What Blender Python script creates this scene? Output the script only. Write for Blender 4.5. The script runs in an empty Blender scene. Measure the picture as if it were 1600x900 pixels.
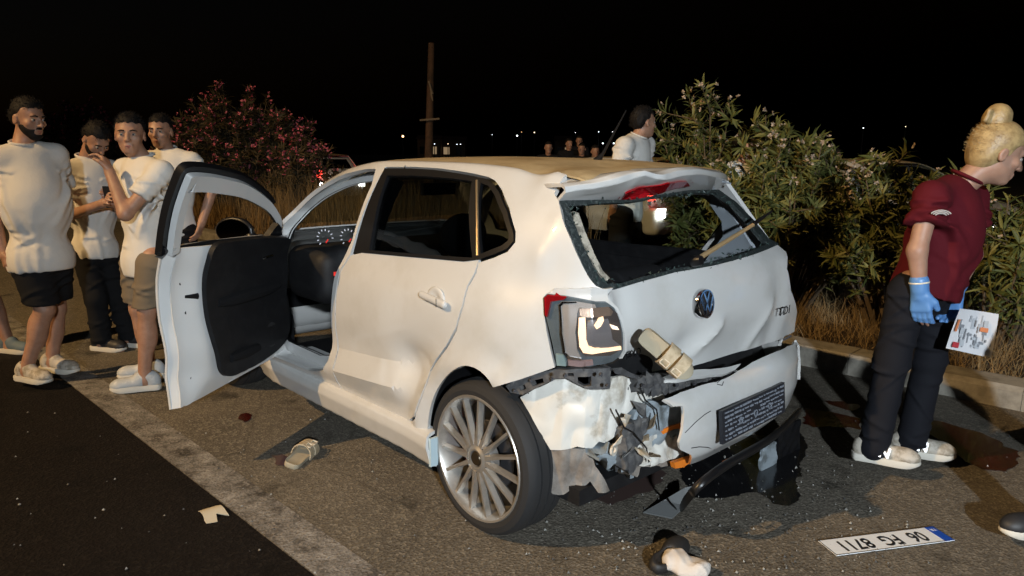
import bpy, bmesh, math, random
import numpy as np
from mathutils import Vector, Matrix
from mathutils.geometry import delaunay_2d_cdt

scene = bpy.context.scene
COL = scene.collection
random.seed(7)
RNG = np.random.default_rng(7)

# ------------------------------------------------------------------ camera
CAM_POS = np.array([-2.076, 2.5157, 1.4504])
YAW, PITCH, ROLL, FPX = -0.7396, -0.1768, 0.0098, 1164.5      # radians, focal length in px of a 1600 px wide frame
_F = np.array([math.cos(YAW) * math.cos(PITCH), math.sin(YAW) * math.cos(PITCH), math.sin(PITCH)])
_R0 = np.cross(_F, [0, 0, 1.0]); _R0 /= np.linalg.norm(_R0)
_U0 = np.cross(_R0, _F)
_R = _R0 * math.cos(ROLL) + _U0 * math.sin(ROLL)
_U = -_R0 * math.sin(ROLL) + _U0 * math.cos(ROLL)
cam_data = bpy.data.cameras.new("camera")
cam = bpy.data.objects.new("camera", cam_data)
COL.objects.link(cam)
cam_data.sensor_width = 36.0
cam_data.lens = FPX / 1600.0 * 36.0
cam_data.clip_start = 0.05
cam_data.clip_end = 3000.0
cam.matrix_world = Matrix(((_R[0], _U[0], -_F[0], CAM_POS[0]),
                           (_R[1], _U[1], -_F[1], CAM_POS[1]),
                           (_R[2], _U[2], -_F[2], CAM_POS[2]),
                           (0, 0, 0, 1)))
scene.camera = cam

# ------------------------------------------------------------------ night sky and the lamp light
SUN_TO = np.array([0.37, 1.25, 1.02])            # direction towards the moon (the two mast lamps do the real lighting)
SUN_TO = SUN_TO / np.linalg.norm(SUN_TO)
world = bpy.data.worlds.new("World")
scene.world = world
world.use_nodes = True
wn = world.node_tree.nodes
wl = world.node_tree.links
for n in list(wn):
    wn.remove(n)
w_out = wn.new("ShaderNodeOutputWorld")
w_bg = wn.new("ShaderNodeBackground")
w_sky = wn.new("ShaderNodeTexSky")
w_sky.sky_type = 'NISHITA'
w_sky.sun_disc = False
w_sky.sun_elevation = math.radians(-4.0)
w_sky.sun_rotation = math.atan2(SUN_TO[0], SUN_TO[1])
w_bg.inputs['Strength'].default_value = 0.05
wl.new(w_sky.outputs[0], w_bg.inputs[0])
wl.new(w_bg.outputs[0], w_out.inputs[0])

sun_data = bpy.data.lights.new("sun", 'SUN')
sun_data.energy = 0.02
sun_data.angle = math.radians(0.5)
sun_data.color = (0.75, 0.85, 1.0)
sun = bpy.data.objects.new("sun", sun_data)
COL.objects.link(sun)
sun.location = Vector(SUN_TO * 20)
sun.rotation_euler = Vector(SUN_TO).to_track_quat('Z', 'Y').to_euler()

scene.view_settings.view_transform = 'Standard'
scene.view_settings.look = 'None'
scene.view_settings.gamma = 1.0
scene.view_settings.exposure = 0.0
scene.view_settings.use_curve_mapping = False
scene.cycles.use_denoising = True
scene.cycles.max_bounces = 8
scene.cycles.transparent_max_bounces = 24
scene.cycles.caustics_reflective = False
scene.cycles.caustics_refractive = False
scene.cycles.sample_clamp_indirect = 4.0


# ------------------------------------------------------------------ pixel helpers (1600 x 900 photograph coordinates -> world)
def ray(u, v):
    return _F + _R * (u - 800.0) / FPX + _U * (450.0 - v) / FPX
def on_axis(u, v, axis, val):
    d = ray(u, v)
    return CAM_POS + d * ((val - CAM_POS[axis]) / d[axis])
def on_x(u, v, x): return on_axis(u, v, 0, x)
def on_y(u, v, y): return on_axis(u, v, 1, y)
def on_z(u, v, z=0.0): return on_axis(u, v, 2, z)
def at_depth(u, v, d): return CAM_POS + ray(u, v) * d
def project(p):
    d = np.asarray(p, float) - CAM_POS
    z = d @ _F
    return np.stack([800 + FPX * (d @ _R) / z, 450 - FPX * (d @ _U) / z], -1)


# ------------------------------------------------------------------ materials
MATS = {}
def mat(name, color, rough=0.6, metal=0.0, coat=0.0, spec=0.5, noise=None, bump=None, emit=None, emit_strength=0.0, sheen=0.0, sss=0.0, trans=0.0, alpha=1.0):
    """noise = (scale, colour2, lo, hi[, detail]); bump = (scale, strength, distance)"""
    if name in MATS:
        return MATS[name]
    m = bpy.data.materials.new(name)
    m.use_nodes = True
    nt = m.node_tree
    b = nt.nodes["Principled BSDF"]
    b.inputs['Base Color'].default_value = (*color, 1)
    b.inputs['Roughness'].default_value = rough
    b.inputs['Metallic'].default_value = metal
    b.inputs['Coat Weight'].default_value = coat
    b.inputs['Coat Roughness'].default_value = 0.05
    b.inputs['Specular IOR Level'].default_value = spec
    b.inputs['Sheen Weight'].default_value = sheen
    b.inputs['Transmission Weight'].default_value = trans
    if sss:
        b.inputs['Subsurface Weight'].default_value = sss
        b.inputs['Subsurface Radius'].default_value = (0.012, 0.005, 0.003)
        b.inputs['Subsurface Scale'].default_value = 1.0
    if emit:
        b.inputs['Emission Color'].default_value = (*emit, 1)
        b.inputs['Emission Strength'].default_value = emit_strength
    tc = nt.nodes.new("ShaderNodeTexCoord")
    if noise:
        sc, c2, lo, hi = noise[:4]
        nz = nt.nodes.new("ShaderNodeTexNoise")
        nz.inputs['Scale'].default_value = sc
        nz.inputs['Detail'].default_value = noise[4] if len(noise) > 4 else 6.0
        nz.inputs['Roughness'].default_value = 0.62
        nt.links.new(tc.outputs['Object'], nz.inputs['Vector'])
        rp = nt.nodes.new("ShaderNodeMapRange")
        rp.inputs['From Min'].default_value = lo
        rp.inputs['From Max'].default_value = hi
        nt.links.new(nz.outputs['Fac'], rp.inputs['Value'])
        mx = nt.nodes.new("ShaderNodeMix")
        mx.data_type = 'RGBA'
        mx.inputs[6].default_value = (*color, 1)
        mx.inputs[7].default_value = (*c2, 1)
        nt.links.new(rp.outputs[0], mx.inputs[0])
        nt.links.new(mx.outputs[2], b.inputs['Base Color'])
    if bump:
        sc, st, dist = bump
        nz = nt.nodes.new("ShaderNodeTexNoise")
        nz.inputs['Scale'].default_value = sc
        nz.inputs['Detail'].default_value = 5.0
        nt.links.new(tc.outputs['Object'], nz.inputs['Vector'])
        bp = nt.nodes.new("ShaderNodeBump")
        bp.inputs['Strength'].default_value = st
        bp.inputs['Distance'].default_value = dist
        nt.links.new(nz.outputs['Fac'], bp.inputs['Height'])
        nt.links.new(bp.outputs[0], b.inputs['Normal'])
    MATS[name] = m
    return m
def glass_mat(name, tint, rough=0.02, refl=1.0):
    if name in MATS:
        return MATS[name]
    m = bpy.data.materials.new(name)
    m.use_nodes = True
    nt = m.node_tree
    for n in list(nt.nodes):
        nt.nodes.remove(n)
    out = nt.nodes.new("ShaderNodeOutputMaterial")
    tr = nt.nodes.new("ShaderNodeBsdfTransparent")
    tr.inputs[0].default_value = (*tint, 1)
    gl = nt.nodes.new("ShaderNodeBsdfGlossy")
    gl.inputs['Roughness'].default_value = rough
    lw = nt.nodes.new("ShaderNodeLayerWeight")
    lw.inputs['Blend'].default_value = .5
    fr = nt.nodes.new("ShaderNodeMath"); fr.operation = 'POWER'
    fr.inputs[1].default_value = 4.0
    nt.links.new(lw.outputs['Facing'], fr.inputs[0])
    ml = nt.nodes.new("ShaderNodeMath"); ml.operation = 'MULTIPLY_ADD'
    ml.inputs[1].default_value = .8 * refl
    ml.inputs[2].default_value = .035 * refl
    mx = nt.nodes.new("ShaderNodeMixShader")
    nt.links.new(fr.outputs[0], ml.inputs[0])
    nt.links.new(ml.outputs[0], mx.inputs[0])
    nt.links.new(tr.outputs[0], mx.inputs[1])
    nt.links.new(gl.outputs[0], mx.inputs[2])
    nt.links.new(mx.outputs[0], out.inputs[0])
    MATS[name] = m
    return m


# ------------------------------------------------------------------ object helpers
def tag(o, label=None, cat=None, group=None, kind=None):
    if label: o["label"] = label
    if cat: o["category"] = cat
    if group: o["group"] = group
    if kind: o["kind"] = kind
    return o
def empty(name, loc=(0, 0, 0), rz=0.0, label=None, cat=None, group=None):
    o = bpy.data.objects.new(name, None)
    o.empty_display_size = 0.2
    COL.objects.link(o)
    o.location = loc
    o.rotation_euler = (0, 0, rz)
    return tag(o, label, cat, group)
def mesh_obj(name, verts, faces, material=None, parent=None, smooth=True, sharp=None):
    me = bpy.data.meshes.new(name)
    me.from_pydata([tuple(map(float, v)) for v in verts], [], [tuple(map(int, f)) for f in faces])
    me.update()
    if smooth:
        me.polygons.foreach_set('use_smooth', [True] * len(me.polygons))
        if sharp is not None:
            me.set_sharp_from_angle(angle=math.radians(sharp))
    o = bpy.data.objects.new(name, me)
    COL.objects.link(o)
    if material:
        me.materials.append(material)
    if parent:
        o.parent = parent
    return o
def solid(o, t, offset=-1.0, split=40):
    s = o.modifiers.new("solidify", 'SOLIDIFY')
    s.thickness = t
    s.offset = offset
    e = o.modifiers.new("split", 'EDGE_SPLIT')
    e.split_angle = math.radians(split)
    return o
class MB:
    """mesh builder: collects simple solids into one mesh"""
    def __init__(s):
        s.v = []; s.f = []
    def add(s, verts, faces, M=None):
        k = len(s.v)
        for p in verts:
            p = Vector(p)
            s.v.append(tuple(M @ p) if M is not None else tuple(p))
        for f in faces:
            s.f.append(tuple(i + k for i in f))
        return s
    def box(s, c, d, M=None, rz=0.0):
        x, y, z = d[0] / 2, d[1] / 2, d[2] / 2
        cr, sr = math.cos(rz), math.sin(rz)
        vs = []
        for sx, sy, sz in ((-1, -1, -1), (1, -1, -1), (1, 1, -1), (-1, 1, -1), (-1, -1, 1), (1, -1, 1), (1, 1, 1), (-1, 1, 1)):
            px, py = sx * x, sy * y
            vs.append((c[0] + px * cr - py * sr, c[1] + px * sr + py * cr, c[2] + sz * z))
        return s.add(vs, [(0, 3, 2, 1), (4, 5, 6, 7), (0, 1, 5, 4), (1, 2, 6, 5), (2, 3, 7, 6), (3, 0, 4, 7)], M)
    def tube(s, pts, radii, n=10, caps=True, M=None):
        pts = [Vector(p) for p in pts]
        if not hasattr(radii, '__len__'):
            radii = [radii] * len(pts)
        k0 = len(s.v)
        prev = None
        for i, p in enumerate(pts):
            d = (pts[min(i + 1, len(pts) - 1)] - pts[max(i - 1, 0)])
            d = d.normalized() if d.length > 1e-9 else Vector((0, 0, 1))
            if prev is None:
                a = Vector((0, 0, 1)) if abs(d.z) < 0.9 else Vector((1, 0, 0))
                u = d.cross(a).normalized()
            else:
                u = (prev - d * prev.dot(d)).normalized()
            prev = u
            w = d.cross(u)
            for j in range(n):
                t = 2 * math.pi * j / n
                q = p + (u * math.cos(t) + w * math.sin(t)) * radii[i]
                s.v.append(tuple(M @ q) if M is not None else tuple(q))
        for i in range(len(pts) - 1):
            for j in range(n):
                a = k0 + i * n + j; b = k0 + i * n + (j + 1) % n
                s.f.append((a, b, b + n, a + n))
        if caps:
            s.f.append(tuple(k0 + j for j in range(n))[::-1])
            s.f.append(tuple(k0 + (len(pts) - 1) * n + j for j in range(n)))
        return s
    def lathe(s, prof, n=32, M=None, closed=False):
        """prof: list of (r, h) around local Z"""
        k0 = len(s.v)
        for r, h in prof:
            for j in range(n):
                t = 2 * math.pi * j / n
                q = Vector((r * math.cos(t), r * math.sin(t), h))
                s.v.append(tuple(M @ q) if M is not None else tuple(q))
        m = len(prof)
        for i in range(m if closed else m - 1):
            for j in range(n):
                a = k0 + i * n + j; b = k0 + i * n + (j + 1) % n
                c = k0 + ((i + 1) % m) * n + (j + 1) % n; d = k0 + ((i + 1) % m) * n + j
                s.f.append((a, b, c, d))
        return s
    def prism(s, poly, h0, h1, M=None):
        """poly (x, y) extruded between local z h0 and h1"""
        n = len(poly)
        vs = [(x, y, h0) for x, y in poly] + [(x, y, h1) for x, y in poly]
        fs = [tuple(range(n))[::-1], tuple(range(n, 2 * n))]
        for i in range(n):
            j = (i + 1) % n
            fs.append((i, j, j + n, i + n))
        return s.add(vs, fs, M)
    def build(s, name, material, parent=None, smooth=True, sharp=35):
        return mesh_obj(name, s.v, s.f, material, parent, smooth, sharp)


# ------------------------------------------------------------------ panels cut from curved surfaces
def in_poly(pts, poly):
    x, y = pts[:, 0], pts[:, 1]
    res = np.zeros(len(pts), bool)
    n = len(poly)
    j = n - 1
    for i in range(n):
        xi, yi = poly[i]; xj, yj = poly[j]
        if yi != yj:
            c = ((yi > y) != (yj > y)) & (x < (xj - xi) * (y - yi) / (yj - yi) + xi)
            res ^= c
        j = i
    return res
def resample(poly, step, closed=True):
    poly = np.asarray(poly, float)
    out = []
    n = len(poly)
    for i in range(n if closed else n - 1):
        a, b = poly[i], poly[(i + 1) % n]
        k = max(1, int(np.ceil(np.linalg.norm(b - a) / step)))
        for j in range(k):
            out.append(a + (b - a) * j / k)
    if not closed:
        out.append(poly[-1])
    return np.array(out)
def smooth_poly(poly, it=1):
    poly = np.asarray(poly, float)
    for _ in range(it):
        nx = np.roll(poly, -1, 0)
        poly = np.stack([poly * .75 + nx * .25, poly * .25 + nx * .75], 1).reshape(-1, 2)
    return poly
def seg_dist(p, poly):
    a = poly; b = np.roll(poly, -1, 0)
    d = np.full(len(p), 1e9)
    for i in range(len(a)):
        ab = b[i] - a[i]
        L = ab @ ab
        if L < 1e-16: continue
        t = np.clip(((p - a[i]) @ ab) / L, 0, 1)
        d = np.minimum(d, np.linalg.norm(p - (a[i] + t[:, None] * ab), axis=1))
    return d
def triangulate(poly, holes=(), step=0.03, creases=()):
    rings = [resample(poly, step)] + [resample(h, step) for h in holes]
    lo = rings[0].min(0); hi = rings[0].max(0)
    gx, gy = np.meshgrid(np.arange(lo[0], hi[0], step), np.arange(lo[1], hi[1], step), indexing='ij')
    gy = gy + (np.arange(gx.shape[0]) % 2)[:, None] * step / 2
    g = np.stack([gx.ravel(), gy.ravel()], 1)
    ok = in_poly(g, rings[0])
    for h in rings[1:]:
        ok &= ~in_poly(g, h)
    g = g[ok]
    for r in rings:
        if len(g):
            g = g[seg_dist(g, r) > step * 0.45]
    vs = []; es = []
    for r in rings:
        k = len(vs)
        vs += [Vector(p) for p in r]
        es += [(k + i, k + (i + 1) % len(r)) for i in range(len(r))]
    for cl in creases:
        if len(g):
            for i in range(len(cl) - 1):
                ab = cl[i + 1] - cl[i]; t = np.clip(((g - cl[i]) @ ab) / max(ab @ ab, 1e-12), 0, 1)
                g = g[np.linalg.norm(g - (cl[i] + t[:, None] * ab), axis=1) > step * .35]
        k = len(vs)
        vs += [Vector(p) for p in cl]
        es += [(k + i, k + i + 1) for i in range(len(cl) - 1)]
    vs += [Vector(p) for p in g]
    V, E, T, *_ = delaunay_2d_cdt(vs, es, [], 0, 1e-7)
    V = np.array([tuple(v) for v in V])
    T = np.array([t for t in T if len(t) == 3])
    cen = V[T].mean(1)
    ok = in_poly(cen, rings[0])
    for h in rings[1:]:
        ok &= ~in_poly(cen, h)
    T = T[ok]
    a, b, c = V[T[:, 0]], V[T[:, 1]], V[T[:, 2]]
    ar = (b[:, 0] - a[:, 0]) * (c[:, 1] - a[:, 1]) - (b[:, 1] - a[:, 1]) * (c[:, 0] - a[:, 0])
    T = np.where((ar < 0)[:, None], T[:, ::-1], T)
    used = np.unique(T)
    remap = -np.ones(len(V), int); remap[used] = np.arange(len(used))
    return V[used], remap[T]
def panel(name, poly, surf, holes=(), step=0.03, thick=0.0, flip=False, material=None, parent=None, xform=None, sharp=None, outward=None, creases=()):
    """cut poly (with holes) out of the surface surf(u, v) -> points; thick > 0 gives it depth inwards"""
    V, T = triangulate(poly, holes, step, creases)
    P = surf(V[:, 0], V[:, 1])
    if flip:
        T = T[:, ::-1]
    if outward is not None:                 # orient faces along a given direction
        nrm = np.cross(P[T[:, 1]] - P[T[:, 0]], P[T[:, 2]] - P[T[:, 0]]).sum(0)
        if nrm @ np.asarray(outward, float) < 0:
            T = T[:, ::-1]
    if xform is not None:
        P = xform(P)
    o = mesh_obj(name, P, T, material, parent, True, sharp)
    if thick:
        solid(o, thick)
    return o
def unproject(surf, pix, ulim, vlim, n=70):
    """pixel list -> (u, v) on the surface seen from the photograph's viewpoint"""
    us = np.linspace(*ulim, n); vs = np.linspace(*vlim, n)
    U, V = np.meshgrid(us, vs, indexing='ij')
    G = surf(U.ravel(), V.ravel())
    Q = project(G)
    dep = (G - CAM_POS) @ _F
    out = []
    for px in pix:
        e = ((Q - np.array(px)) ** 2).sum(1)
        near = e < e.min() + 60
        k = np.where(near)[0][np.argmin(dep[near])]
        w = np.array([U.ravel()[k], V.ravel()[k]])
        for _ in range(12):
            h = 1e-4
            q0, q1, q2 = project(surf(np.array([w[0], w[0] + h, w[0]]), np.array([w[1], w[1], w[1] + h])))
            J = np.stack([(q1 - q0) / h, (q2 - q0) / h], 1)
            try:
                s = np.linalg.solve(J, np.array(px) - q0)
            except np.linalg.LinAlgError:
                break
            s = np.clip(s, -0.05, 0.05)
            w = w + s
        out.append(w)
    return np.array(out)


# ------------------------------------------------------------------ sculpting: distance fields and surface nets
def unit(v):
    v = np.asarray(v, float); return v / max(np.linalg.norm(v), 1e-9)
def rotm(rx=0, ry=0, rz=0):
    return np.array((Matrix.Rotation(rz, 3, 'Z') @ Matrix.Rotation(ry, 3, 'Y') @ Matrix.Rotation(rx, 3, 'X')))
class Field:
    def __init__(s, lo, hi, h):
        s.lo = np.array(lo, float); s.h = h
        s.n = np.maximum(4, np.ceil((np.array(hi) - s.lo) / h).astype(int) + 1)
        s.F = np.full(tuple(s.n), 0.5, np.float32)
    def _sub(s, lo, hi):
        a = np.clip(np.floor((np.array(lo) - s.lo) / s.h).astype(int), 0, s.n)
        b = np.clip(np.ceil((np.array(hi) - s.lo) / s.h).astype(int) + 1, 0, s.n)
        if (b <= a).any():
            return None, None
        sl = tuple(slice(i, j) for i, j in zip(a, b))
        ax = [s.lo[k] + s.h * np.arange(a[k], b[k]) for k in range(3)]
        X = np.stack(np.meshgrid(*ax, indexing='ij'), -1).astype(np.float32)
        return sl, X
    def _comb(s, sl, d, k, op):
        f = s.F[sl]
        if op == 'add':
            if k > 0:
                hh = np.maximum(k - np.abs(f - d), 0) / k
                s.F[sl] = np.minimum(f, d) - hh * hh * k * .25
            else:
                s.F[sl] = np.minimum(f, d)
        else:
            if k > 0:
                hh = np.maximum(k - np.abs(f + d), 0) / k
                s.F[sl] = np.maximum(f, -d) + hh * hh * k * .25
            else:
                s.F[sl] = np.maximum(f, -d)
    def cone(s, a, b, ra, rb, k=0.02, op='add', flat=None):
        """round cone; flat = (axis vector, factor) squeezes it along one axis"""
        a = np.array(a, float); b = np.array(b, float)
        m = max(ra, rb) * (1 if flat is None else max(1.0, 1.0 / 1)) + k + 2 * s.h
        sl, X = s._sub(np.minimum(a, b) - m, np.maximum(a, b) + m)
        if sl is None: return s
        ab = b - a
        L2 = max(ab @ ab, 1e-12)
        t = np.clip(((X - a) @ ab) / L2, 0, 1)
        D = X - (a + t[..., None] * ab)
        if flat is not None:
            ax = np.array(flat[0], float); ax /= np.linalg.norm(ax)
            c = D @ ax
            D = D + (c * (1.0 / flat[1] - 1.0))[..., None] * ax
        d = np.sqrt((D * D).sum(-1)) - (ra + (rb - ra) * t)
        if flat is not None:
            d = d * min(1.0, flat[1] * 1.2)
        s._comb(sl, d.astype(np.float32), k, op)
        return s
    def ell(s, c, r, k=0.02, op='add', R=None):
        c = np.array(c, float); r = np.array(r, float)
        m = r.max() + k + 2 * s.h
        sl, X = s._sub(c - m, c + m)
        if sl is None: return s
        D = X - c
        if R is not None:
            D = D @ np.asarray(R)
        q = np.sqrt(((D / r) ** 2).sum(-1))
        g = np.sqrt(((D / (r * r)) ** 2).sum(-1))
        d = q * (q - 1.0) / np.maximum(g, 1e-6)
        s._comb(sl, d.astype(np.float32), k, op)
        return s
    def box(s, c, r, rad=0.01, k=0.02, op='add', R=None):
        c = np.array(c, float); r = np.array(r, float)
        m = np.linalg.norm(r) + k + 2 * s.h
        sl, X = s._sub(c - m, c + m)
        if sl is None: return s
        D = X - c
        if R is not None:
            D = D @ np.asarray(R)
        q = np.abs(D) - (r - rad)
        d = np.sqrt((np.maximum(q, 0) ** 2).sum(-1)) + np.minimum(q.max(-1), 0) - rad
        s._comb(sl, d.astype(np.float32), k, op)
        return s
    def grid(s):
        ax = [s.lo[k] + s.h * np.arange(s.n[k]) for k in range(3)]
        return np.meshgrid(*ax, indexing='ij')
    def cut(s, p, n):
        """remove everything on the side the normal n points to"""
        X, Y, Z = s.grid()
        n = np.array(n, float); n /= np.linalg.norm(n)
        d = (X - p[0]) * n[0] + (Y - p[1]) * n[1] + (Z - p[2]) * n[2]
        s.F = np.maximum(s.F, d.astype(np.float32))
        return s
    def wrinkle(s, amp, seed=0, freq=(14, 40), n=7, zscale=1.0):
        X, Y, Z = s.grid()
        r = np.random.default_rng(seed)
        w = np.zeros_like(s.F)
        near = np.abs(s.F) < 0.06
        x, y, z = X[near], Y[near], Z[near]
        acc = np.zeros(len(x))
        for i in range(n):
            d = r.normal(size=3); d[2] *= zscale; d /= np.linalg.norm(d)
            f = r.uniform(*freq)
            ph = r.uniform(0, 6.28)
            warp = 0.6 * np.sin(f * .5 * (x * d[1] - y * d[0] + z * d[0]) + ph * 2)
            acc += (1 - np.abs(np.sin((x * d[0] + y * d[1] + z * d[2]) * f * .5 + ph + warp))) ** 2
        s.F[near] -= (amp * (acc / n - .35)).astype(np.float32)
        return s
    def torso_folds(s, org, R, L, amp, seed):
        """drape: raised folds running in (angle, height) space round a torso"""
        r = np.random.default_rng(seed)
        X, Y, Z = s.grid()
        near = np.abs(s.F) < 0.05
        q = (np.stack([X[near], Y[near], Z[near]], 1) - org) @ R
        th = np.arctan2(q[:, 1], q[:, 0]); h = q[:, 2] / L
        acc = np.zeros(len(th))
        lines = []
        for k in range(9):                                  # falling from the hem
            a = r.uniform(-math.pi, math.pi); lines.append((a, -.35, a + r.normal(0, .18), r.uniform(.05, .35), .018, .45))
        for k in range(10):                                 # from the armpits across chest and back
            sg = r.choice([-1, 1]); a = sg * r.uniform(1.2, 1.9); b = a - sg * r.uniform(.3, 1.3) * r.choice([1, 1, -1])
            lines.append((a, r.uniform(.72, .9), b, r.uniform(.1, .55), .016, 1.0))
        for k in range(7):                                  # sagging round the waist
            a = r.uniform(-math.pi, math.pi); b = a + r.uniform(.4, .9); h0 = r.uniform(.0, .4)
            lines.append((a, h0, b, h0 + r.normal(0, .07), .013, .7))
        for a0, h0, a1, h1, w, k in lines:
            dth = (th - a0 + math.pi) % (2 * math.pi) - math.pi
            u = dth * .17; vv = (h - h0) * L
            du = (a1 - a0) * .17; dv = (h1 - h0) * L
            t = np.clip((u * du + vv * dv) / max(du * du + dv * dv, 1e-9), 0, 1)
            sd = ((u - t * du) * dv - (vv - t * dv) * du) / max(math.hypot(du, dv), 1e-9)
            d = np.hypot(u - t * du, vv - t * dv)
            ww = w * (.7 + .6 * t)
            acc += k * (np.exp(-(d / ww) ** 2) - .55 * np.exp(-((sd - 1.7 * ww) / ww) ** 2) * (d < 4 * ww)) * (.35 + .65 * np.sin(math.pi * np.clip(t, .08, .92)))
        fade = np.clip((1.02 - h) / .15, 0, 1)
        s.F[near] -= (amp * acc * fade).astype(np.float32)
        return s
    def limb_folds(s, a, b, rad, amp, n, tilt=.6, lo=0.0, hi=1.0, seed=0):
        """oblique rings of bunched cloth along a limb"""
        r = np.random.default_rng(seed)
        a = np.array(a, float); b = np.array(b, float); ax = b - a; L = np.linalg.norm(ax); ax = ax / L
        u = unit(np.cross(ax, [.3, .9, .2])); w = np.cross(ax, u)
        X, Y, Z = s.grid()
        near = np.abs(s.F) < 0.05
        q = np.stack([X[near], Y[near], Z[near]], 1) - a
        t = q @ ax / L; du = q @ u; dw = q @ w
        rr = np.hypot(du, dw); th = np.arctan2(dw, du)
        acc = np.zeros(len(t))
        for k in range(n):
            t0 = r.uniform(lo, hi); p0 = r.uniform(0, 6.28); tl = r.normal(0, tilt) * .10
            d = (t - t0 - tl * np.cos(th - p0)) * L
            g_ = np.clip(np.cos((th - p0 - 1.0) * .5) ** 2 * 1.4 - .2, 0, 1)
            acc += g_ * (np.exp(-(d / .011) ** 2) - .5 * np.exp(-((d - .02) / .012) ** 2))
        m = (rr < rad * 1.6) & (t > lo - .15) & (t < hi + .15)
        s.F[near] -= (amp * acc * m).astype(np.float32)
        return s
    def mesh(s):
        F = s.F
        S = F < 0
        nx, ny, nz = F.shape
        off = [(i, j, k) for i in (0, 1) for j in (0, 1) for k in (0, 1)]
        cnt = np.zeros((nx - 1, ny - 1, nz - 1), np.int8)
        for i, j, k in off:
            cnt += S[i:nx - 1 + i, j:ny - 1 + j, k:nz - 1 + k]
        act = (cnt > 0) & (cnt < 8)
        C = np.argwhere(act)
        idx = -np.ones(act.shape, np.int64)
        idx[act] = np.arange(len(C))
        corner = {o: F[C[:, 0] + o[0], C[:, 1] + o[1], C[:, 2] + o[2]].astype(float) for o in off}
        acc = np.zeros((len(C), 3)); w = np.zeros(len(C))
        for o in off:
            for ax in range(3):
                if o[ax]: continue
                o2 = list(o); o2[ax] = 1; o2 = tuple(o2)
                f0, f1 = corner[o], corner[o2]
                m = (f0 < 0) != (f1 < 0)
                t = np.where(m, f0 / np.where(m, f0 - f1, 1), 0)
                p = np.zeros((len(C), 3)); p[:] = o
                p[:, ax] = t
                acc += p * m[:, None]; w += m
        V = s.lo + s.h * (C + acc / w[:, None])
        faces = []
        for ax in range(3):
            a = [slice(1, n - 1) for n in (nx, ny, nz)]
            b = list(a)
            a[ax] = slice(0, (nx, ny, nz)[ax] - 1); b[ax] = slice(1, (nx, ny, nz)[ax])
            s0 = S[tuple(a)]; s1 = S[tuple(b)]
            E = np.argwhere(s0 != s1)
            if not len(E): continue
            base = E + np.array([0 if q == ax else 1 for q in range(3)])
            up = s0[tuple(E.T)]
            u, v = [(1, 2), (2, 0), (0, 1)][ax]
            def cell(du, dv):
                q = base.copy(); q[:, u] += du; q[:, v] += dv
                return idx[q[:, 0], q[:, 1], q[:, 2]]
            Q = np.stack([cell(-1, -1), cell(0, -1), cell(0, 0), cell(-1, 0)], 1)
            Q = np.where(up[:, None], Q, Q[:, ::-1])
            faces.append(Q)
        return V, np.concatenate(faces) if faces else np.zeros((0, 4), int)
    def build(s, name, material, parent=None, sharp=None, smooth_it=1):
        V, Q = s.mesh()
        for _ in range(smooth_it):
            A = np.zeros_like(V); n = np.zeros(len(V))
            for i in range(4):
                j = (i + 1) % 4
                np.add.at(A, Q[:, i], V[Q[:, j]]); np.add.at(n, Q[:, i], 1)
                np.add.at(A, Q[:, j], V[Q[:, i]]); np.add.at(n, Q[:, j], 1)
            V = V * .5 + .5 * A / np.maximum(n, 1)[:, None]
        return mesh_obj(name, V, Q, material, parent, True, sharp)


def disc(name, c, r, material, parent, nvec, t=.004, n=16):
    q = Vector(nvec).to_track_quat('Z', 'Y').to_matrix().to_4x4(); q.translation = Vector(c)
    return MB().lathe([(0.0001, t), (r * .8, t), (r, t * .3), (r, -t)], n, q).build(name, material, parent)
def text_mesh(name, body, size, material, parent, M, extrude=0.002, shear=0.0, sx=1.0, bold=0.0):
    """lettering as geometry; M places local x right, y up, z out of the surface"""
    cu = bpy.data.curves.new(name, 'FONT')
    cu.body = body
    cu.size = size
    cu.extrude = extrude
    cu.shear = shear
    cu.offset = bold
    cu.resolution_u = 3
    cu.align_x = 'CENTER'; cu.align_y = 'CENTER'
    tmp = bpy.data.objects.new("tmp_text", cu)
    COL.objects.link(tmp)
    dg = bpy.context.evaluated_depsgraph_get()
    me = bpy.data.meshes.new_from_object(tmp.evaluated_get(dg))
    bpy.data.objects.remove(tmp); bpy.data.curves.remove(cu)
    me.transform(M @ Matrix.Diagonal((sx, 1, 1, 1)))
    me.materials.clear(); me.materials.append(material)
    o = bpy.data.objects.new(name, me)
    COL.objects.link(o)
    o.parent = parent
    return o
def frame_matrix(o, x, y):
    x = Vector(x).normalized(); y = Vector(y); y = (y - x * y.dot(x)).normalized(); z = x.cross(y)
    return Matrix(((x[0], y[0], z[0], o[0]), (x[1], y[1], z[1], o[1]), (x[2], y[2], z[2], o[2]), (0, 0, 0, 1)))


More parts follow.
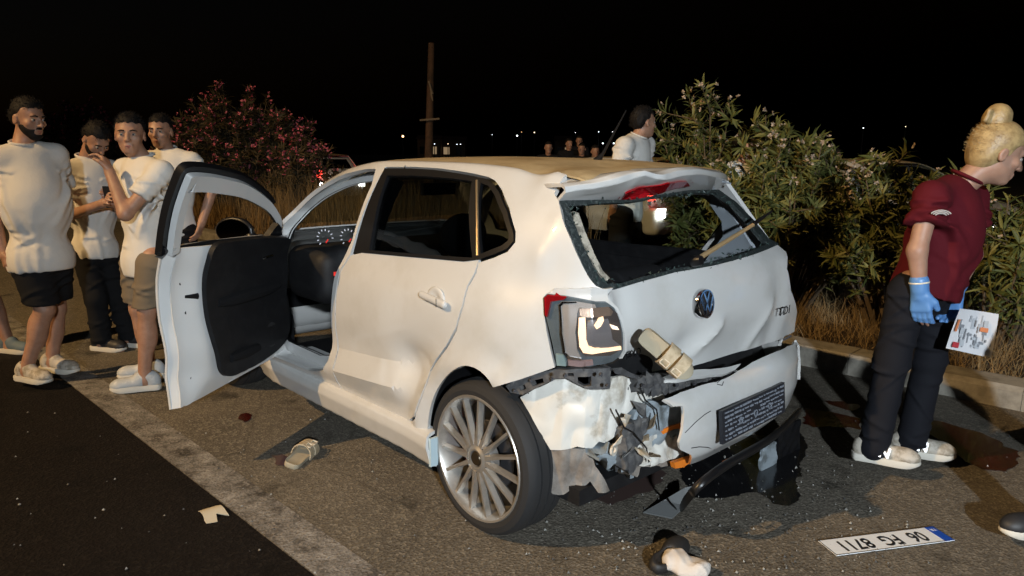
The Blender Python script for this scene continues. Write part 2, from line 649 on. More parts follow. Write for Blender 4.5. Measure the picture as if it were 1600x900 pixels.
# ------------------------------------------------------------------ materials used around the place
def asphalt(name, c1, c2, agg, rough=0.85, scale=1.3, lo=.35, hi=.68):
    m = bpy.data.materials.new(name); m.use_nodes = True
    nt = m.node_tree; b = nt.nodes["Principled BSDF"]
    tc = nt.nodes.new("ShaderNodeTexCoord")
    big = nt.nodes.new("ShaderNodeTexNoise"); big.inputs['Scale'].default_value = scale; big.inputs['Detail'].default_value = 7
    big.inputs['Roughness'].default_value = .65
    fine = nt.nodes.new("ShaderNodeTexNoise"); fine.inputs['Scale'].default_value = 120; fine.inputs['Detail'].default_value = 3
    vor = nt.nodes.new("ShaderNodeTexVoronoi"); vor.inputs['Scale'].default_value = 75
    for n in (big, fine, vor):
        nt.links.new(tc.outputs['Object'], n.inputs['Vector'])
    r1 = nt.nodes.new("ShaderNodeMapRange"); r1.inputs['From Min'].default_value = lo; r1.inputs['From Max'].default_value = hi
    nt.links.new(big.outputs['Fac'], r1.inputs['Value'])
    mx = nt.nodes.new("ShaderNodeMix"); mx.data_type = 'RGBA'
    mx.inputs[6].default_value = (*c1, 1); mx.inputs[7].default_value = (*c2, 1)
    nt.links.new(r1.outputs[0], mx.inputs[0])
    r2 = nt.nodes.new("ShaderNodeMapRange"); r2.inputs['From Min'].default_value = .55; r2.inputs['From Max'].default_value = .95
    sep = nt.nodes.new("ShaderNodeSeparateColor")
    nt.links.new(vor.outputs['Color'], sep.inputs[0])
    nt.links.new(sep.outputs[0], r2.inputs['Value'])
    mx2 = nt.nodes.new("ShaderNodeMix"); mx2.data_type = 'RGBA'
    mx2.inputs[7].default_value = (*agg, 1)
    nt.links.new(r2.outputs[0], mx2.inputs[0]); nt.links.new(mx.outputs[2], mx2.inputs[6])
    dk = nt.nodes.new("ShaderNodeMapRange"); dk.inputs['From Min'].default_value = .25; dk.inputs['From Max'].default_value = .6
    dk.inputs['To Min'].default_value = .35
    nt.links.new(fine.outputs['Fac'], dk.inputs['Value'])
    mu = nt.nodes.new("ShaderNodeMix"); mu.data_type = 'RGBA'; mu.blend_type = 'MULTIPLY'; mu.inputs[0].default_value = 1
    nt.links.new(mx2.outputs[2], mu.inputs[6]); nt.links.new(dk.outputs[0], mu.inputs[7])
    # dark blotches and hairline cracks
    st2 = nt.nodes.new("ShaderNodeTexNoise"); st2.inputs['Scale'].default_value = 3.7; st2.inputs['Detail'].default_value = 4
    nt.links.new(tc.outputs['Object'], st2.inputs['Vector'])
    sr = nt.nodes.new("ShaderNodeMapRange"); sr.inputs['From Min'].default_value = .60; sr.inputs['From Max'].default_value = .72
    sr.inputs['To Min'].default_value = 1.0; sr.inputs['To Max'].default_value = .45
    nt.links.new(st2.outputs['Fac'], sr.inputs['Value'])
    wob = nt.nodes.new("ShaderNodeMix"); wob.data_type = 'RGBA'; wob.inputs[0].default_value = .12
    nt.links.new(tc.outputs['Object'], wob.inputs[6]); nt.links.new(st2.outputs['Color'], wob.inputs[7])
    crk = nt.nodes.new("ShaderNodeTexVoronoi"); crk.feature = 'DISTANCE_TO_EDGE'; crk.inputs['Scale'].default_value = .8
    nt.links.new(wob.outputs[2], crk.inputs['Vector'])
    cr_ = nt.nodes.new("ShaderNodeMapRange"); cr_.inputs['From Min'].default_value = .002; cr_.inputs['From Max'].default_value = .006
    cr_.inputs['To Min'].default_value = .78
    nt.links.new(crk.outputs['Distance'], cr_.inputs['Value'])
    mm = nt.nodes.new("ShaderNodeMath"); mm.operation = 'MULTIPLY'
    nt.links.new(sr.outputs[0], mm.inputs[0]); nt.links.new(cr_.outputs[0], mm.inputs[1])
    mu2 = nt.nodes.new("ShaderNodeMix"); mu2.data_type = 'RGBA'; mu2.blend_type = 'MULTIPLY'; mu2.inputs[0].default_value = 1
    nt.links.new(mu.outputs[2], mu2.inputs[6]); nt.links.new(mm.outputs[0], mu2.inputs[7])
    nt.links.new(mu2.outputs[2], b.inputs['Base Color'])
    b.inputs['Roughness'].default_value = rough
    b.inputs['Specular IOR Level'].default_value = .18
    ad = nt.nodes.new("ShaderNodeMath"); ad.operation = 'ADD'
    nt.links.new(fine.outputs['Fac'], ad.inputs[0]); nt.links.new(vor.outputs['Distance'], ad.inputs[1])
    bp = nt.nodes.new("ShaderNodeBump"); bp.inputs['Strength'].default_value = .6; bp.inputs['Distance'].default_value = .005
    nt.links.new(ad.outputs[0], bp.inputs['Height']); nt.links.new(bp.outputs[0], b.inputs['Normal'])
    MATS[name] = m
    return m
M_ROAD = asphalt("worn_asphalt", (.165, .143, .113), (.105, .093, .076), (.22, .195, .157))
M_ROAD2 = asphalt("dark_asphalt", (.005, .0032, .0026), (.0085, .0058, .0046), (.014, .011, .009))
M_LINE = asphalt("worn_line_paint", (.36, .345, .325), (.10, .090, .080), (.24, .22, .20), scale=7.5, lo=.36, hi=.60)
M_KERB = mat("kerb_concrete", (.27, .25, .21), .9, noise=(9, (.16, .145, .12), .4, .65), bump=(60, .5, .004))
M_SOIL = mat("dry_soil", (.075, .05, .03), .95, noise=(5, (.035, .025, .016), .4, .65), bump=(30, .8, .03))

# ------------------------------------------------------------------ the ground
TH = 0.0391
RD = np.array([math.cos(TH), math.sin(TH), 0]); RN = np.array([-math.sin(TH), math.cos(TH), 0])
def st(s, t, z=0.0):
    return RD * s + RN * t + np.array([0, 0, z])
LINE_L = float((on_z(188, 663) @ RN + on_z(486, 892) @ RN) / 2)
LINE_R = float((on_z(249, 654) @ RN + on_z(599, 899) @ RN) / 2)
KERB = float(np.mean([on_z(u, v, .12) @ RN for u, v in ((1259, 534.5), (1377, 555), (1467, 574), (1544, 587))])) + .22
def sheet(name, s0, s1, t0, t1, z, material, kind='structure', ds=None):
    if ds is None:
        v = [st(s0, t0, z), st(s1, t0, z), st(s1, t1, z), st(s0, t1, z)]
        o = mesh_obj(name, v, [(0, 1, 2, 3)], material, smooth=False)
    else:
        ns, n2 = max(2, int((s1 - s0) / ds)), max(2, int((t1 - t0) / ds))
        S, T = np.meshgrid(np.linspace(s0, s1, ns), np.linspace(t0, t1, n2), indexing='ij')
        Z = z + .035 * np.sin(S * 1.7 + 2 * np.sin(T)) * np.cos(T * 1.3) + RNG.normal(0, .012, S.shape)
        Z[:, -1] = z - .02
        v = [st(a, b, c) for a, b, c in zip(S.ravel(), T.ravel(), Z.ravel())]
        f = [(i * n2 + j, (i + 1) * n2 + j, (i + 1) * n2 + j + 1, i * n2 + j + 1) for i in range(ns - 1) for j in range(n2 - 1)]
        o = mesh_obj(name, v, f, material)
    return tag(o, kind=kind)
FAR_T = KERB - 3.4
sheet("ground", -700, 900, -900, 700, -.06, M_SOIL)
sheet("road", -60, 160, KERB - .01, LINE_L + .002, 0.0, M_ROAD)
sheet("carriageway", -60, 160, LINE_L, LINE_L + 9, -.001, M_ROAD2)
sheet("lane_line", -60, 160, LINE_R, LINE_L, .004, M_LINE)
sheet("far_carriageway", -60, 160, FAR_T - 9, FAR_T + .05, .0, M_ROAD2)
sheet("verge", -14, 60, FAR_T, KERB - .2, .09, M_SOIL, ds=.3)
kerb_root = empty("kerb", tuple(st(0, KERB)))
tag(kerb_root, kind="structure")
def kerb_stone_mesh():
    me = MB()
    L = .9975
    prof = [(0, -.05), (0, .110), (-.025, .140), (-.22, .147), (-.22, -.05)]
    n = len(prof)
    v = [(-L / 2, a, b) for a, b in prof] + [(L / 2, a, b) for a, b in prof]
    f = [tuple(range(n)), tuple(range(n, 2 * n))[::-1]] + [(i, i + n, (i + 1) % n + n, (i + 1) % n) for i in range(n)]
    me.add(v, f)
    return me
ks = kerb_stone_mesh().build("kerb_stone", M_KERB, kerb_root, sharp=20)
ks.rotation_euler = (0, 0, TH)
first = True
for i in range(-6, 26):
    o = ks if first else ks.copy()
    if not first:
        COL.objects.link(o)
    first = False
    o.parent = kerb_root
    o.location = Vector(RD * (i * 1.0 + .4)) + Vector((0, random.uniform(-.002, .002), random.uniform(-.002, .002)))
sheet("kerb_run", 26, 160, KERB - .22, KERB, .1, M_KERB)


# ------------------------------------------------------------------ lamps: sodium street lamp across the road, added white fill light behind the photographer
def mast_lamp(base, head, power, label, color, aim, cone=150):
    base = np.array(base, float); head = np.array(head, float)
    r = empty("mast_lamp", tuple(base), 0, label, "street lamp")
    loc = head - base
    mg = mat("galvanised_steel", (.35, .36, .37), .45, .9)
    MB().tube([(0, 0, 0), (0, 0, loc[2] * .5), (0, 0, loc[2] + .1)], [.09, .075, .055], 14).build("pole", mg, r)
    MB().lathe([(0, .03), (.2, .03), (.2, 0), (0, 0)], 20).build("base_plate", mg, r)
    d = np.array([loc[0], loc[1], 0]); d = d / np.linalg.norm(d)
    MB().tube([(0, 0, loc[2] + .05), tuple(loc + np.array([0, 0, .06]) - d * .2)], [.04, .03], 10).build("arm", mg, r)
    ang = math.atan2(d[1], d[0])
    hd = MB().box((loc[0], loc[1], loc[2] + .05), (.6, .26, .07), rz=ang).build("lamp_head", mg, r)
    MB().box((loc[0], loc[1], loc[2] + .008), (.5, .2, .012), rz=ang).build("lens", mat("lens_%d" % int(color[2] * 100), (.8, .8, .8), .3, emit=color, emit_strength=6.0), hd)
    ld = bpy.data.lights.new("lamp_light", 'SPOT')
    ld.energy = power
    ld.color = color
    ld.spot_size = math.radians(cone); ld.spot_blend = .8
    ld.shadow_soft_size = .10
    lo = bpy.data.objects.new("lamp_light", ld)
    COL.objects.link(lo)
    lo.parent = r
    lo.location = tuple(loc - np.array([0, 0, .03]))
    lo.rotation_euler = Vector(head - np.array(aim, float)).to_track_quat('Z', 'Y').to_euler()
    return r
mast_lamp((4.2, 14.6, 0), (3.6, 12.2, 10.2), 10800, "tall steel street lamp with an orange sodium head across the road", (1.0, .64, .28), (2, -2.5, 0), 110)
mast_lamp((-6.4, 5.1, 0), (-5.6, 4.4, 2.6), 3300, "added white fill light on a short steel mast behind the photographer", (.82, .92, 1.0), (-1.0, -1.6, .5), 88)  # added fill lamp; stands in for the white light from the camera side


# ------------------------------------------------------------------ the crashed car
def pchip(x, pts):
    xs = np.array([p[0] for p in pts], float); ys = np.array([p[1] for p in pts], float)
    x = np.asarray(x, float)
    h = np.diff(xs); dl = np.diff(ys) / h
    m = np.zeros(len(xs))
    m[1:-1] = np.where(dl[:-1] * dl[1:] > 0, 2 * dl[:-1] * dl[1:] / np.where(np.abs(dl[:-1] + dl[1:]) < 1e-12, 1, dl[:-1] + dl[1:]), 0)
    m[0] = dl[0]; m[-1] = dl[-1]
    xc = np.clip(x, xs[0], xs[-1])
    i = np.clip(np.searchsorted(xs, xc, side='right') - 1, 0, len(h) - 1)
    t = (xc - xs[i]) / h[i]
    y = ys[i] * (1 + 2 * t) * (1 - t) ** 2 + m[i] * h[i] * t * (1 - t) ** 2 + ys[i + 1] * t * t * (3 - 2 * t) + m[i + 1] * h[i] * t * t * (t - 1)
    return y + np.where(x < xs[0], (x - xs[0]) * m[0], 0) + np.where(x > xs[-1], (x - xs[-1]) * m[-1], 0)
def chaikin(L, it=3):
    L = np.asarray(L, float)
    for _ in range(it):
        Q = [L[0]]
        for i in range(len(L) - 1):
            Q += [L[i] * .75 + L[i + 1] * .25, L[i] * .25 + L[i + 1] * .75]
        Q.append(L[-1]); L = np.array(Q)
    return L
TAPER = [(-.60, .52), (-.52, .63), (-.46, .73), (-.40, .81), (-.33, .88), (-.22, .94), (-.05, .98), (.3, 1), (1.9, 1), (2.4, .985), (2.75, .93), (3.0, .80), (3.15, .60)]
TAPER2 = [(-.60, .80), (-.46, .87), (-.33, .93), (-.05, .98), (.3, 1), (1.9, 1), (2.4, .985), (2.75, .93), (3.0, .80), (3.15, .60)]
ZT = [(-.5, 1.27), (-.3, 1.335), (0, 1.375), (.4, 1.398), (.9, 1.400), (1.2, 1.365), (1.5, 1.265), (1.78, 1.10), (2.0, .975), (2.3, .93), (2.7, .85), (3.0, .72), (3.15, .55)]
YR = [(-.5, .525), (-.3, .565), (0, .59), (.4, .60), (.9, .605), (1.2, .61), (1.5, .64), (1.78, .68), (2.0, .72), (2.3, .70), (2.7, .63), (3.0, .5), (3.15, .4)]
ZR = [(-.5, 1.36), (-.3, 1.395), (-.1, 1.42), (.3, 1.44), (.7, 1.443), (1.05, 1.43), (1.25, 1.40), (1.5, 1.305), (1.8, 1.135), (2.0, 1.015), (2.3, .97), (2.7, .88), (3.0, .75), (3.15, .58)]
def ridge(x, z, x0, z0, x1, z1, w):
    """fold along a line: sharp crest, falls off linearly over w"""
    dx, dz = x1 - x0, z1 - z0
    t = np.clip(((x - x0) * dx + (z - z0) * dz) / (dx * dx + dz * dz), 0, 1)
    d = np.hypot(x - x0 - t * dx, z - z0 - t * dz)
    e = np.sin(np.pi * np.clip(t, .0, 1)) ** .5
    return np.exp(-(d / w)) * (.25 + .75 * e)
def gauss(x, z, cx, cz, sx, sz):
    return np.exp(-((x - cx) / sx) ** 2 - ((z - cz) / sz) ** 2)
def body(x, v, damage=True, taper=TAPER, swage=1.0):
    x = np.asarray(x, float); v = np.asarray(v, float)
    x, v = np.broadcast_arrays(x, v)
    tp = pchip(x, taper)
    zt, yr, zr = pchip(x, ZT), pchip(x, YR), pchip(x, ZR)
    one = np.ones_like(x)
    belt = np.minimum(1.0, zt - .06)
    lowz = np.minimum(one, (zt - .1) / .93)      # squash the nose section as the bonnet drops
    yb = .785 * tp
    yr2 = np.minimum(yr, yb - .02)
    dz = zt - belt; dy = yr2 - yb
    K = [(.735 * tp, .19 * one), (.795 * tp, .29 * one), (.818 * tp, .445 * lowz), (.818 * tp, .575 * lowz), (.834 * tp, .72 * lowz), (.826 * tp, .88 * lowz),
         (yb, belt), (yb + dy * .30 + .012, belt + dz * .33), (yb + dy * .62 + .014, belt + dz * .66), (yr2, zt),
         (yr2 - .055, zt + (zr - zt) * .52), (yr2 * .60, zt + (zr - zt) * .84), (0 * one, zr)]
    Y = np.stack([k[0] for k in K], -1); Z = np.stack([k[1] for k in K], -1)
    n = Y.shape[-1]
    vc = np.clip(v, 0, n - 1)
    i = np.clip(np.floor(vc).astype(int), 0, n - 2)
    t = vc - i
    def cr(A):
        g = lambda k: np.take_along_axis(A, np.clip(k, 0, n - 1)[..., None], -1)[..., 0]
        p0, p1, p2, p3 = g(i - 1), g(i), g(i + 1), g(i + 2)
        # mirror across the centre line at the roof so the crown stays smooth
        return .5 * ((2 * p1) + (-p0 + p2) * t + (2 * p0 - 5 * p1 + 4 * p2 - p3) * t * t + (-p0 + 3 * p1 - 3 * p2 + p3) * t ** 3)
    y, z = cr(Y), cr(Z)
    # swollen wheel arches
    for wx in (0.0, 2.47):
        r = np.hypot(x - wx, z - .305)
        y = y + np.where(v < 6, .022 * np.exp(-((r - .36) / .05) ** 2) * (z > .2), 0)
    # pressed swage low on the doors: ridge, upward-facing band, crease
    zb = .435 + .05 * np.clip((1.06 - x) / .66, -1, 1.2); zc = zb + .105
    sw_ = np.where(z > zb, np.clip((zc - z) / (zc - zb), 0, 1), np.clip(1 - (zb - z) / .09, 0, 1))
    y = y + np.where(v < 6, .034 * swage * sw_ * np.clip((x - .36) / .14, 0, 1) * np.clip((1.95 - x) / .1, 0, 1), 0)
    xo = x.copy()
    if damage:
        side = np.clip((9.3 - v) / 1.5, 0, 1)
        y = y - side * (.038 * gauss(x, z, .40, .60, .11, .09) + .010 * gauss(x, z, .27, .70, .12, .12)
                        + .014 * gauss(x, z, -.28, 1.06, .05, .05) - .012 * ridge(x, z, -.20, 1.12, -.30, 1.03, .03)
                        + .009 * gauss(x, z, -.17, 1.02, .10, .09) - .008 * ridge(x, z, -.27, 1.30, -.24, 1.02, .035)
                        + .016 * gauss(x, z, -.15, .70, .06, .05) - .014 * ridge(x, z, -.13, .63, -.20, .72, .03))
        # the roof's rear corner is buckled
        buck = np.clip((v - 7.6) / 1.4, 0, 1)
        z = z + buck * (.012 * ridge(x, y, -.12, .62, -.22, .42, .035) - .014 * gauss(x, y, -.06, .56, .07, .10)
                        + .008 * ridge(x, y, -.25, .60, -.30, .30, .03) - .008 * gauss(x, y, -.30, .45, .05, .1)
                        + .018 * ridge(x, y, -.20, .2, -.14, -.3, .05) - .02 * gauss(x, y, -.05, .1, .12, .25))
    return np.stack([xo, y, z], -1)
PL = lambda x, v: body(x, v, True)
def PR(x, v):
    p = body(x, v, False, TAPER2); p[..., 1] *= -1
    return p
def offs(surf, d):
    """the same surface pushed inwards by d"""
    def f(u, v):
        h = 1e-3
        p = surf(u, v); a = surf(np.asarray(u) + h, v) - p; b = surf(u, np.asarray(v) + h) - p
        n = np.cross(a, b); n /= np.maximum(np.linalg.norm(n, axis=-1), 1e-12)[..., None]
        s = np.sign(n[..., 1] * p[..., 1] + n[..., 2] * .3)
        s = np.where(s == 0, 1, s)
        return p - n * s[..., None] * d
    return f
def z_to_v(x, z):
    vs = np.linspace(0, 9, 181)
    p = body(np.full(181, x), vs, False)
    return float(np.interp(z, p[:, 2], vs))
UL, VL = (-.58, 2.15), (0, 12)
def side_px(pix): return unproject(PL, pix, UL, VL)

M_PAINT = mat("white_car_paint", (.565, .56, .545), .36, coat=1.0, spec=.45, noise=(5.5, (.49, .475, .44), .50, .82, 12), bump=(2.5, .025, .02))
M_DUSTY_LIT = mat("dusty_lamplit_roof_paint", (.45, .35, .20), .6, coat=.1, noise=(5, (.33, .245, .13), .42, .62), bump=(3, .05, .02))  # dust on white paint, with the sodium lamp's ochre put into the colour
M_BLACK = mat("black_trim", (.008, .008, .009), .35, spec=.35)
M_PLAST = mat("black_plastic", (.008, .008, .009), .6, spec=.3, noise=(20, (.014, .014, .015), .45, .7))
M_RUBBER = mat("tyre_rubber", (.016, .016, .017), .75, bump=(120, .3, .002))
M_FABRIC = mat("black_seat_fabric", (.007, .007, .008), .9, spec=.2, bump=(200, .3, .002))
M_ALLOY = mat("silver_alloy", (.56, .53, .49), .34, .8, noise=(14, (.42, .40, .36), .5, .7))
M_DARKMETAL = mat("dark_metal", (.10, .10, .11), .45, .8)
M_CHROME = mat("chrome", (.75, .75, .76), .08, 1.0)
M_GREYPL = mat("grey_trim_plastic", (.26, .29, .32), .6)
M_GLASS = glass_mat("tinted_glass", (.50, .52, .52))
M_CLEAR = glass_mat("clear_glass", (.82, .86, .85))
M_RED = mat("red_lens", (.28, .006, .010), .12, coat=1)
M_DIRTY = mat("mud_stained_white_metal", (.64, .62, .57), .45, noise=(6.5, (.26, .21, .14), .50, .66, 10), bump=(10, .15, .02))
M_LINER = mat("torn_grey_liner", (.24, .215, .19), .9, noise=(8, (.13, .105, .085), .42, .62), bump=(22, .8, .012))
M_PRIMER = mat("blue_grey_primer", (.26, .30, .33), .5, noise=(12, (.12, .13, .13), .5, .66))
M_ORANGE = mat("orange_lens", (.75, .20, .02), .3)

car = empty("damaged_hatchback", (0, 0, 0), 0, "white five-door hatchback with its rear end crushed and front door hanging open", "car")

# --- left body side with the door apertures cut out
win_out = [(602, 263.5), (643, 264), (678, 266), (713, 271), (737, 275.5), (760, 281), (770.5, 287), (781, 302), (793, 330), (803, 365), (803, 377), (793, 389), (772, 398), (748, 406)]
door_rear_px = [(742, 425), (730, 447), (722, 478), (712, 512), (697, 540), (681, 562), (673, 577), (657, 620), (647, 650), (640, 656), (630, 657), (600, 645), (560, 627), (537, 617), (528, 597), (524, 567), (526, 520), (526, 457), (533, 423), (548, 399)]
uw = side_px(win_out); ud = side_px(door_rear_px)
quarter_rear = side_px([(866, 302), (873, 315), (877, 334), (892, 374), (906, 406), (921, 435), (931, 447), (944, 452), (940, 462), (930, 469), (885, 461), (854, 459), (849, 465), (850, 490), (867, 574), (815, 592), (772, 605)] + [tuple(q) for q in chaikin([(770, 605), (763, 592), (750, 579), (736, 572), (722, 571), (706, 579), (691, 595), (679, 615), (671, 640), (667, 676)], 2)])
SEAM = 9.75
DF_X = 1.76                                   # door hinge line
frame_top = [(1.70, 8.9), (1.60, 8.93), (1.45, 8.94), (1.25, 8.90), (1.05, 8.86), (.95, 8.80)]
outline = [(1.90, 1.1), (1.90, SEAM)] + [(x, SEAM) for x in np.arange(1.8, -.26, -.1)] + [tuple(q) for q in quarter_rear] + [(.33, .55), (.6, .45), (1.2, .45), (1.75, .45)]
front_hole = [(1.77, 1.9), (1.77, 5.5), (1.765, 7.2)] + frame_top + [(.92, 8.3), (.93, 6.5), (1.0, 5.0), (1.045, 3.4), (1.06, 2.2), (1.11, 1.75), (1.3, 1.5), (1.68, 1.5)]
rear_poly = [tuple(q) for q in uw] + [tuple(q) for q in ud]
# aperture of the rear door: its own outline pushed outwards a little
def grow(poly, d):
    poly = np.asarray(poly, float); c = []
    n = len(poly)
    for i in range(n):
        a, b, e = poly[i - 1], poly[i], poly[(i + 1) % n]
        sc = np.array([1, .085])
        t = (e - a) * sc; t = t / max(np.linalg.norm(t), 1e-9)
        nn = np.array([t[1], -t[0]])
        c.append(b + nn * d / sc)
    return np.array(c)
def area(poly):
    p = np.asarray(poly); return .5 * np.sum(p[:, 0] * np.roll(p[:, 1], -1) - np.roll(p[:, 0], -1) * p[:, 1])
VS = .085       # metres per v unit on the side, used to keep triangles even
def side_panel(name, poly, holes=(), surf=PL, step=.03, thick=.0, material=None, parent=None, xform=None, sharp=None, creases=()):
    sc = np.array([1, VS])
    s2 = lambda u, w: surf(u, w / VS)
    m = np.asarray(poly, float).mean(0)
    sg = 1 if float(surf(np.array(m[0]), np.array(m[1]))[1]) > 0 else -1
    return panel(name, np.asarray(poly) * sc, s2, [np.asarray(h) * sc for h in holes], step, thick, False, material, parent, xform, sharp, outward=(0, sg, .2), creases=[np.asarray(c_) * sc for c_ in creases])
rp = np.asarray(rear_poly)
sgn = 1 if area(rp) > 0 else -1
rear_hole = grow(rp, .008 * sgn)
body_left = side_panel("body_side", outline, [front_hole, rear_hole], thick=.02, material=M_PAINT, parent=car, step=.022)
def flange(name, loop, surf, depth, material, parent, xform=None, step=.03):
    """a strip that turns inwards from a loop on the surface"""
    sc = np.array([1, VS])
    L = resample(np.asarray(loop) * sc, step) / sc
    a = surf(L[:, 0], L[:, 1]); sg_ = np.sign(a[:, 1].mean()) * np.array([0, 1, 0]); b = a - sg_ * depth; a = a - sg_ * .004
    n = len(L)
    V = np.concatenate([a, b])
    if xform is not None: V = xform(V)
    Fc = [(i, (i + 1) % n, (i + 1) % n + n, i + n) for i in range(n)]
    return mesh_obj(name, V, Fc, material, parent, True, 50)
M_SHUT = mat("white_shut_face", (.60, .60, .59), .35, coat=.4)
flange("door_aperture", front_hole, PL, .10, M_SHUT, body_left)
ih = grow(front_hole, -.035 * (1 if area(front_hole) > 0 else -1))
side_panel("aperture_frame", grow(front_hole, .02 * (1 if area(front_hole) > 0 else -1)), [ih], surf=lambda x, v: PL(x, v) - np.array([0, .10, 0]), thick=.006, material=M_SHUT, parent=body_left)
flange("aperture_seal", ih, lambda x, v: PL(x, v) - np.array([0, .088, 0]), .03, M_BLACK, body_left)
flange("rear_aperture", rear_hole, PL, .06, M_BLACK, body_left)

# --- rear door: skin, black window surround, glass
rear_door = empty("rear_door", (0, 0, 0)); rear_door.parent = car
belt_front = side_px([(551, 396)])[0]
belt_rear = uw[-1]
belt_px = side_px([(725, 409), (690, 406), (643, 402), (597, 398), (566, 395)])
skin = [tuple(belt_rear)] + [tuple(q) for q in ud] + [tuple(q) for q in belt_px[::-1]]
xs_ = np.arange(.50, 1.021, .02)
zb_ = .435 + .05 * np.clip((1.06 - xs_) / .66, -1, 1.2)
cre = [np.array([(x, z_to_v(x, z + dz)) for x, z in zip(xs_, zb_)]) for dz in (0, .105)]
side_panel("door_skin", skin, thick=.014, material=M_PAINT, parent=rear_door, step=.018, sharp=16, creases=cre)
glass_main = side_px([(606, 275), (650, 275), (690, 278), (738, 284), (739, 403), (690, 400), (640, 396), (578, 391), (585, 350)])
glass_q = side_px([(752, 287), (764, 291), (774, 306), (786, 334), (796, 366), (795, 376), (785, 384), (752, 397)])
surround = [tuple(q) for q in uw] + [tuple(q) for q in belt_px] + [tuple(side_px([(553, 396)])[0])]
side_panel("window_surround", surround, [glass_main, glass_q], surf=offs(PL, -.004), thick=.02, material=M_BLACK, parent=rear_door)
side_panel("window_pane", grow(glass_main, .01 * (1 if area(glass_main) > 0 else -1)), surf=offs(PL, .010), thick=.004, material=M_GLASS, parent=rear_door, step=.06)
side_panel("quarter_pane", grow(glass_q, .01 * (1 if area(glass_q) > 0 else -1)), surf=offs(PL, .010), thick=.004, material=M_GLASS, parent=rear_door, step=.06)
dv = side_px([(746, 283), (746.5, 320), (747, 360), (747, 400)])
MB().tube([tuple(offs(PL, -.004)(q[0], q[1])) for q in dv], .006, 8).build("divider_bar", mat("lamplit_bar", (.30, .22, .13), .3, .6), rear_door)  # ochre lamp light on the bar is put into its colour
# handle: round recess bowl and grip
hc = side_px([(680, 468)])[0]
hp = PL(hc[0], hc[1])
bowl = Field(hp + np.array([-.10, -.05, -.08]), hp + np.array([.10, .06, .08]), .004)
bowl.ell(hp + np.array([0, -.004, 0]), (.058, .010, .052), 0).ell(hp + np.array([0, .016, 0]), (.05, .02, .045), .006, 'sub')
bowl.build("handle_recess", M_PAINT, rear_door)
gr = Field(hp + np.array([-.16, -.04, -.06]), hp + np.array([.14, .08, .06]), .004)
gr.cone(hp + np.array([.068, .016, .012]), hp + np.array([-.078, .018, -.006]), .015, .017, 0, flat=((0, 1, 0), .7))
gr.build("door_handle", M_PAINT, rear_door)
MB().tube([tuple(hp + np.array([-.045, .0295, -.02])), tuple(hp + np.array([-.045, .0295, .014]))], .0012, 6).build("lock_seam", M_BLACK, rear_door)

# --- sill skirt
sk = side_px([(398, 560), (470, 596), (523, 606), (575, 632), (633, 660), (668, 678), (678, 680)])
def skirt_surf(x, s):
    x = np.asarray(x, float); s = np.asarray(s, float)
    y = np.interp(s, [0, .12, .25, .4, .8, 1.0], [.770, .812, .828, .835, .812, .76])
    z = np.interp(s, [0, .12, .25, .4, .8, 1.0], [.345, .338, .325, .285, .200, .185])
    flare = .02 * np.clip((.55 - x) / .3, 0, 1) ** 2
    return np.stack([x, y + flare - .03 * np.clip((x - 1.75) / .2, 0, 1), z + .0 * x], -1)
panel("side_skirt", [(.262, .0), (1.90, 0), (1.95, .5), (1.90, 1.0), (.255, 1.0), (.25, .5)], skirt_surf, (), .05, .012, False, M_PAINT, car, outward=(0, 1, 0))
panel("side_skirt", [(.262, .0), (1.90, 0), (1.95, .5), (1.90, 1.0), (.255, 1.0), (.25, .5)], lambda x, s: skirt_surf(x, s) * np.array([1, -1, 1]), (), .05, .012, False, M_PAINT, car, outward=(0, -1, 0))
cap = MB(); cap.box((.247, .815, .262), (.012, .045, .12)); cap.build("skirt_end_cap", mat("pale_blue_plastic", (.45, .56, .60), .4), car)
tread = MB(); tread.box((1.45, .705, .355), (.52, .07, .012)); tp_ = tread.build("sill_plate", M_BLACK, car)
MB().box((1.42, .64, .30), (.78, .20, .09)).build("inner_sill", M_SHUT, car)
text_mesh("sill_lettering", "POLO", .045, mat("sill_print", (.35, .35, .36), .4), tp_, frame_matrix((1.40, .712, .363), (-1, 0, 0), (0, -1, 0)), .0006, 0, 1.3)

# --- front wing, bonnet, windscreen, roof
arch = [(2.47 + .345 * math.cos(a), .305 + .345 * math.sin(a)) for a in np.linspace(math.radians(-20), math.radians(200), 26)]
archv = [(x, z_to_v(x, max(z, .2))) for x, z in arch]
wing = [(1.775, .5), (archv[-1][0], .05)] + archv[::-1] + [(archv[0][0], .05), (3.0, .2), (3.14, 1.5), (3.14, 9.3), (2.7, 9.3), (2.3, 9.3), (1.95, 9.3), (1.912, 9.2), (1.905, 1.2), (1.775, 1.1)]
wing_poly = [(1.905, .5), (archv[-1][0], .05)] + archv[::-1] + [(archv[0][0], .05), (3.0, .2), (3.14, 1.5), (3.14, 9.3), (2.7, 9.3), (2.3, 9.3), (1.96, 9.3), (1.905, 8.5)]
SURF = {}
for sname, S in (("l", PL), ("r", PR)):
    side_panel("front_wing", wing_poly, surf=S, thick=.01, material=M_PAINT, parent=car, step=.05)
def both(S_l, S_r):
    """roof-like surface over the whole width: w in (-3, 3), w = 12 - v on the left, negative on the right"""
    def f(x, w):
        x = np.asarray(x, float); w = np.asarray(w, float)
        a = S_l(x, 12 - np.abs(w)); b = S_r(x, 12 - np.abs(w))
        return np.where((w >= 0)[..., None], a, b)
    return f
WS = .26
def top_panel(name, poly, surf, material, step=.05, thick=.008, holes=()):
    sc = np.array([1, WS]); s2 = lambda u, w: surf(u, w / WS)
    return panel(name, np.asarray(poly) * sc, s2, [np.asarray(h) * sc for h in holes], step, thick, False, material, car, None, None, outward=(0, 0, 1))
TOP = both(PL, lambda x, v: body(x, v, True) * np.array([1, -1, 1]) * 1.0)
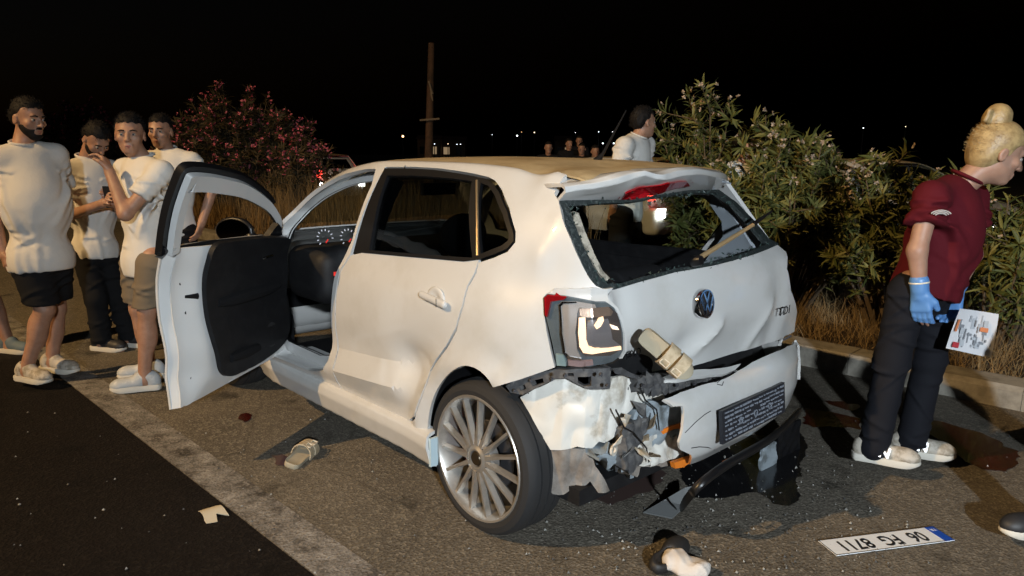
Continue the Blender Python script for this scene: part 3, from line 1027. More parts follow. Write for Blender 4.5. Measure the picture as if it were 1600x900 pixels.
def TOPS(x, w):
    """full roof sheet: right side without the buckled corner"""
    x = np.asarray(x, float); w = np.asarray(w, float)
    a = body(x, 12 - np.abs(w), True, TAPER2); b = body(x, 12 - np.abs(w), False, TAPER2) * np.array([1, -1, 1])
    k = np.clip((w + .4) / .8, 0, 1)[..., None]
    p = np.where((w >= 0)[..., None], a, b)
    zl = a[..., 2]; zr_ = b[..., 2]
    p[..., 2] = zl * k[..., 0] + zr_ * (1 - k[..., 0])
    return p
E2 = 12 - SEAM - .012
roof = top_panel("roof", [(-.28, E2), (-.30, 1.2), (-.285, 0), (-.23, -1.2), (-.13, -E2), (1.20, -E2), (1.24, -1.2), (1.26, 0), (1.24, 1.2), (1.20, E2)], TOPS, M_DUSTY_LIT, .03)
top_panel("windscreen", [(1.22, E2), (1.265, 1.2), (1.285, 0), (1.265, -1.2), (1.22, -E2), (1.88, -E2), (1.93, 0), (1.88, E2)], TOPS, M_CLEAR, .08, .005)
top_panel("bonnet", [(1.95, 2.65), (1.98, 0), (1.95, -2.65), (3.12, -2.65), (3.13, 0), (3.12, 2.65)], TOPS, M_PAINT, .08)
fb = Field((2.7, -.85, .12), (3.45, .85, .80), .03)
fb.box((2.93, 0, .40), (.24, .76, .24), .16, 0)
fb.build("front_bumper", M_PAINT, car)
MB().box((3.175, 0, .36), (.02, .9, .16)).build("front_grille", M_BLACK, car)
# antenna
ap = TOPS(np.array(.105), np.array(.0))
MB().tube([tuple(ap + np.array([.03, 0, -.005])), tuple(ap + np.array([-.005, 0, .03])), tuple(ap + np.array([-.10, -.03, .21]))], [.020, .007, .0025], 8).build("antenna", M_BLACK, car)

# --- right side, undamaged
rear_hole_r = [(-.14, 7.3), (-.10, 7.9), (.02, 8.55), (.2, 8.75), (.5, 8.85), (.86, 8.86), (.88, 7.5), (.90, 6.2), (.98, 4.5), (1.04, 2.4), (1.0, 1.7), (.8, 1.5), (.5, 1.5), (.43, 2.2), (.33, 3.6), (.20, 4.6), (.08, 5.4), (-.04, 6.4)]
right_outline = [(1.90, 1.1), (1.90, SEAM)] + [(x, SEAM) for x in np.arange(1.8, -.06, -.1)] + [(-.11, 9.7), (-.17, 8.6), (-.28, 7.2), (-.37, 6.2), (-.39, 5.9), (-.40, 4.4), (-.42, 3.4)] + \
    [(.345 * math.cos(a), z_to_v(.345 * math.cos(a), max(.21, .305 + .345 * math.sin(a)))) for a in np.linspace(math.radians(172), math.radians(10), 18)] + [(.36, .5), (.6, .45), (1.75, .45)]
wr = [(-.08, 7.2), (-.05, 7.8), (.05, 8.35), (.2, 8.55), (.5, 8.65), (.83, 8.66), (.85, 7.5), (.90, 5.5), (.5, 5.5), (.10, 5.7)]
wf = [(.98, 8.66), (1.25, 8.72), (1.45, 8.75), (1.6, 8.72), (1.72, 7.9), (1.70, 5.6), (1.03, 5.5)]
body_right = side_panel("body_side", right_outline, [wr, wf], surf=PR, thick=.02, material=M_PAINT, parent=car, step=.04)
for w_ in (wr, wf):
    side_panel("window_pane", grow(w_, .01 * (1 if area(w_) > 0 else -1)), surf=offs(PR, .01), thick=.004, material=M_CLEAR, parent=body_right, step=.08)
    flange("window_seal", w_, offs(PR, -.003), .03, M_BLACK, body_right)
for poly in ([(.96, 1.6), (1.06, 2.4), (.99, 4.8), (.9, 6.2), (.9, 8.7), (.98, 8.72), (.985, 6.3), (1.06, 4.8), (1.12, 2.4), (1.05, 1.6)],):
    side_panel("b_pillar_trim", poly, surf=offs(PR, .05), thick=.03, material=M_PLAST, parent=body_right)
# inner trims of the right side (seen through the broken rear window)
door_card = [(.42, 1.6), (.40, 3.0), (.20, 4.6), (.15, 5.4), (.90, 5.4), (1.02, 3.0), (1.0, 1.6)]
side_panel("door_card", door_card, surf=offs(PR, .07), thick=.02, material=M_PLAST, parent=body_right)
side_panel("door_card", [(1.08, 1.6), (1.08, 3.0), (1.02, 5.4), (1.70, 5.4), (1.74, 3.0), (1.7, 1.6)], surf=offs(PR, .07), thick=.02, material=M_PLAST, parent=body_right)
side_panel("pillar_trim", [(-.34, 4.0), (-.33, 6.2), (-.20, 8.2), (-.10, 9.3), (.02, 9.2), (-.08, 8.5), (-.14, 7.6), (-.13, 6.9), (.02, 5.6), (.05, 4.0)], surf=offs(PR, .075), thick=.02, material=M_GREYPL, parent=body_right)

side_panel("quarter_trim", [(-.33, 3.4), (-.35, 6.0), (.10, 6.05), (.5, 5.95), (.88, 5.95), (.92, 5.0), (.2, 4.6), (.36, 3.4)], surf=offs(PR, .06), thick=.02, material=M_PLAST, parent=body_right)
# --- B pillar on the left (inside the open doorway)
side_panel("b_pillar_trim", [(1.10, 1.6), (1.03, 3.4), (.99, 5.0), (.92, 6.4), (.905, 8.7), (.83, 8.7), (.84, 6.4), (.90, 5.0), (.95, 3.4), (.98, 1.6)], surf=offs(PL, .045), thick=.05, material=M_BLACK, parent=body_left)

# --- open front door (built closed, then swung on its hinge)
DA = math.radians(-57)
def swing(P):
    P = np.array(P, float)
    hx, hy = DF_X, .79
    x, y = P[..., 0] - hx, P[..., 1] - hy
    c, s = math.cos(DA), math.sin(DA)
    Q = P.copy()
    Q[..., 0] = hx + c * x - s * y; Q[..., 1] = hy + s * x + c * y
    return Q
front_door = empty("front_door", (0, 0, 0)); front_door.parent = car
D0 = lambda x, v: body(x, v, False, TAPER, .25)
d_edge = [(.905, 6.35), (.912, 5.9), (.928, 5.0), (.94, 3.6), (.945, 2.5), (.94, 1.8), (.925, 1.15)]
d_low = [(1.755, 1.45), (1.755, 6.35)] + d_edge + [(1.1, 1.18), (1.5, 1.3)]
side_panel("outer_skin", d_low, surf=D0, thick=.01, material=M_PAINT, parent=front_door, xform=swing)
i_edge = [(.955, 6.3), (.957, 5.6), (.965, 4.6), (.972, 3.4), (.97, 2.3), (.958, 1.6), (.94, 1.2)]
in_poly_ = [(1.75, 1.5), (1.75, 6.3)] + i_edge + [(1.1, 1.25)]
def inner_surf(x, v):
    """pressed inner panel: steps inwards towards the trim card"""
    e = np.clip((np.asarray(x) - .96) / .16, 0, 1)
    b = np.clip((np.asarray(v) - 1.1) / .8, 0, 1)
    k = np.minimum(e, b); k = k * k * (3 - 2 * k)
    p = offs(D0, .0)(x, v)
    p[..., 1] -= .045 + .055 * k
    return p
side_panel("inner_panel", in_poly_, surf=inner_surf, thick=.006, material=M_SHUT, parent=front_door, xform=swing, step=.022)
# closing face round the edge
def edge_strip(name, La, Lb, fa, fb_, material, parent):
    sc = np.array([1, VS])
    k = 60
    def even(L):
        L = np.asarray(L, float); d = np.r_[0, np.cumsum(np.linalg.norm(np.diff(L * sc, axis=0), axis=1))]
        t = np.linspace(0, d[-1], k); return np.stack([np.interp(t, d, L[:, 0]), np.interp(t, d, L[:, 1])], 1)
    a, b = even(La), even(Lb)
    V = np.concatenate([swing(fa(a[:, 0], a[:, 1])), swing(fb_(b[:, 0], b[:, 1]))])
    return mesh_obj(name, V, [(i, i + 1, i + 1 + k, i + k) for i in range(k - 1)], material, parent, True, 50)
for ea, eb in ((d_edge, i_edge), ([(.925, 1.15), (1.1, 1.18), (1.5, 1.3), (1.755, 1.45)], [(.94, 1.2), (1.1, 1.25), (1.5, 1.38), (1.75, 1.5)]), ([(1.755, 1.45), (1.755, 6.35)], [(1.75, 1.5), (1.75, 6.3)])):
    edge_strip("shut_face", ea, eb, D0, inner_surf, M_SHUT, front_door)
card = [(1.74, 2.6), (1.74, 5.4), (1.74, 6.42), (1.2, 6.42), (1.075, 6.42), (1.08, 5.3), (1.09, 4.0), (1.115, 2.6), (1.15, 1.85), (1.21, 1.62), (1.45, 1.66), (1.68, 1.9)]
def card_surf(x, v):
    p = D0(x, v)
    p[..., 1] -= .118 + .02 * np.exp(-((np.asarray(v) - 4.6) / .5) ** 2) * np.clip((np.asarray(x) - 1.1) * 6, 0, 1) + .010 * np.exp(-((np.asarray(v) - 2.4) / .5) ** 2)
    return p
side_panel("trim_card", smooth_poly(card, 3), surf=card_surf, thick=.025, material=M_PLAST, parent=front_door, xform=swing)
# armrest, pull handle, speaker and pocket on the trim card
def card_pt(x, v, lift): return swing(card_surf(np.array(x), np.array(v)) - np.array([0, lift, 0]))
MB().tube([tuple(card_pt(x, 4.25, .02)) for x in (1.16, 1.25, 1.4, 1.55, 1.66)], [.020, .034, .036, .034, .018], 10).build("armrest", M_FABRIC, front_door)
MB().tube([tuple(card_pt(x, v, l)) for x, v, l in ((1.60, 5.35, .01), (1.58, 5.38, .03), (1.52, 5.36, .03), (1.50, 5.33, .01))], .008, 8).build("inner_handle", M_CHROME, front_door)
sc2 = card_pt(1.56, 2.55, .012)
disc("speaker_grille", sc2, .075, mat("speaker_mesh", (.016, .016, .017), .7, bump=(300, .8, .002)), front_door, swing(np.array([[0, -1.0, 0]]))[0] - swing(np.array([[0, 0.0, 0]]))[0], .008, 28)
MB().tube([tuple(card_pt(x, 2.3, .03)) for x in (1.2, 1.3, 1.42)], [.02, .03, .02], 8).build("door_pocket", M_FABRIC, front_door)
MB().tube([tuple(card_pt(x, 5.9, .004)) for x in (1.12, 1.4, 1.7)], .004, 6).build("card_seam", mat("seam_grey", (.03, .03, .032), .5), front_door)
# window frame of the open door
def inset(L, dx):
    """curve moved dx metres towards the inside of the window"""
    sc = np.array([1, VS]); M = np.asarray(L) * sc
    t = np.gradient(M, axis=0); t /= np.maximum(np.linalg.norm(t, axis=1), 1e-9)[:, None]
    n = np.stack([t[:, 1], -t[:, 0]], 1)
    return (M + n * dx) / sc
fr_c = chaikin([(.905, 6.2), (.885, 7.4), (.874, 8.5), (.870, 8.83), (.885, 8.90), (.93, 8.91), (1.05, 8.92), (1.25, 8.93), (1.45, 8.95), (1.60, 8.93), (1.70, 8.70), (1.752, 7.4), (1.755, 6.2)], 3)
fr_o = inset(fr_c, .004); fr_i = inset(fr_c, .048)
side_panel("window_frame", np.concatenate([fr_o, fr_i[::-1]]), surf=offs(D0, .035), thick=.03, material=M_SHUT, parent=front_door, xform=swing, step=.025)
k_e = int(len(fr_c) * .74)
side_panel("frame_cover", np.concatenate([inset(fr_c, -.022)[:k_e], inset(fr_c, .022)[:k_e][::-1]]), surf=offs(D0, -.002), thick=.034, material=M_BLACK, parent=front_door, xform=swing, step=.025)
run = MB()
run.tube([tuple(swing(offs(D0, .045)(np.array(a), np.array(b)))) for a, b in fr_i[2:-2:2]], .010, 6)
run.build("window_rubber", M_BLACK, front_door)
MB().tube([tuple(swing(offs(D0, .03)(np.array(a), np.array(b)))) for a, b in ((.89, 6.32), (1.2, 6.36), (1.74, 6.4))], .014, 6).build("belt_rubber", M_BLACK, front_door)
tri = [(1.60, 6.3), (1.755, 6.3), (1.755, 7.3), (1.69, 8.3), (1.655, 8.3), (1.63, 7.2)]
side_panel("mirror_sail", tri, surf=offs(D0, .045), thick=.03, material=M_BLACK, parent=front_door, xform=swing)
# mirror
mc = np.array([1.66, .93, 1.04])
mf = Field(mc - .18, mc + .18, .008)
mf.ell(mc, (.045, .115, .075), 0).box(mc + np.array([-.06, 0, 0]), (.045, .2, .2), .01, .012, 'sub')
mf.cone(mc + np.array([.0, -.10, -.045]), (1.68, .775, 1.0), .03, .025, .02)
V_, Q_ = mf.mesh()
mirror = mesh_obj("mirror", swing(V_), Q_, M_BLACK, front_door)
gl_ = [(mc[0] - .017, mc[1] + .10 * math.cos(a), mc[2] + .062 * math.sin(a)) for a in np.linspace(0, 2 * math.pi, 25)[:-1]]
mesh_obj("mirror_glass", swing(np.array(gl_)), [tuple(range(24))], mat("mirror_glass", (.10, .11, .12), .05, 1.0), mirror, False)
# latch hardware on the door's shut face
def shut_pt(x, v): return swing(inner_surf(np.array(x), np.array(v)))
ndir = swing(np.array([[0, -1.0, 0]]))[0] - swing(np.array([[0, 0.0, 0]]))[0]
for (x, v, r) in ((1.015, 4.95, .012), (1.035, 4.1, .012), (1.03, 1.9, .011), (1.06, 5.15, .005), (.985, 5.55, .006), (.995, 5.55, .005)):
    disc("latch_bolt", shut_pt(x, v), r, M_BLACK, front_door, ndir)
lp = [shut_pt(1.03, 4.55), shut_pt(1.085, 4.52)]
MB().tube([tuple(lp[0]), tuple(lp[1])], [.009, .017], 8).build("latch", M_BLACK, front_door)
MB().tube([tuple(swing(np.array([1.70, .70, .66]))), (1.775, .74, .66)], .016, 8).build("door_check_strap", M_BLACK, front_door)
hnd = D0(np.array(1.02), np.array(5.2))
mh = MB().tube([tuple(swing(hnd + np.array([.07, .014, 0]))), tuple(swing(hnd + np.array([-.05, .016, 0])))], [.013, .015], 10)
mh.build("door_handle", M_PAINT, front_door)


# ------------------------------------------------------------------ wheels
def wheel(name_side, cx, sy, camber=0.0):
    w = empty("wheel", (cx, 0, 0)); w.parent = car
    # local frame: z axis = outwards along +y (or -y)
    M = Matrix.Translation((0, sy * .80, .305)) @ Matrix.Rotation(-sy * math.pi / 2 + camber, 4, 'X')
    R = .305
    prof = [(.238, -.012), (.246, -.002), (.266, .002), (.288, -.006), (.299, -.02), (.304, -.038), (.305, -.050), (.297, -.051), (.297, -.058), (.305, -.059), (.305, -.092), (.297, -.093), (.297, -.100), (.305, -.101),
            (.305, -.134), (.297, -.135), (.297, -.142), (.305, -.143), (.304, -.165), (.297, -.185), (.27, -.20), (.23, -.195)]
    MB().lathe(prof, 56, M).build("tyre", M_RUBBER, w, sharp=28)
    MB().lathe([(.249, -.004), (.245, .003), (.237, .001), (.230, -.012), (.220, -.05), (.205, -.14), (.22, -.19), (.24, -.19)], 56, M).build("rim_barrel", M_ALLOY, w)
    n = 15
    sp = MB()
    for i in range(n):
        a = 2 * math.pi * i / n + .1
        Rz = Matrix.Rotation(a, 4, 'Z')
        # tapered straight spoke, deep towards the rim
        pts = [(.055, .015, .0), (.14, .0082, -.006), (.232, .0105, -.010)]
        vs = []
        for r_, wd, zt_ in pts:
            vs += [(r_, -wd, zt_ - .022), (r_, -wd * .55, zt_), (r_, wd * .55, zt_), (r_, wd, zt_ - .022), (r_, 0, zt_ - .035)]
        fs = []
        for k in range(2):
            for j in range(5):
                fs.append((k * 5 + j, k * 5 + (j + 1) % 5, (k + 1) * 5 + (j + 1) % 5, (k + 1) * 5 + j))
        fs += [(0, 1, 2, 3, 4), (14, 13, 12, 11, 10)]
        s_ = MB().add(vs, [tuple(f[::-1]) for f in fs], M @ Rz)
        s_.build("spoke", M_ALLOY, w, sharp=20)
    MB().lathe([(.0, -.012), (.030, -.012), (.033, .002), (.040, .004), (.055, -.004), (.075, -.012), (.08, -.05), (0, -.05)], 36, M).build("hub", M_ALLOY, w, sharp=25)
    MB().lathe([(0, .004), (.024, .003), (.0285, -.003), (.0285, -.014)], 28, M).build("centre_cap", mat("dark_bronze_cap", (.05, .035, .02), .3, .6), w)
    for i in range(5):
        a = 2 * math.pi * i / 5 + .3
        MB().lathe([(0, -.004), (.007, -.004), (.0085, -.007), (.0085, -.02)], 8, M @ Matrix.Translation((.052 * math.cos(a), .052 * math.sin(a), 0))).build("wheel_bolt", M_DARKMETAL, w)
    MB().lathe([(.06, -.075), (.135, -.075), (.135, -.09), (.06, -.09)], 40, M).build("brake_disc", M_DARKMETAL, w)
    cal = MB()
    for k in range(7):
        a = math.radians(-32 + k * 9) if sy > 0 else math.radians(180 - 32 + k * 9)
        cal.box((.118 * math.cos(a), .118 * math.sin(a), -.082), (.055, .03, .055), M, rz=a)
    cal.build("brake_caliper", mat("red_caliper", (.32, .02, .015), .4), w)
    MB().lathe([(0, -.10), (.225, -.10), (.225, -.19), (0, -.19)], 24, M).build("inner_drum", M_BLACK, w)
    return w
wheel("l", 0.0, 1)
wheel("r", 0.0, -1)
wheel("l", 2.47, 1)
wheel("r", 2.47, -1)
# wheel housings
for cx in (0.0, 2.47):
    for sy in (1, -1):
        hs = MB()
        end_ = 188 if (cx > 1 or sy < 0) else 112          # the crushed corner has lost the rear half
        prof = [(x, z) for x, z in [(.36 * math.cos(a), .33 + .37 * math.sin(a)) for a in np.linspace(math.radians(-8), math.radians(end_), 20)]]
        vs = [(cx + x, sy * .80, max(z, .16)) for x, z in prof] + [(cx + x, sy * .50, max(z, .16)) for x, z in prof]
        n = len(prof)
        fs = [(i, i + 1, i + 1 + n, i + n) for i in range(n - 1)] + [tuple(range(n, 2 * n))]
        mesh_obj("wheel_housing", vs, fs, M_BLACK, car, True, 40)

# ------------------------------------------------------------------ the crushed tail
HB = [(.45, -.40), (.62, -.425), (.80, -.462), (.93, -.455), (1.0, -.43), (1.31, -.27), (1.40, -.22)]
def hatch(y, z, dent=True):
    y = np.asarray(y, float); z = np.asarray(z, float)
    cv = .085 * (np.abs(y) / .62) ** 2.2
    x = pchip(z, HB) + np.where(y > 0, cv, cv * .35) + np.interp(z, [.6, 1.0, 1.31, 1.4], [-.035, -.03, .09, .11]) * np.clip(-y / .6, -.35, 1.1)
    if dent:
        x = x + .045 * gauss(y, z, .32, .66, .22, .12) - .024 * ridge(y, z, -.12, .80, .04, .66, .03) - .022 * ridge(y, z, .04, .66, .24, .63, .025) \
            + .026 * gauss(y, z, .06, .73, .09, .08) + .014 * gauss(y, z, -.30, .72, .20, .10) \
            - .016 * ridge(y, z, -.52, .84, -.36, .62, .03) + .014 * gauss(y, z, -.56, .75, .07, .2) - .020 * ridge(y, z, .50, .98, .46, .70, .03) \
            + .02 * gauss(y, z, .45, .92, .05, .1) + .012 * gauss(y, z, 0.2, .95, .3, .05)
        x = x + .003 * np.sin(y * 9 + z * 7) * np.sin(z * 11 - y * 4)
    return np.stack([x, y, z], -1)
def hatch_px(pix): return unproject(lambda y, z: hatch(y, z, False), pix, (-.85, .75), (.4, 1.42))
hatch_root = empty("tailgate", (0, 0, 0)); hatch_root.parent = car
lower_px = [(962, 450), (1000, 439), (1055, 424), (1117, 413), (1178, 396), (1216, 383), (1229, 394), (1230, 420), (1236, 454), (1246, 488), (1241, 518), (1210, 534), (1161, 549), (1120, 561), (1088, 571), (1062, 583), (1040, 579), (1018, 586), (998, 583), (984, 577), (975, 561), (979, 548), (978, 521), (973, 502), (964, 481), (951, 471), (950, 460)]
lower = hatch_px(lower_px)
panel("lower_panel", lower, hatch, (), .016, .012, False, M_PAINT, hatch_root, outward=(-1, 0, 0))
# window seal with the stumps of the burst glass
seal_out = hatch_px([(873, 313), (932, 312), (985, 312), (1022, 305), (1076, 297), (1122, 296), (1150, 316), (1178, 345), (1200, 372), (1216, 381), (1178, 397), (1117, 414), (1055, 425), (1000, 440), (962, 451), (945, 453), (932, 449), (921, 436), (906, 407), (892, 375), (877, 334)])
seal_in = hatch_px([(888, 322), (935, 318), (985, 316), (1022, 309), (1076, 301), (1117, 300), (1143, 318), (1168, 345), (1188, 371), (1199, 380), (1170, 392), (1117, 408), (1055, 419), (1000, 433), (966, 443), (948, 443), (938, 436), (926, 416), (910, 384), (896, 348)])
M_SEAL = mat("burst_glass_seal", (.018, .024, .024), .5, noise=(60, (.07, .085, .08), .55, .72), bump=(90, .8, .006))
hs_ = lambda y, z: hatch(y, z, False)
seal_o = panel("window_seal", seal_out, lambda y, z: hs_(y, z) + np.array([-.004, 0, 0]), [seal_in], .016, .018, False, M_SEAL, hatch_root, outward=(-1, 0, 0))
sh = MB()
rs = np.random.default_rng(5)
ring = resample(seal_in, .012); ring_o = resample(seal_out, .012)
for q in ring:
    for _ in range(1):
        s_ = rs.uniform(.002, .0065)
        d = rs.normal(0, .008, 2)
        p0 = hs_(q[0] + d[0], q[1] + d[1]) + np.array([rs.uniform(-.012, .004), 0, 0])
        vs = [p0 + rs.normal(0, s_, 3) for _ in range(4)]
        sh.add(vs, [(0, 1, 2), (0, 2, 3), (0, 3, 1), (1, 3, 2)])
go = sh.build("glass_crumbs", mat("green_glass_crumbs", (.05, .075, .07), .2, trans=.2, noise=(80, (.18, .22, .20), .55, .72)), seal_o, smooth=False)
go["kind"] = "stuff"
# ragged cream edge inside the left pillar
pil = hatch_px([(900, 330), (909, 333), (919, 362), (934, 398), (947, 424), (958, 435), (953, 440), (941, 428), (925, 400), (909, 366), (901, 345)])
panel("bare_pillar_edge", pil, lambda y, z: hs_(y, z) + np.array([.015, 0, 0]), (), .012, .02, False, mat("dirty_cream_metal", (.45, .40, .32), .6, noise=(30, (.16, .14, .11), .45, .6), bump=(40, .8, .01)), hatch_root, outward=(-1, 0, 0))
# far-side pillar frame of the tailgate
pr = hatch_px([(1122, 297), (1150, 316), (1178, 345), (1200, 372), (1205, 384), (1192, 386), (1176, 366), (1150, 338), (1128, 316), (1112, 305)])
# spoiler: buckled top of the tailgate
def spoil(y, s):
    """s 0 = front edge meeting the roof, 1 = crest, 2 = lower lip above the window"""
    y = np.asarray(y, float); s = np.asarray(s, float)
    c = .10 * (np.abs(y) / .6) ** 2.5
    top = pchip(np.interp(s, [0, 1, 2], [-.27, -.335, -.285]), [(-.4, -.4), (1, 1)])
    x = np.interp(s, [0, .8, 1, 1.15, 2], [-.235, -.345, -.365, -.365, -.268]) + c
    z = np.interp(s, [0, .8, 1, 1.15, 2], [1.405, 1.408, 1.398, 1.378, 1.305]) - .05 * (np.abs(y) / .6) ** 2.2
    x = x + .11 * np.clip(-y / .58, -.25, 1.05)
    l = np.clip((y + .02) / .3, 0, 1)
    w1 = ridge(y, s, .46, .6, .40, 2.0, .05); w2 = ridge(y, s, .30, .6, .33, 1.9, .05); w3 = ridge(y, s, .20, .8, .27, 1.6, .04); w4 = ridge(y, s, .56, .8, .50, 1.5, .05)
    x = x + l * (.02 - .018 * w1 - .030 * w2 - .020 * w3 - .012 * w4 + .006 * np.sin(y * 31 + s * 4))
    z = z + l * (-.004 + .014 * w2 + .006 * w1 - .006 * np.sin(y * 23 + s * 3)) + .003 * np.sin(y * 14 + s * 2)
    return np.stack([x, y, z], -1)
panel("spoiler", [(-.575, .02), (-.3, 0), (.0, 0), (.3, 0), (.60, .02), (.625, 1.0), (.60, 2.0), (.3, 2.0), (0, 2.0), (-.3, 2.0), (-.56, 2.0), (-.585, 1.0)], spoil, (), .03, .012, False, M_PAINT, hatch_root, outward=(-1, 0, .5))
def spoil_px(pix): return unproject(spoil, pix, (-.65, .65), (.3, 2.0))
bl = spoil_px([(974, 303), (1007, 292), (1040, 287), (1070, 284), (1075, 291), (1040, 298), (1019, 304), (987, 310)])
panel("brake_light", bl, lambda y, s: spoil(y, s) + np.array([-.010, 0, 0]), (), .03, .02, False, M_RED, hatch_root, outward=(-1, 0, 0))
# emblem: ring, dark disc, V over W
ec = hatch_px([(1098, 474)])[0]
ep = hatch(ec[0], ec[1])
ep = np.array([ep[0] - .014, ep[1], ep[2]])
EM = frame_matrix(ep, (.06, -1, 0), (.10, 0, 1))
emb = MB().lathe([(0.0001, .004), (.052, .004), (.054, .0), (.054, -.03), (0.0001, -.03)], 40, EM).build("emblem", mat("emblem_black", (.015, .015, .016), .2, coat=1), hatch_root)
MB().lathe([(.050, .002), (.051, .008), (.057, .008), (.0595, .002), (.0595, -.03), (.050, -.03)], 48, EM, True).build("emblem_ring", M_CHROME, emb)
def strokes(name, segs, w, M, material, parent, t=.006):
    mb = MB()
    for (x0, y0), (x1, y1) in segs:
        d = np.array([x1 - x0, y1 - y0]); L = np.linalg.norm(d); a = math.atan2(d[1], d[0])
        mb.box(((x0 + x1) / 2, (y0 + y1) / 2, t), (L + w * .5, w, .005), M, rz=a)
    return mb.build(name, material, parent, smooth=False)
k_ = .001
strokes("emblem_letter", [((-19 * k_, 43 * k_), (0, 8 * k_)), ((0, 8 * k_), (19 * k_, 43 * k_))], .008, EM, M_CHROME, emb, .0062)
strokes("emblem_letter", [((-43 * k_, 24 * k_), (-18 * k_, -38 * k_)), ((-18 * k_, -38 * k_), (0, -2 * k_)), ((0, -2 * k_), (18 * k_, -38 * k_)), ((18 * k_, -38 * k_), (43 * k_, 24 * k_))], .008, EM, M_CHROME, emb, .0066)
def on_hatch(u, v, lift=.004):
    c = hatch_px([(u, v)])[0]
    p = hatch(c[0], c[1]); return p + np.array([-lift - .012, 0, 0])
t1 = on_hatch(1217, 485)
text_mesh("lettering", "TDI", .052, M_BLACK, hatch_root, frame_matrix(t1 + np.array([-.022, 0, 0]), (-.04, -1, .06), (.05, 0, 1)), .0008, .2, 1.15, .0)
t2 = on_hatch(986, 552)
text_mesh("lettering", "POLO", .040, M_BLACK, hatch_root, frame_matrix(t2 + np.array([-.020, 0, 0]), (-.05, -1, .10), (.05, 0, 1)), .0015, .15, .75, .0)
t3 = on_hatch(1221, 526)
text_mesh("dealer_lettering", "remzim", .024, mat("grey_print", (.08, .08, .09), .5), hatch_root, frame_matrix(t3 + np.array([-.012, 0, 0]), (-.04, -1, .16), (.05, 0, 1)), .001, .2)
# wiper, bent up out of the opening
wb = on_x(1086, 405, -.45)
wt = on_x(1206, 330, -.47)
wm = wb * .3 + wt * .7
mid1 = wb * .92 + wt * .08
wip = MB().tube([tuple(wb + np.array([0, 0, -.01])), tuple(mid1 + np.array([-.008, 0, 0])), tuple(wm + np.array([-.012, 0, 0]))], [.012, .0105, .008], 8).build("wiper_arm", mat("lamplit_wiper_brown", (.30, .20, .10), .4), hatch_root)  # arm's brown carries the ochre lamp light falling on it
MB().tube([tuple(wm + np.array([-.01, 0, 0])), tuple(wt)], [.010, .004], 6).build("wiper_blade", M_BLACK, wip)
disc("wiper_hub", wb + np.array([-.01, 0, -.005]), .022, M_BLACK, wip, (-1, 0, .25), .02)

# --- tail light on the left corner
def corner(u, z):
    """u runs round the rear left corner: 0 on the side, 1 on the tail"""
    u = np.asarray(u, float); z = np.asarray(z, float)
    x = np.interp(u, [-1.2, -.4, 0, .25, .5, .75, 1, 1.4, 2.6], [.26, -.14, -.29, -.395, -.455, -.485, -.50, -.51, -.50])
    y = np.interp(u, [-1.2, -.4, 0, .25, .5, .75, 1, 1.4, 2.6], [.83, .80, .765, .72, .665, .61, .555, .46, .16])
    k = .04 * np.clip(np.abs(z - .86) / .12, 0, 1) ** 2
    return np.stack([x + k * .6, y - k * .3, z], -1)
def corner_px(pix): return unproject(corner, pix, (-.4, 1.4), (.55, 1.1))
tail_light = empty("tail_light", (0, 0, 0)); tail_light.parent = car
lo_px = [(852, 464), (856, 461), (885, 463), (932, 472), (947, 472), (961, 482), (970, 502), (974.5, 521), (975, 548), (969, 558.5), (958, 567), (924, 574), (887, 573), (870, 572), (862, 530), (852, 490)]
LO = corner_px(lo_px)
def cpanel(name, pix, push, thick, material, parent, step=.014, holes=()):
    return panel(name, corner_px(pix), lambda u, z: (lambda p: p + (np.array([.8, -.6, 0]) * push))(corner(u, z)), [corner_px(h) for h in holes], step, thick, False, material, parent, outward=(-.8, .6, 0))
M_SMOKE = mat("smoked_lamp_housing", (.13, .16, .18), .18, coat=1, noise=(18, (.10, .12, .13), .5, .7))
M_LAMPGREY = mat("lamp_grey", (.40, .36, .33), .4, coat=1)
M_CHROME2 = mat("lamp_reflector", (.62, .60, .58), .12, .9)
M_GLOW = mat("lit_lamp_tube", (.9, .7, .5), .3, emit=(1.0, .66, .38), emit_strength=1.5)
cpanel("housing", lo_px, .012, .03, M_SMOKE, tail_light)
cpanel("red_corner", [(851, 492), (850, 465), (856, 460), (886, 463), (880, 468), (860, 471), (857, 483), (854, 495)], -.004, .014, M_RED, tail_light)
cpanel("outer_reflector", [(873, 476), (878, 471), (900, 471), (930, 476), (932, 482), (905, 481), (902, 490), (899, 520), (902, 548), (908, 560), (888, 558), (880, 552), (875, 520)], .002, .012, M_LAMPGREY, tail_light)
cpanel("trim_ring", [(873, 476), (878, 471), (900, 471), (901, 473), (880, 474), (876, 479), (878, 520), (883, 550), (890, 557), (908, 560), (908, 563), (888, 561), (880, 553), (875, 522)], -.003, .006, M_CHROME, tail_light, .006)
cpanel("inner_bowl", [(904, 480), (955, 480), (965, 490), (971, 515), (972, 546), (955, 556), (915, 557), (903, 545), (901, 515)], .004, .012, mat("dark_bowl", (.09, .075, .068), .2, coat=1), tail_light)
cpanel("reflector_plate", [(905, 482), (950, 479), (958, 487), (955, 493), (912, 496), (906, 493)], -.001, .008, mat("copper_reflector", (.46, .33, .25), .2, .6), tail_light)
cpanel("reflector_plate", [(918, 500), (950, 498), (957, 530), (970, 540), (940, 544), (920, 540), (915, 532)], -.001, .008, mat("plate_grey", (.24, .22, .225), .3, .3), tail_light)
cpanel("light_tube", [(904, 496), (914, 495.5), (915.5, 530), (919, 541), (930, 544.5), (970, 541), (970.5, 546), (950, 549), (925, 553), (911, 551), (905, 541), (903, 520)], -.004, .008, M_GLOW, tail_light, .008)
cpanel("bulb", [(928, 508), (936, 496), (942, 494), (943, 501), (938, 510), (932, 514)], -.005, .01, M_GLOW, tail_light, .008)
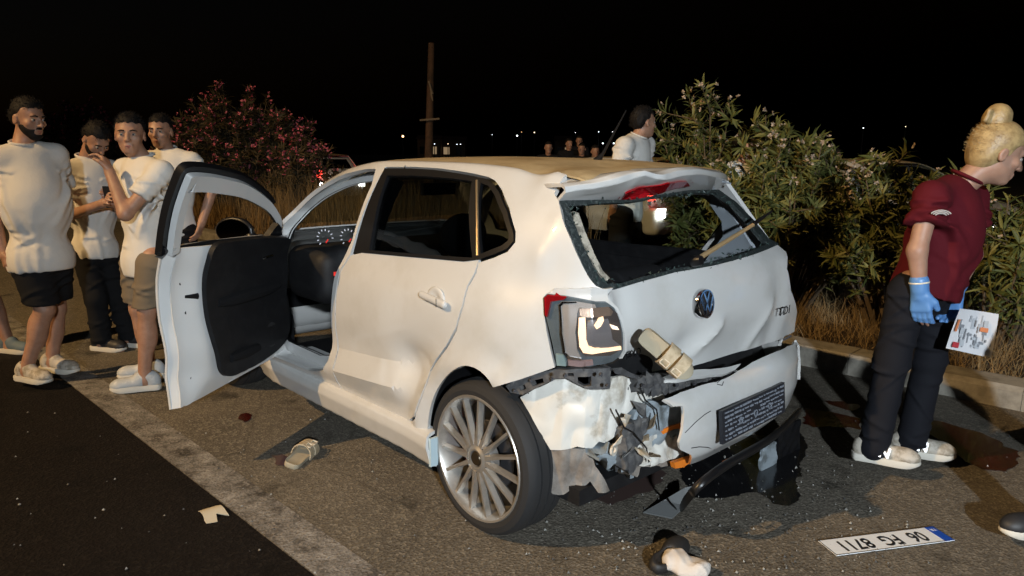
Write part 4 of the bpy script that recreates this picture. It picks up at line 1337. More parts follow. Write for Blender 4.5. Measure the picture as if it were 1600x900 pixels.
cpanel("bulb", [(953, 506), (964, 510), (967, 515), (958, 514)], -.005, .008, mat("bulb_dim", (.9, .8, .7), .3, emit=(1, .75, .55), emit_strength=1.6), tail_light, .008)
cpanel("reverse_lens", [(868, 553), (880, 555), (884, 566), (884, 572), (870, 571)], -.003, .008, mat("frosted_lens", (.34, .46, .47), .15, coat=1), tail_light)
cpanel("lower_lens", [(887, 563), (905, 564), (926, 563), (927, 570), (905, 573), (888, 571)], -.003, .008, mat("pink_lens", (.42, .28, .27), .15, coat=1), tail_light)
cpanel("outer_lens", lo_px, -.012, .002, glass_mat("lamp_cover", (.93, .93, .93), .01, 1.4), tail_light)
# the white quarter skin round and above the lamp
cpanel("lamp_surround", [(931, 450), (944, 453), (960, 451), (951, 461), (955, 471), (966, 481), (976, 502), (980, 521), (981, 549), (974, 562), (969, 562), (975, 548), (974.5, 521), (970, 502), (961, 482), (947, 472), (932, 472), (885, 463), (856, 460), (868, 452), (905, 452)], .014, .012, M_PAINT, car, .014)

# --- bumper carrier, torn inner skin, liner, crash beam
M_BRACK = mat("dusty_black_bracket", (.055, .055, .058), .7, noise=(26, (.12, .115, .11), .45, .65))
def crumple(base, amp, seed, freq=26):
    r = np.random.default_rng(seed)
    W = r.normal(size=(6, 2)) * freq; ph = r.uniform(0, 6.28, 6)
    def f(u, v):
        p = base(u, v)
        acc = 0
        for k in range(6):
            wq = .8 * np.sin(W[k, 1] * .5 * u - W[k, 0] * .6 * v * 2 + ph[k])
            acc = acc + (np.abs(np.sin(W[k, 0] * .5 * u + W[k, 1] * v + ph[k] + wq)) - .6) * (1.6 if k < 2 else .6)
        d = np.array([-.8, .6, .1])
        return p + (amp * acc / 6 * 2)[..., None] * d
    return f
tail_in = lambda u, z: corner(u, z) + np.array([.03, -.025, 0])
def tpanel(name, pix, push, thick, material, parent, step=.016, amp=0.0, seed=1, holes=(), freq=26):
    base = lambda u, z: corner(u, z) + np.array([.8, -.6, 0]) * push
    up = lambda px: unproject(base, px, (-1.2, 2.6), (.05, 1.1))
    return panel(name, up(pix), crumple(base, amp, seed, freq) if amp else base, [up(h) for h in holes], step, thick, False, material, parent, outward=(-.8, .6, 0))
brk1 = [(790, 603), (812, 590), (840, 584), (866, 577), (885, 578), (905, 576), (955, 574), (953, 607), (918, 608), (901, 600), (884, 591), (868, 592), (850, 601), (816, 617), (797, 613)]
tpanel("bumper_bracket", brk1, .0, .03, M_BRACK, car, .012, holes=[[(828, 596), (848, 591), (850, 598), (832, 604)], [(903, 589), (924, 588), (924, 603), (912, 604), (903, 598)], [(886, 583), (896, 583), (897, 588), (888, 588)], [(810, 604), (820, 601), (822, 608), (813, 611)]])
torn = [(812, 620), (850, 602), (868, 593), (884, 592), (901, 601), (918, 609), (953, 608), (956, 590), (985, 584), (1000, 592), (1030, 607), (1040, 623), (1010, 628), (994, 633), (980, 645), (969, 658), (962, 680), (955, 686), (946, 693), (936, 690), (926, 701), (902, 698), (893, 702), (860, 703), (846, 680), (830, 650)]
tpanel("torn_inner_skin", torn, .045, .012, M_DIRTY, car, .010, .013, 3, freq=8)
liner = [(835, 655), (856, 702), (893, 700), (918, 702), (923, 700), (930, 728), (944, 748), (953, 767), (934, 769), (922, 752), (916, 760), (899, 759), (893, 765), (880, 772), (863, 771), (853, 757), (856, 738), (850, 722), (846, 705), (826, 650)]
tpanel("torn_liner", liner, .06, .010, M_LINER, car, .010, .022, 8, freq=9)
ln2 = [(806, 618), (818, 632), (835, 660), (848, 700), (853, 730), (846, 738), (840, 700), (830, 668), (815, 640), (798, 622)]
tpanel("liner_strip", ln2, .075, .02, M_LINER, car, .014, .012, 5)
# crash beam and boxes behind the torn skin
def beam_pt(u, v, x): return on_x(u, v, x)
def slab(name, pix, x, depth, material, parent, wob=.0, seed=0):
    r = np.random.default_rng(seed)
    a = [on_x(u, v, x) + np.array([r.normal(0, wob), 0, 0]) for u, v in pix]
    b = [p + np.array([depth, 0, 0]) for p in a]
    n = len(a)
    V, T = triangulate(np.array([[p[1], p[2]] for p in a]), (), .010)
    k1, k2, k3 = r.normal(0, 45, (2,)), r.normal(0, 30, (2,)), r.normal(0, 70, (2,))
    rr = wob * 1.6 * (np.abs(np.sin(V @ k1 + 1)) + np.abs(np.sin(V @ k2 + 2)) + .6 * np.abs(np.sin(V @ k3)) - 1.4)
    P = np.stack([np.full(len(V), x) + rr, V[:, 0], V[:, 1]], 1)
    o = mesh_obj(name, P, T, material, parent, True, 40)
    solid(o, depth, offset=0)
    return o
slab("crash_beam", [(985, 640), (1012, 622), (1066, 634), (1066, 668), (1040, 680), (1010, 690), (990, 684), (978, 665)], -.44, .06, M_PRIMER, car, .006, 2)
slab("crash_box", [(920, 700), (944, 693), (962, 686), (972, 692), (975, 735), (955, 726), (930, 716), (921, 712)], -.40, .10, M_PRIMER, car, .003, 3)
slab("crushed_beam_end", [(968, 668), (985, 655), (1006, 650), (1003, 672), (990, 690), (996, 716), (980, 738), (968, 730)], -.46, .05, M_BRACK, car, .004, 4)
slab("bent_reinforcement", [(992, 690), (1020, 676), (1050, 668), (1066, 670), (1064, 700), (1052, 714), (1020, 722), (996, 726)], -.45, .03, M_DIRTY, car, .006, 6)
slab("mangled_floor_lip", [(966, 730), (985, 722), (1000, 716), (1040, 712), (1060, 700), (1060, 716), (1030, 726), (996, 728), (990, 742), (976, 741)], -.43, .05, M_LINER, car, .005, 7)
ring_c = on_x(959, 703, -.47)
MB().lathe([(.011, .004), (.022, .004), (.022, -.004), (.011, -.004)], 20, frame_matrix(ring_c, (.2, -1, 0), (0, 0, 1)), True).build("towing_eye", M_DIRTY, car)
slab("orange_reflector", [(1050, 722), (1078, 713), (1078, 720), (1064, 729), (1052, 731)], -.50, .02, M_ORANGE, car)
slab("orange_wire_cover", [(1030, 672), (1056, 662), (1067, 661), (1067, 668), (1050, 670), (1034, 678)], -.47, .012, M_ORANGE, car)

# loose shards and wiring in the torn gap
rsd = np.random.default_rng(77)
M_TAN = mat("tan_insulation", (.30, .23, .15), .9, noise=(20, (.14, .10, .06), .4, .6))
mats_ = [M_DIRTY, M_PRIMER, M_BRACK, M_TAN, M_LINER, M_DIRTY, M_TAN, M_PRIMER, M_BRACK, M_DIRTY, M_LINER, M_TAN]
for k, (u, v) in enumerate(((975, 655), (990, 668), (1004, 640), (1015, 662), (1030, 690), (1000, 705), (1018, 712), (1045, 700), (985, 700), (965, 690), (1040, 665), (1008, 684))):
    c0 = on_x(u, v, -.475 - rsd.uniform(0, .03))
    a1 = unit(rsd.normal(0, 1, 3) * np.array([.5, 1, 1])); a2 = unit(np.cross(a1, rsd.normal(0, 1, 3)))
    n_ = int(rsd.integers(5, 8)); ang_ = np.sort(rsd.uniform(0, 6.28, n_))
    pts_ = [c0 + (a1 * math.cos(a) * 1.6 + a2 * math.sin(a) * .8) * rsd.uniform(.012, .034) + np.array([rsd.normal(0, .006), 0, 0]) for a in ang_]
    if k % 3 == 1: continue
    o = mesh_obj("torn_shard", pts_ + [c0 + np.array([-.010, 0, 0])], [(i, (i + 1) % n_, n_) for i in range(n_)], mats_[k], car, False)
    solid(o, .004)
for (path, m_, r_) in (([(962, 640), (975, 668), (990, 676), (1010, 700), (1014, 722)], M_BLACK, .003), ([(1000, 606), (1008, 625), (1026, 640), (1030, 672)], M_BLACK, .003)):
    MB().tube([tuple(on_x(u, v, -.50)) for u, v in path], r_, 6).build("loose_wire", m_, car)
for (u, v) in ((800, 608), (825, 592), (858, 590), (878, 584), (934, 583), (944, 600), (1000, 600), (1052, 600), (1080, 598)):
    q = on_x(u, v, -.40 if u < 870 else -.50)
    if u < 870:
        q = corner(*corner_px([(u, v)])[0])
    disc("clip", q + np.array([-.02, .006, 0]), .007, M_DARKMETAL, car, (-1, .5, 0), .004, 10)

# --- remaining bumper cover
BUMP = [(0, -.44, .645), (.8, -.555, .622), (1.15, -.590, .600), (1.5, -.612, .560), (2.4, -.618, .440), (3.2, -.595, .345), (4.0, -.545, .285)]
def bump(y, s):
    y = np.asarray(y, float); s = np.asarray(s, float)
    bx = np.interp(s, [b[0] for b in BUMP], [b[1] for b in BUMP]); bz = np.interp(s, [b[0] for b in BUMP], [b[2] for b in BUMP])
    yy = y + .06
    x = bx + .20 * np.clip(np.abs(yy) / .80, 0, 1.2) ** 4 + .05 * yy * yy
    z = bz + .035 * np.clip(-yy, 0, 1) ** 1.5 + .008 * np.sin(y * 13) * np.exp(-((s - 1.2) / 1) ** 2)
    x = x + .010 * np.sin(y * 9 + s) * np.clip((y + .1) * 4, 0, 1)
    return np.stack([x, y, z], -1)
def bump_px(pix): return unproject(bump, pix, (-.84, .5), (.05, 4.0))
cov_px = [(1036, 624), (1063, 613), (1090, 604), (1119, 597), (1134, 591), (1152, 580), (1175, 566), (1204, 553), (1230, 541), (1242, 533), (1252, 550), (1257, 580), (1256, 607), (1253, 625), (1220, 667), (1151, 709), (1095, 731), (1080, 727), (1080, 711), (1063, 703), (1061, 692), (1067, 671), (1067, 634), (1052, 635)]
BS = .10
bumper = empty("rear_bumper", (0, 0, 0)); bumper.parent = car
def bpanel(name, pix, push, thick, material, parent, step=.02, uv=None):
    q = bump_px(pix) if uv is None else np.asarray(uv)
    return panel(name, q * np.array([1, BS]), lambda y, s: bump(y, s / BS) + np.array([-push, 0, 0]), (), step, thick, False, material, parent, outward=(-1, 0, 0))
cov = bpanel("cover", cov_px, 0, .012, M_PAINT, bumper)
strip = unproject(lambda y, s: bump(y, s) + np.array([.03, 0, .012]), [(1031, 588), (1065, 581), (1110, 577), (1150, 570), (1158, 568), (1148, 578), (1130, 585), (1100, 588), (1060, 594), (1034, 594)], (-.84, .5), (.0, 2.0))
panel("torn_strip", strip * np.array([1, BS]), lambda y, s: bump(y, s / BS) + np.array([.03, 0, .012]), (), .015, .012, False, M_PAINT, bumper, outward=(-1, 0, 1))
def poly_tube(name, pts, r, material, parent, n=6):
    return MB().tube([tuple(p) for p in pts], r, n).build(name, material, parent)
# black carrier under the strip
slab("bumper_carrier", [(990, 590), (1015, 584), (1042, 592), (1080, 594), (1118, 588), (1126, 596), (1100, 603), (1060, 610), (1020, 613), (992, 611)], -.47, .05, M_BRACK, car, .004, 9)
slab("dark_bracket_flap", [(958, 577), (972, 575), (1000, 590), (1030, 583), (1042, 585), (1022, 596), (1006, 598), (985, 590), (962, 583)], -.485, .012, M_BRACK, car, .004, 12)
# body-coloured right corner edge
edge = bump_px([(1247, 524), (1254, 545), (1257.5, 580), (1256.5, 605)])
poly_tube("edge_bead", [bump(a, b) + np.array([-.004, -.004, 0]) for a, b in edge], .006, M_PAINT, bumper)
for pth in ([(1120, 598), (1130, 590), (1137, 588), (1143, 582), (1152, 577)], [(1080, 700), (1092, 698), (1106, 699), (1116, 703)], [(1070, 676), (1086, 660), (1100, 648), (1110, 642)], [(1120, 600), (1128, 602), (1130, 596)]):
    qq = bump_px(pth)
    poly_tube("crack", [bump(a, b) + np.array([-.0015, 0, 0]) for a, b in qq], .0016, M_BLACK, bumper, 4)
# registration plate carrier
pc = bump_px([(1108, 642), (1220, 595), (1233, 632), (1130, 690)])
pp = [bump(*q) + np.array([-.012, 0, 0]) for q in pc]
ax = (pp[1] - pp[0] + pp[2] - pp[3]) / 2; ay = (pp[0] - pp[3] + pp[1] - pp[2]) / 2
cen = bump(*bump_px([(1172, 641)])[0]) + np.array([-.017, 0, 0])
ay = np.array([.10, 0, 1.0])
PM = frame_matrix(cen, ax, ay)
PW, PH = .52, .128
holder = MB().box((0, 0, 0), (PW, PH, .014), PM).build("plate_holder", mat("plate_holder_black", (.016, .018, .024), .4), bumper, sharp=30)
M_RAISE = mat("moulded_grey", (.20, .22, .26), .4)
rr = np.random.default_rng(11)
rw = MB()
for row in range(7):
    yy_ = -PH * .40 + row * PH * .80 / 6
    x_ = -PW * .46
    while x_ < PW * .44:
        L_ = rr.choice([.008, .012, .022, .03]); 
        if not (-.04 < x_ < .02 and abs(row - 3) < 2 and rr.random() < .8):
            rw.box((x_ + L_ / 2, yy_ + rr.normal(0, .001), .008), (L_, rr.choice([.005, .008]), .004), PM)
        x_ += L_ + rr.uniform(.006, .016)
mr = rw.build("moulded_ribs", M_RAISE, holder, smooth=False)
mr["kind"] = "stuff"
for dx_ in (-.12, .0, .12):
    MB().lathe([(.010, .010), (.014, .010), (.014, .006), (.010, .006)], 16, PM @ Matrix.Translation((dx_, -.005, 0)), True).build("holder_ring", M_RAISE, holder)
# black lower lip torn loose and hanging to the ground
lipt = [on_z(1062, 800, .02), on_x(1075, 770, -.68), on_x(1125, 728, -.65), on_x(1190, 695, -.60), on_x(1230, 664, -.545), on_x(1254, 634, -.46)]
lv = []
for i, p in enumerate(lipt):
    h_ = [.030, .045, .05, .05, .045, .04][i]
    lv.append([p + np.array([0, 0, h_ * .5]), p + np.array([-.022, .006, 0]), p + np.array([-.010, .0, -h_ * .6]), p + np.array([.03, -.01, -h_ * .2])])
V = [q for r_ in lv for q in r_]
Fc = [(4 * i + j, 4 * i + (j + 1) % 4, 4 * (i + 1) + (j + 1) % 4, 4 * (i + 1) + j) for i in range(len(lv) - 1) for j in range(4)] + [(3, 2, 1, 0), tuple(4 * (len(lv) - 1) + j for j in range(4))]
lip = mesh_obj("lower_lip", V, Fc, M_BLACK, bumper, True, 30)
sb = lip.modifiers.new("sub", 'SUBSURF'); sb.levels = 2; sb.render_levels = 2
# grey flap at its tip
tipf = [on_z(1005, 800, .006), on_z(1050, 809, .006), on_z(1072, 790, .03), on_z(1088, 758, .10), on_z(1070, 762, .09), on_z(1036, 782, .03)]
o = mesh_obj("lip_flap", tipf, [(0, 1, 5), (1, 2, 5), (2, 4, 5), (2, 3, 4)], mat("grey_dusty_plastic", (.12, .125, .125), .7), bumper, False)
solid(o, .006)
slab("hanging_liner", [(1216, 672), (1250, 655), (1248, 700), (1240, 790), (1210, 780), (1214, 720)], -.42, .012, M_BLACK, bumper, .003, 20)
slab("hanging_tray", [(1192, 700), (1212, 690), (1212, 735), (1208, 745), (1206, 778), (1186, 772), (1190, 740), (1186, 720)], -.44, .012, M_PRIMER, bumper, .003, 21)
slab("orange_strip", [(1130, 721), (1150, 712), (1166, 703), (1180, 694), (1181, 699), (1165, 709), (1150, 717), (1131, 727)], -.585, .01, M_ORANGE, bumper)

# --- floor, boot, seats, dash
MB().box((.9, 0, .24), (2.6, 1.30, .06)).build("floor_pan", M_PLAST, car)
MB().box((-.12, 0, .45), (.50, 1.0, .06)).build("boot_floor", M_PLAST, car)
MB().box((-.37, .0, .56), (.02, 1.05, .46)).build("rear_inner_panel", M_PLAST, car)
def seat(x, y, rec, single=True, w=.25):
    s_ = empty("seat" if single else "rear_bench", (x, y, .28)); s_.parent = car
    f = Field((-.35, -w - .08, -.05), (.55, w + .08, 1.1), .016)
    f.box((.22, 0, .12), (.26, w, .10), .06, 0).ell((.24, 0, .22), (.22, w * .6, .04), .03, 'sub')
    f.build("cushion", M_FABRIC, s_)
    f = Field((-.5, -w - .10, -.05), (.5, w + .10, 1.15), .016)
    f.cone((-.02, 0, .18), (-.14, 0, .62), .11, .085, 0, flat=((0, 1, 0), w / .10))
    f.build("backrest", M_FABRIC, s_)
    for hy in ((0,) if single else ()):
        f = Field((-.4, hy - .2, .5), (.1, hy + .2, 1.15), .014)
        f.ell((-.155, hy, .80 if single else .72), (.055, .135, .105), 0)
        f.build("headrest", M_FABRIC, s_)
    return s_
seat(.78, .36, 0)
seat(.78, -.36, 0)
seat(.05, 0, 0, False, .60)
dash = Field((1.2, -.75, .45), (1.95, .75, 1.08), .022)
dash.box((1.62, 0, .80), (.22, .68, .15), .08, 0).box((1.50, .36, .90), (.10, .20, .07), .05, .05).box((1.50, 0, .70), (.12, .13, .24), .04, .04)
dash.build("dashboard", M_PLAST, car)
sw = MB()
SWM = frame_matrix((1.28, .36, .84), (0, -1, 0), (.42, 0, 1))
sw.lathe([(.185 + .014 * math.cos(a), .014 * math.sin(a)) for a in np.linspace(0, 2 * math.pi, 9)[:-1]], 36, SWM, True)
for a in (0, math.pi, -math.pi / 2):
    sw.box((.1 * math.cos(a), .1 * math.sin(a), 0), (.18, .045, .016), SWM, rz=a)
sw.lathe([(0, .03), (.05, .028), (.065, 0), (0, 0)], 20, SWM)
sw.build("steering_wheel", M_BLACK, car)
gm = mat("gauge_backlight", (.4, .4, .45), .4, emit=(.85, .9, 1.0), emit_strength=.4)
rm = mat("gauge_red", (.5, .02, .02), .4, emit=(1, .06, .04), emit_strength=.45)
for (u, v) in ((508, 372), (544, 371)):
    c = on_x(u, v, 1.385)
    GM = frame_matrix(c, (0, -1, 0), (.25, 0, 1))
    g = MB()
    for k in range(9):
        a = math.radians(220 - k * 28)
        g.box((.042 * math.cos(a), .042 * math.sin(a), 0), (.010, .004, .003), GM, rz=a)
    g.build("gauge", gm, car, smooth=False)
    MB().box((.008, -.016, 0), (.022, .006, .003), GM, rz=.8).build("gauge_needle", rm, car, smooth=False)
MB().box((on_x(524, 428, 1.38)), (.01, .014, .02)).build("dash_button", rm, car, smooth=False)
footwell = on_y(490, 512, .45)
fm_ = MB().box((1.50, .30, .30), (.38, .40, .015)); fm_.build("floor_mat", mat("pale_floor_mat", (.14, .17, .20), .6, noise=(14, (.05, .06, .07), .45, .6)), car)
# inside mirror hanging behind the windscreen
mb_ = MB().box((1.30, 0, 1.26), (.03, .22, .065)); mb_.build("inside_mirror", M_BLACK, car)
# headliner and roof lining
top_panel("headliner", [(-.22, 2.0), (-.22, -2.0), (1.16, -2.0), (1.16, 2.0)], lambda x, w: TOPS(x, w) + np.array([0, 0, -.045]), M_GREYPL, .08, .006)


# ------------------------------------------------------------------ people
FH = np.array([_F[0], _F[1], 0]); FH /= np.linalg.norm(FH)
M_SKIN = mat("skin", (.38, .21, .138), .5, sss=.12, noise=(25, (.31, .16, .10), .4, .7), bump=(90, .08, .003))
M_SKIN2 = mat("fair_skin", (.37, .215, .15), .5, sss=.12, noise=(25, (.32, .175, .12), .4, .7), bump=(90, .08, .003))
M_HAIR = mat("black_hair", (.007, .0055, .005), .7, spec=.25, bump=(160, .5, .003))
M_BLONDE = mat("blonde_hair", (.42, .30, .14), .45, noise=(30, (.24, .16, .07), .4, .65), bump=(120, .4, .004))
M_EYE = mat("eye_white", (.30, .26, .23), .3)
M_IRIS = mat("iris", (.02, .012, .008), .15)
M_LIP = mat("lips", (.30, .10, .08), .45)
M_TEE = mat("white_tshirt", (.64, .62, .58), .9, bump=(14, .25, .02), spec=.2)
M_TEE2 = mat("offwhite_tshirt", (.60, .58, .545), .9, bump=(14, .25, .02), spec=.2)
M_DARKCLOTH = mat("black_cloth", (.009, .009, .010), .9, spec=.2)
M_KHAKI = mat("khaki_shorts", (.16, .125, .085), .9)
M_NAVY = mat("dark_grey_trousers", (.008, .0085, .012), .85, spec=.2)
M_MAROON = mat("maroon_tshirt", (.085, .005, .010), .85, spec=.2, bump=(14, .25, .02))
M_SHOEW = mat("white_sneaker", (.46, .42, .36), .6, noise=(22, (.25, .22, .17), .46, .6))
M_SHOEG = mat("grey_sneaker", (.40, .42, .43), .6, noise=(30, (.55, .55, .53), .5, .7))
M_SHOEB = mat("black_sneaker", (.02, .02, .022), .55)
M_SOLE = mat("sneaker_sole", (.60, .57, .50), .6)
M_GLOVE = mat("blue_glove", (.10, .24, .52), .4)
def foot_plane(foot, u, v, dd=0.0):
    """pixel -> point on the upright plane through the foot point that faces the camera, dd metres further away"""
    d = ray(u, v)
    t = (np.dot(foot - CAM_POS, FH) + dd) / np.dot(d, FH)
    return CAM_POS + d * t
def person(label, foot_px, J, clothes, group=None, face=None, fine=True, scale=1.0, foot_z=0.0, skin=M_SKIN, hair='short', hair_mat=None, beard=False, belly=0.0, head_dir=(0, 0), hands=None, toes=None, cat="person", foot_world=None, hood=None, build=1.0, extra=None):
    """J: joint -> (u, v, dd) photograph pixels with a depth offset; face = heading of the face in the ground plane (radians), pitch"""
    foot = np.array(foot_world, float) if foot_world is not None else on_z(*foot_px, foot_z)
    root = empty("person", tuple(foot), 0, label, cat, group)
    P = {k: foot_plane(foot, *q) - foot for k, q in J.items()}
    h = .0068 if fine else .012
    hip = (P['hip_l'] + P['hip_r']) / 2
    sho = (P['sho_l'] + P['sho_r']) / 2
    neck = P['neck']; head = P['head']
    up = unit(sho - hip)
    left = unit(P['sho_l'] - P['sho_r']); left = unit(left - up * (left @ up))
    fwd = np.cross(left, up)
    RT = np.stack([fwd, left, up], 1)
    hl = unit(P['hip_l'] - P['hip_r'])
    b = build
    # head frame
    yaw, pit = face
    hf = np.array([math.cos(yaw) * math.cos(pit), math.sin(yaw) * math.cos(pit), math.sin(pit)])
    hleft = unit(np.cross([0, 0, 1.0], hf)); hup = np.cross(hf, hleft)
    RH = np.stack([hf, hleft, hup], 1)
    hs = scale
    H = lambda *q: head + RH @ (np.array(q, float) * hs)
    pts = np.array(list(P.values()))
    lo = pts.min(0) - np.array([.26, .26, .12]); hi = pts.max(0) + np.array([.26, .26, .22]); lo[2] = -.02
    f = Field(lo, hi, h)
    # ---- body, one continuous surface
    f.ell(hip + up * .01, np.array([.098, .140, .11]) * b, .05, R=RT)
    f.ell((hip + sho) / 2 + fwd * belly * .5, np.array([.098 + belly * .6, .128, .19]) * b, .06, R=RT)
    f.ell(sho - up * .12, np.array([.098, .150, .15]) * b, .05, R=RT)
    for s in 'lr':
        S, E, W = P['sho_' + s], P['elb_' + s], P['wri_' + s]
        f.cone(S - up * .02, E, .045 * b, .041 * b, .02); f.cone(E, W, .043 * b, .029, .02)
        f.cone(sho - up * .01, S - up * .02, .048, .043, .03)
        hipp, K, A = P['hip_' + s], P['kne_' + s], P['ank_' + s]
        lg = 1.0 if clothes.get('cut') else .8
        f.cone(hipp, K, .078 * b * lg, .056 * b * lg, .03); f.cone(K, A, .055 * b * lg, .037, .02)
        calf = K * .65 + A * .35 - fwd * .015
        f.ell(calf, (.054 * b * lg, .054 * b * lg, .11), .03)
        if toes:
            td = unit(np.array([math.cos(toes[s]), math.sin(toes[s]), 0]))
            f.cone(A - np.array([0, 0, .03]), A + td * .15 - np.array([0, 0, .045]), .038, .028, .02)
    def hand(fl, s, infl=0.0, kk=.006):
        W = P['wri_' + s]; E = P['elb_' + s]
        hd = (hands or {}).get(s, {})
        d = unit(hd['dir']) if 'dir' in hd else unit(W - E)
        nrm = np.array(hd.get('palm', left if s == 'r' else -left), float); nrm = unit(nrm - d * (nrm @ d))
        side = np.cross(d, nrm)                       # across the knuckles
        tside = hd.get('thumb', 1.0)
        curl = hd.get('curl', .5)
        fl.cone(W, W + d * .03, .027 + infl, .027 + infl, .01)
        for k in range(4):
            o = (k - 1.5) * .0195 * tside * -1
            fl.cone(W + d * .025 + side * o * .7, W + d * .088 + side * o, .014 + infl, .0125 + infl, .012)
        Ls = [.036, .042, .039, .030]
        for k in range(4):
            o = (k - 1.5) * .0205 * tside * -1
            p0 = W + d * .088 + side * o
            dd = d
            rad = .0092 + infl
            for j in range(3):
                a = curl * (.55 + .25 * j)
                dd = unit(dd * math.cos(a) + nrm * math.sin(a))
                p1 = p0 + dd * Ls[k] * (.95 - .2 * j)
                fl.cone(p0, p1, rad, rad * .93, kk * .6)
                p0 = p1; rad *= .93
        t0 = W + d * .03 + side * .026 * tside
        t1 = t0 + unit(d * .75 + side * .6 * tside + nrm * .35) * .042
        t2 = t1 + unit(d * .95 + side * .12 * tside + nrm * .5 * (0.5 + curl)) * .034
        fl.cone(t0, t1, .0145 + infl, .0118 + infl, .012); fl.cone(t1, t2, .0112 + infl, .0095 + infl, .004)
        return fl
    for s in 'lr':
        hand(f, s)
    # neck and head
    f.cone(neck - up * .03, H(-.02, 0, -.06), .060 * b, .052 * hs, .03)
    RHs = RH
    f.ell(H(-.008, 0, .035), np.array([.095, .076, .088]) * hs, .02, R=RHs)
    f.ell(H(.022, 0, -.035), np.array([.070, .060, .084]) * hs, .03, R=RHs)
    f.ell(H(.062, 0, -.092), np.array([.026, .030, .020]) * hs, .025, R=RHs)
    if fine:
        f.cone(H(.080, -.032, .024), H(.080, .032, .024), .012 * hs, .012 * hs, .014)
        for q in (-1, 1):
            f.ell(H(.062, q * .044, -.020), np.array([.022, .020, .018]) * hs, .02, R=RHs)
            f.ell(H(.099, q * .032, .004), np.array([.014, .017, .010]) * hs, .012, 'sub', R=RHs)
        f.cone(H(.090, 0, .018), H(.113, 0, -.028), .0085 * hs, .0125 * hs, .010)
        for q in (-1, 1):
            f.ell(H(.100, q * .012, -.031), np.array([.011, .009, .008]) * hs, .006, R=RHs)
            f.ell(H(-.008, q * .078, -.008), np.array([.019, .008, .031]) * hs, .006, R=RHs)
            f.ell(H(-.002, q * .086, -.006), np.array([.010, .006, .018]) * hs, .006, 'sub', R=RHs)
        f.cone(H(.088, -.018, -.0595), H(.088, .018, -.0595), .0075, .0075, .008)
        f.cone(H(.086, -.015, -.0715), H(.086, .015, -.0715), .0080, .0080, .008)
        f.cone(H(.099, -.02, -.0655), H(.099, .02, -.0655), .0022, .0022, .003, 'sub')
    else:
        f.cone(H(.090, 0, .018), H(.113, 0, -.028), .009 * hs, .014 * hs, .010)
        for q in (-1, 1):
            f.ell(H(-.008, q * .078, -.008), np.array([.019, .010, .031]) * hs, .006, R=RHs)
    body_o = f.build("body", skin, root)
    # ---- face details
    def head_field(lo_, hi_, hh):
        return Field(lo_, hi_, hh)
    def head_obj(name, fl, material, smooth_it=1):
        V, Q = fl.mesh()
        V = head + (V * hs) @ RH.T
        return mesh_obj(name, V, Q, material, root)
    hm = hair_mat or M_HAIR
    if fine:
        for q in (-1, 1):
            e = MB(); Mx = Matrix.Translation(H(.0815, q * .032, .003))
            e.lathe([(.0104 * math.sin(a) + 1e-5, .0104 * math.cos(a)) for a in np.linspace(0, math.pi, 9)], 12, Mx)
            eo = e.build("eye", M_EYE, root)
            Mi = frame_matrix(H(.0815, q * .032, .003), hleft, hup)
            MB().lathe([(.0001, .0122), (.0045, .0115), (.0058, .0098)], 12, frame_matrix(H(.0815, q * .032, .003), hleft, hup)).build("iris", M_IRIS, eo)
            MB().tube([tuple(H(.096, q * .014, .023)), tuple(H(.0965, q * .030, .028)), tuple(H(.082, q * .052, .022))], [.0042, .0046, .002], 6).build("eyebrow", hm, root)
        MB().tube([tuple(H(.088, -.021, -.066)), tuple(H(.0955, -.008, -.062)), tuple(H(.0955, .008, -.062)), tuple(H(.088, .021, -.066))], [.002, .0042, .0042, .002], 6).build("upper_lip", M_LIP, root)
        MB().tube([tuple(H(.088, -.017, -.069)), tuple(H(.094, 0, -.0725)), tuple(H(.088, .017, -.069))], [.002, .0048, .002], 6).build("lower_lip", M_LIP, root)
    hg = .006 if fine else .011
    hfld = Field((-.16, -.13, -.15), (.14, .13, .19), hg)
    if hair == 'short':
        hfld.ell((-.012, 0, .045), (.099, .0795, .090), 0)
        hfld.ell((-.06, 0, .005), (.048, .068, .06), .03)
        hfld.box((.115, 0, -.042), (.095, .2, .105), .03, .012, 'sub')
        hfld.ell((.012, .087, -.02), (.05, .012, .045), .01, 'sub').ell((.012, -.087, -.02), (.05, .012, .045), .01, 'sub')
        hfld.wrinkle(.013, 3, (70, 160), 5)
        head_obj("hair", hfld, hm)
    elif hair == 'cap':
        hfld.ell((-.010, 0, .05), (.106, .088, .09), 0)
        hfld.cut((0, 0, .008), (.15, 0, -1))
        head_obj("cap", hfld, M_DARKCLOTH)
        br = Field((.02, -.11, -.03), (.22, .11, .06), .006)
        br.ell((.095, 0, .018), (.085, .072, .010), 0)
        head_obj("cap_brim", br, M_DARKCLOTH)
    elif hair == 'bun':
        hfld = Field((-.20, -.14, -.16), (.16, .14, .24), .006)
        hfld.ell((-.014, 0, .042), (.104, .085, .096), 0)
        hfld.ell((-.045, 0, -.02), (.062, .074, .07), .03)
        hfld.box((.125, 0, -.065), (.095, .2, .115), .04, .014, 'sub')
        hfld.ell((.010, .09, -.03), (.05, .014, .045), .012, 'sub').ell((.010, -.09, -.03), (.05, .014, .045), .012, 'sub')
        hfld.wrinkle(.003, 3, (80, 150), 7)
        head_obj("hair", hfld, hm)
        bf = Field((-.15, -.09, .06), (.07, .09, .24), .005)
        bf.ell((-.055, 0, .122), (.050, .048, .036), 0).cone((-.05, 0, .1), (-.055, 0, .14), .05, .05, .02)
        for k in range(5):
            bf.cone((-.112, -.04, .100 + k * .010), (.0, .040, .092 + k * .011), .010, .010, .005)
        bf.wrinkle(.005, 9, (90, 160), 6)
        head_obj("hair_bun", bf, hm)
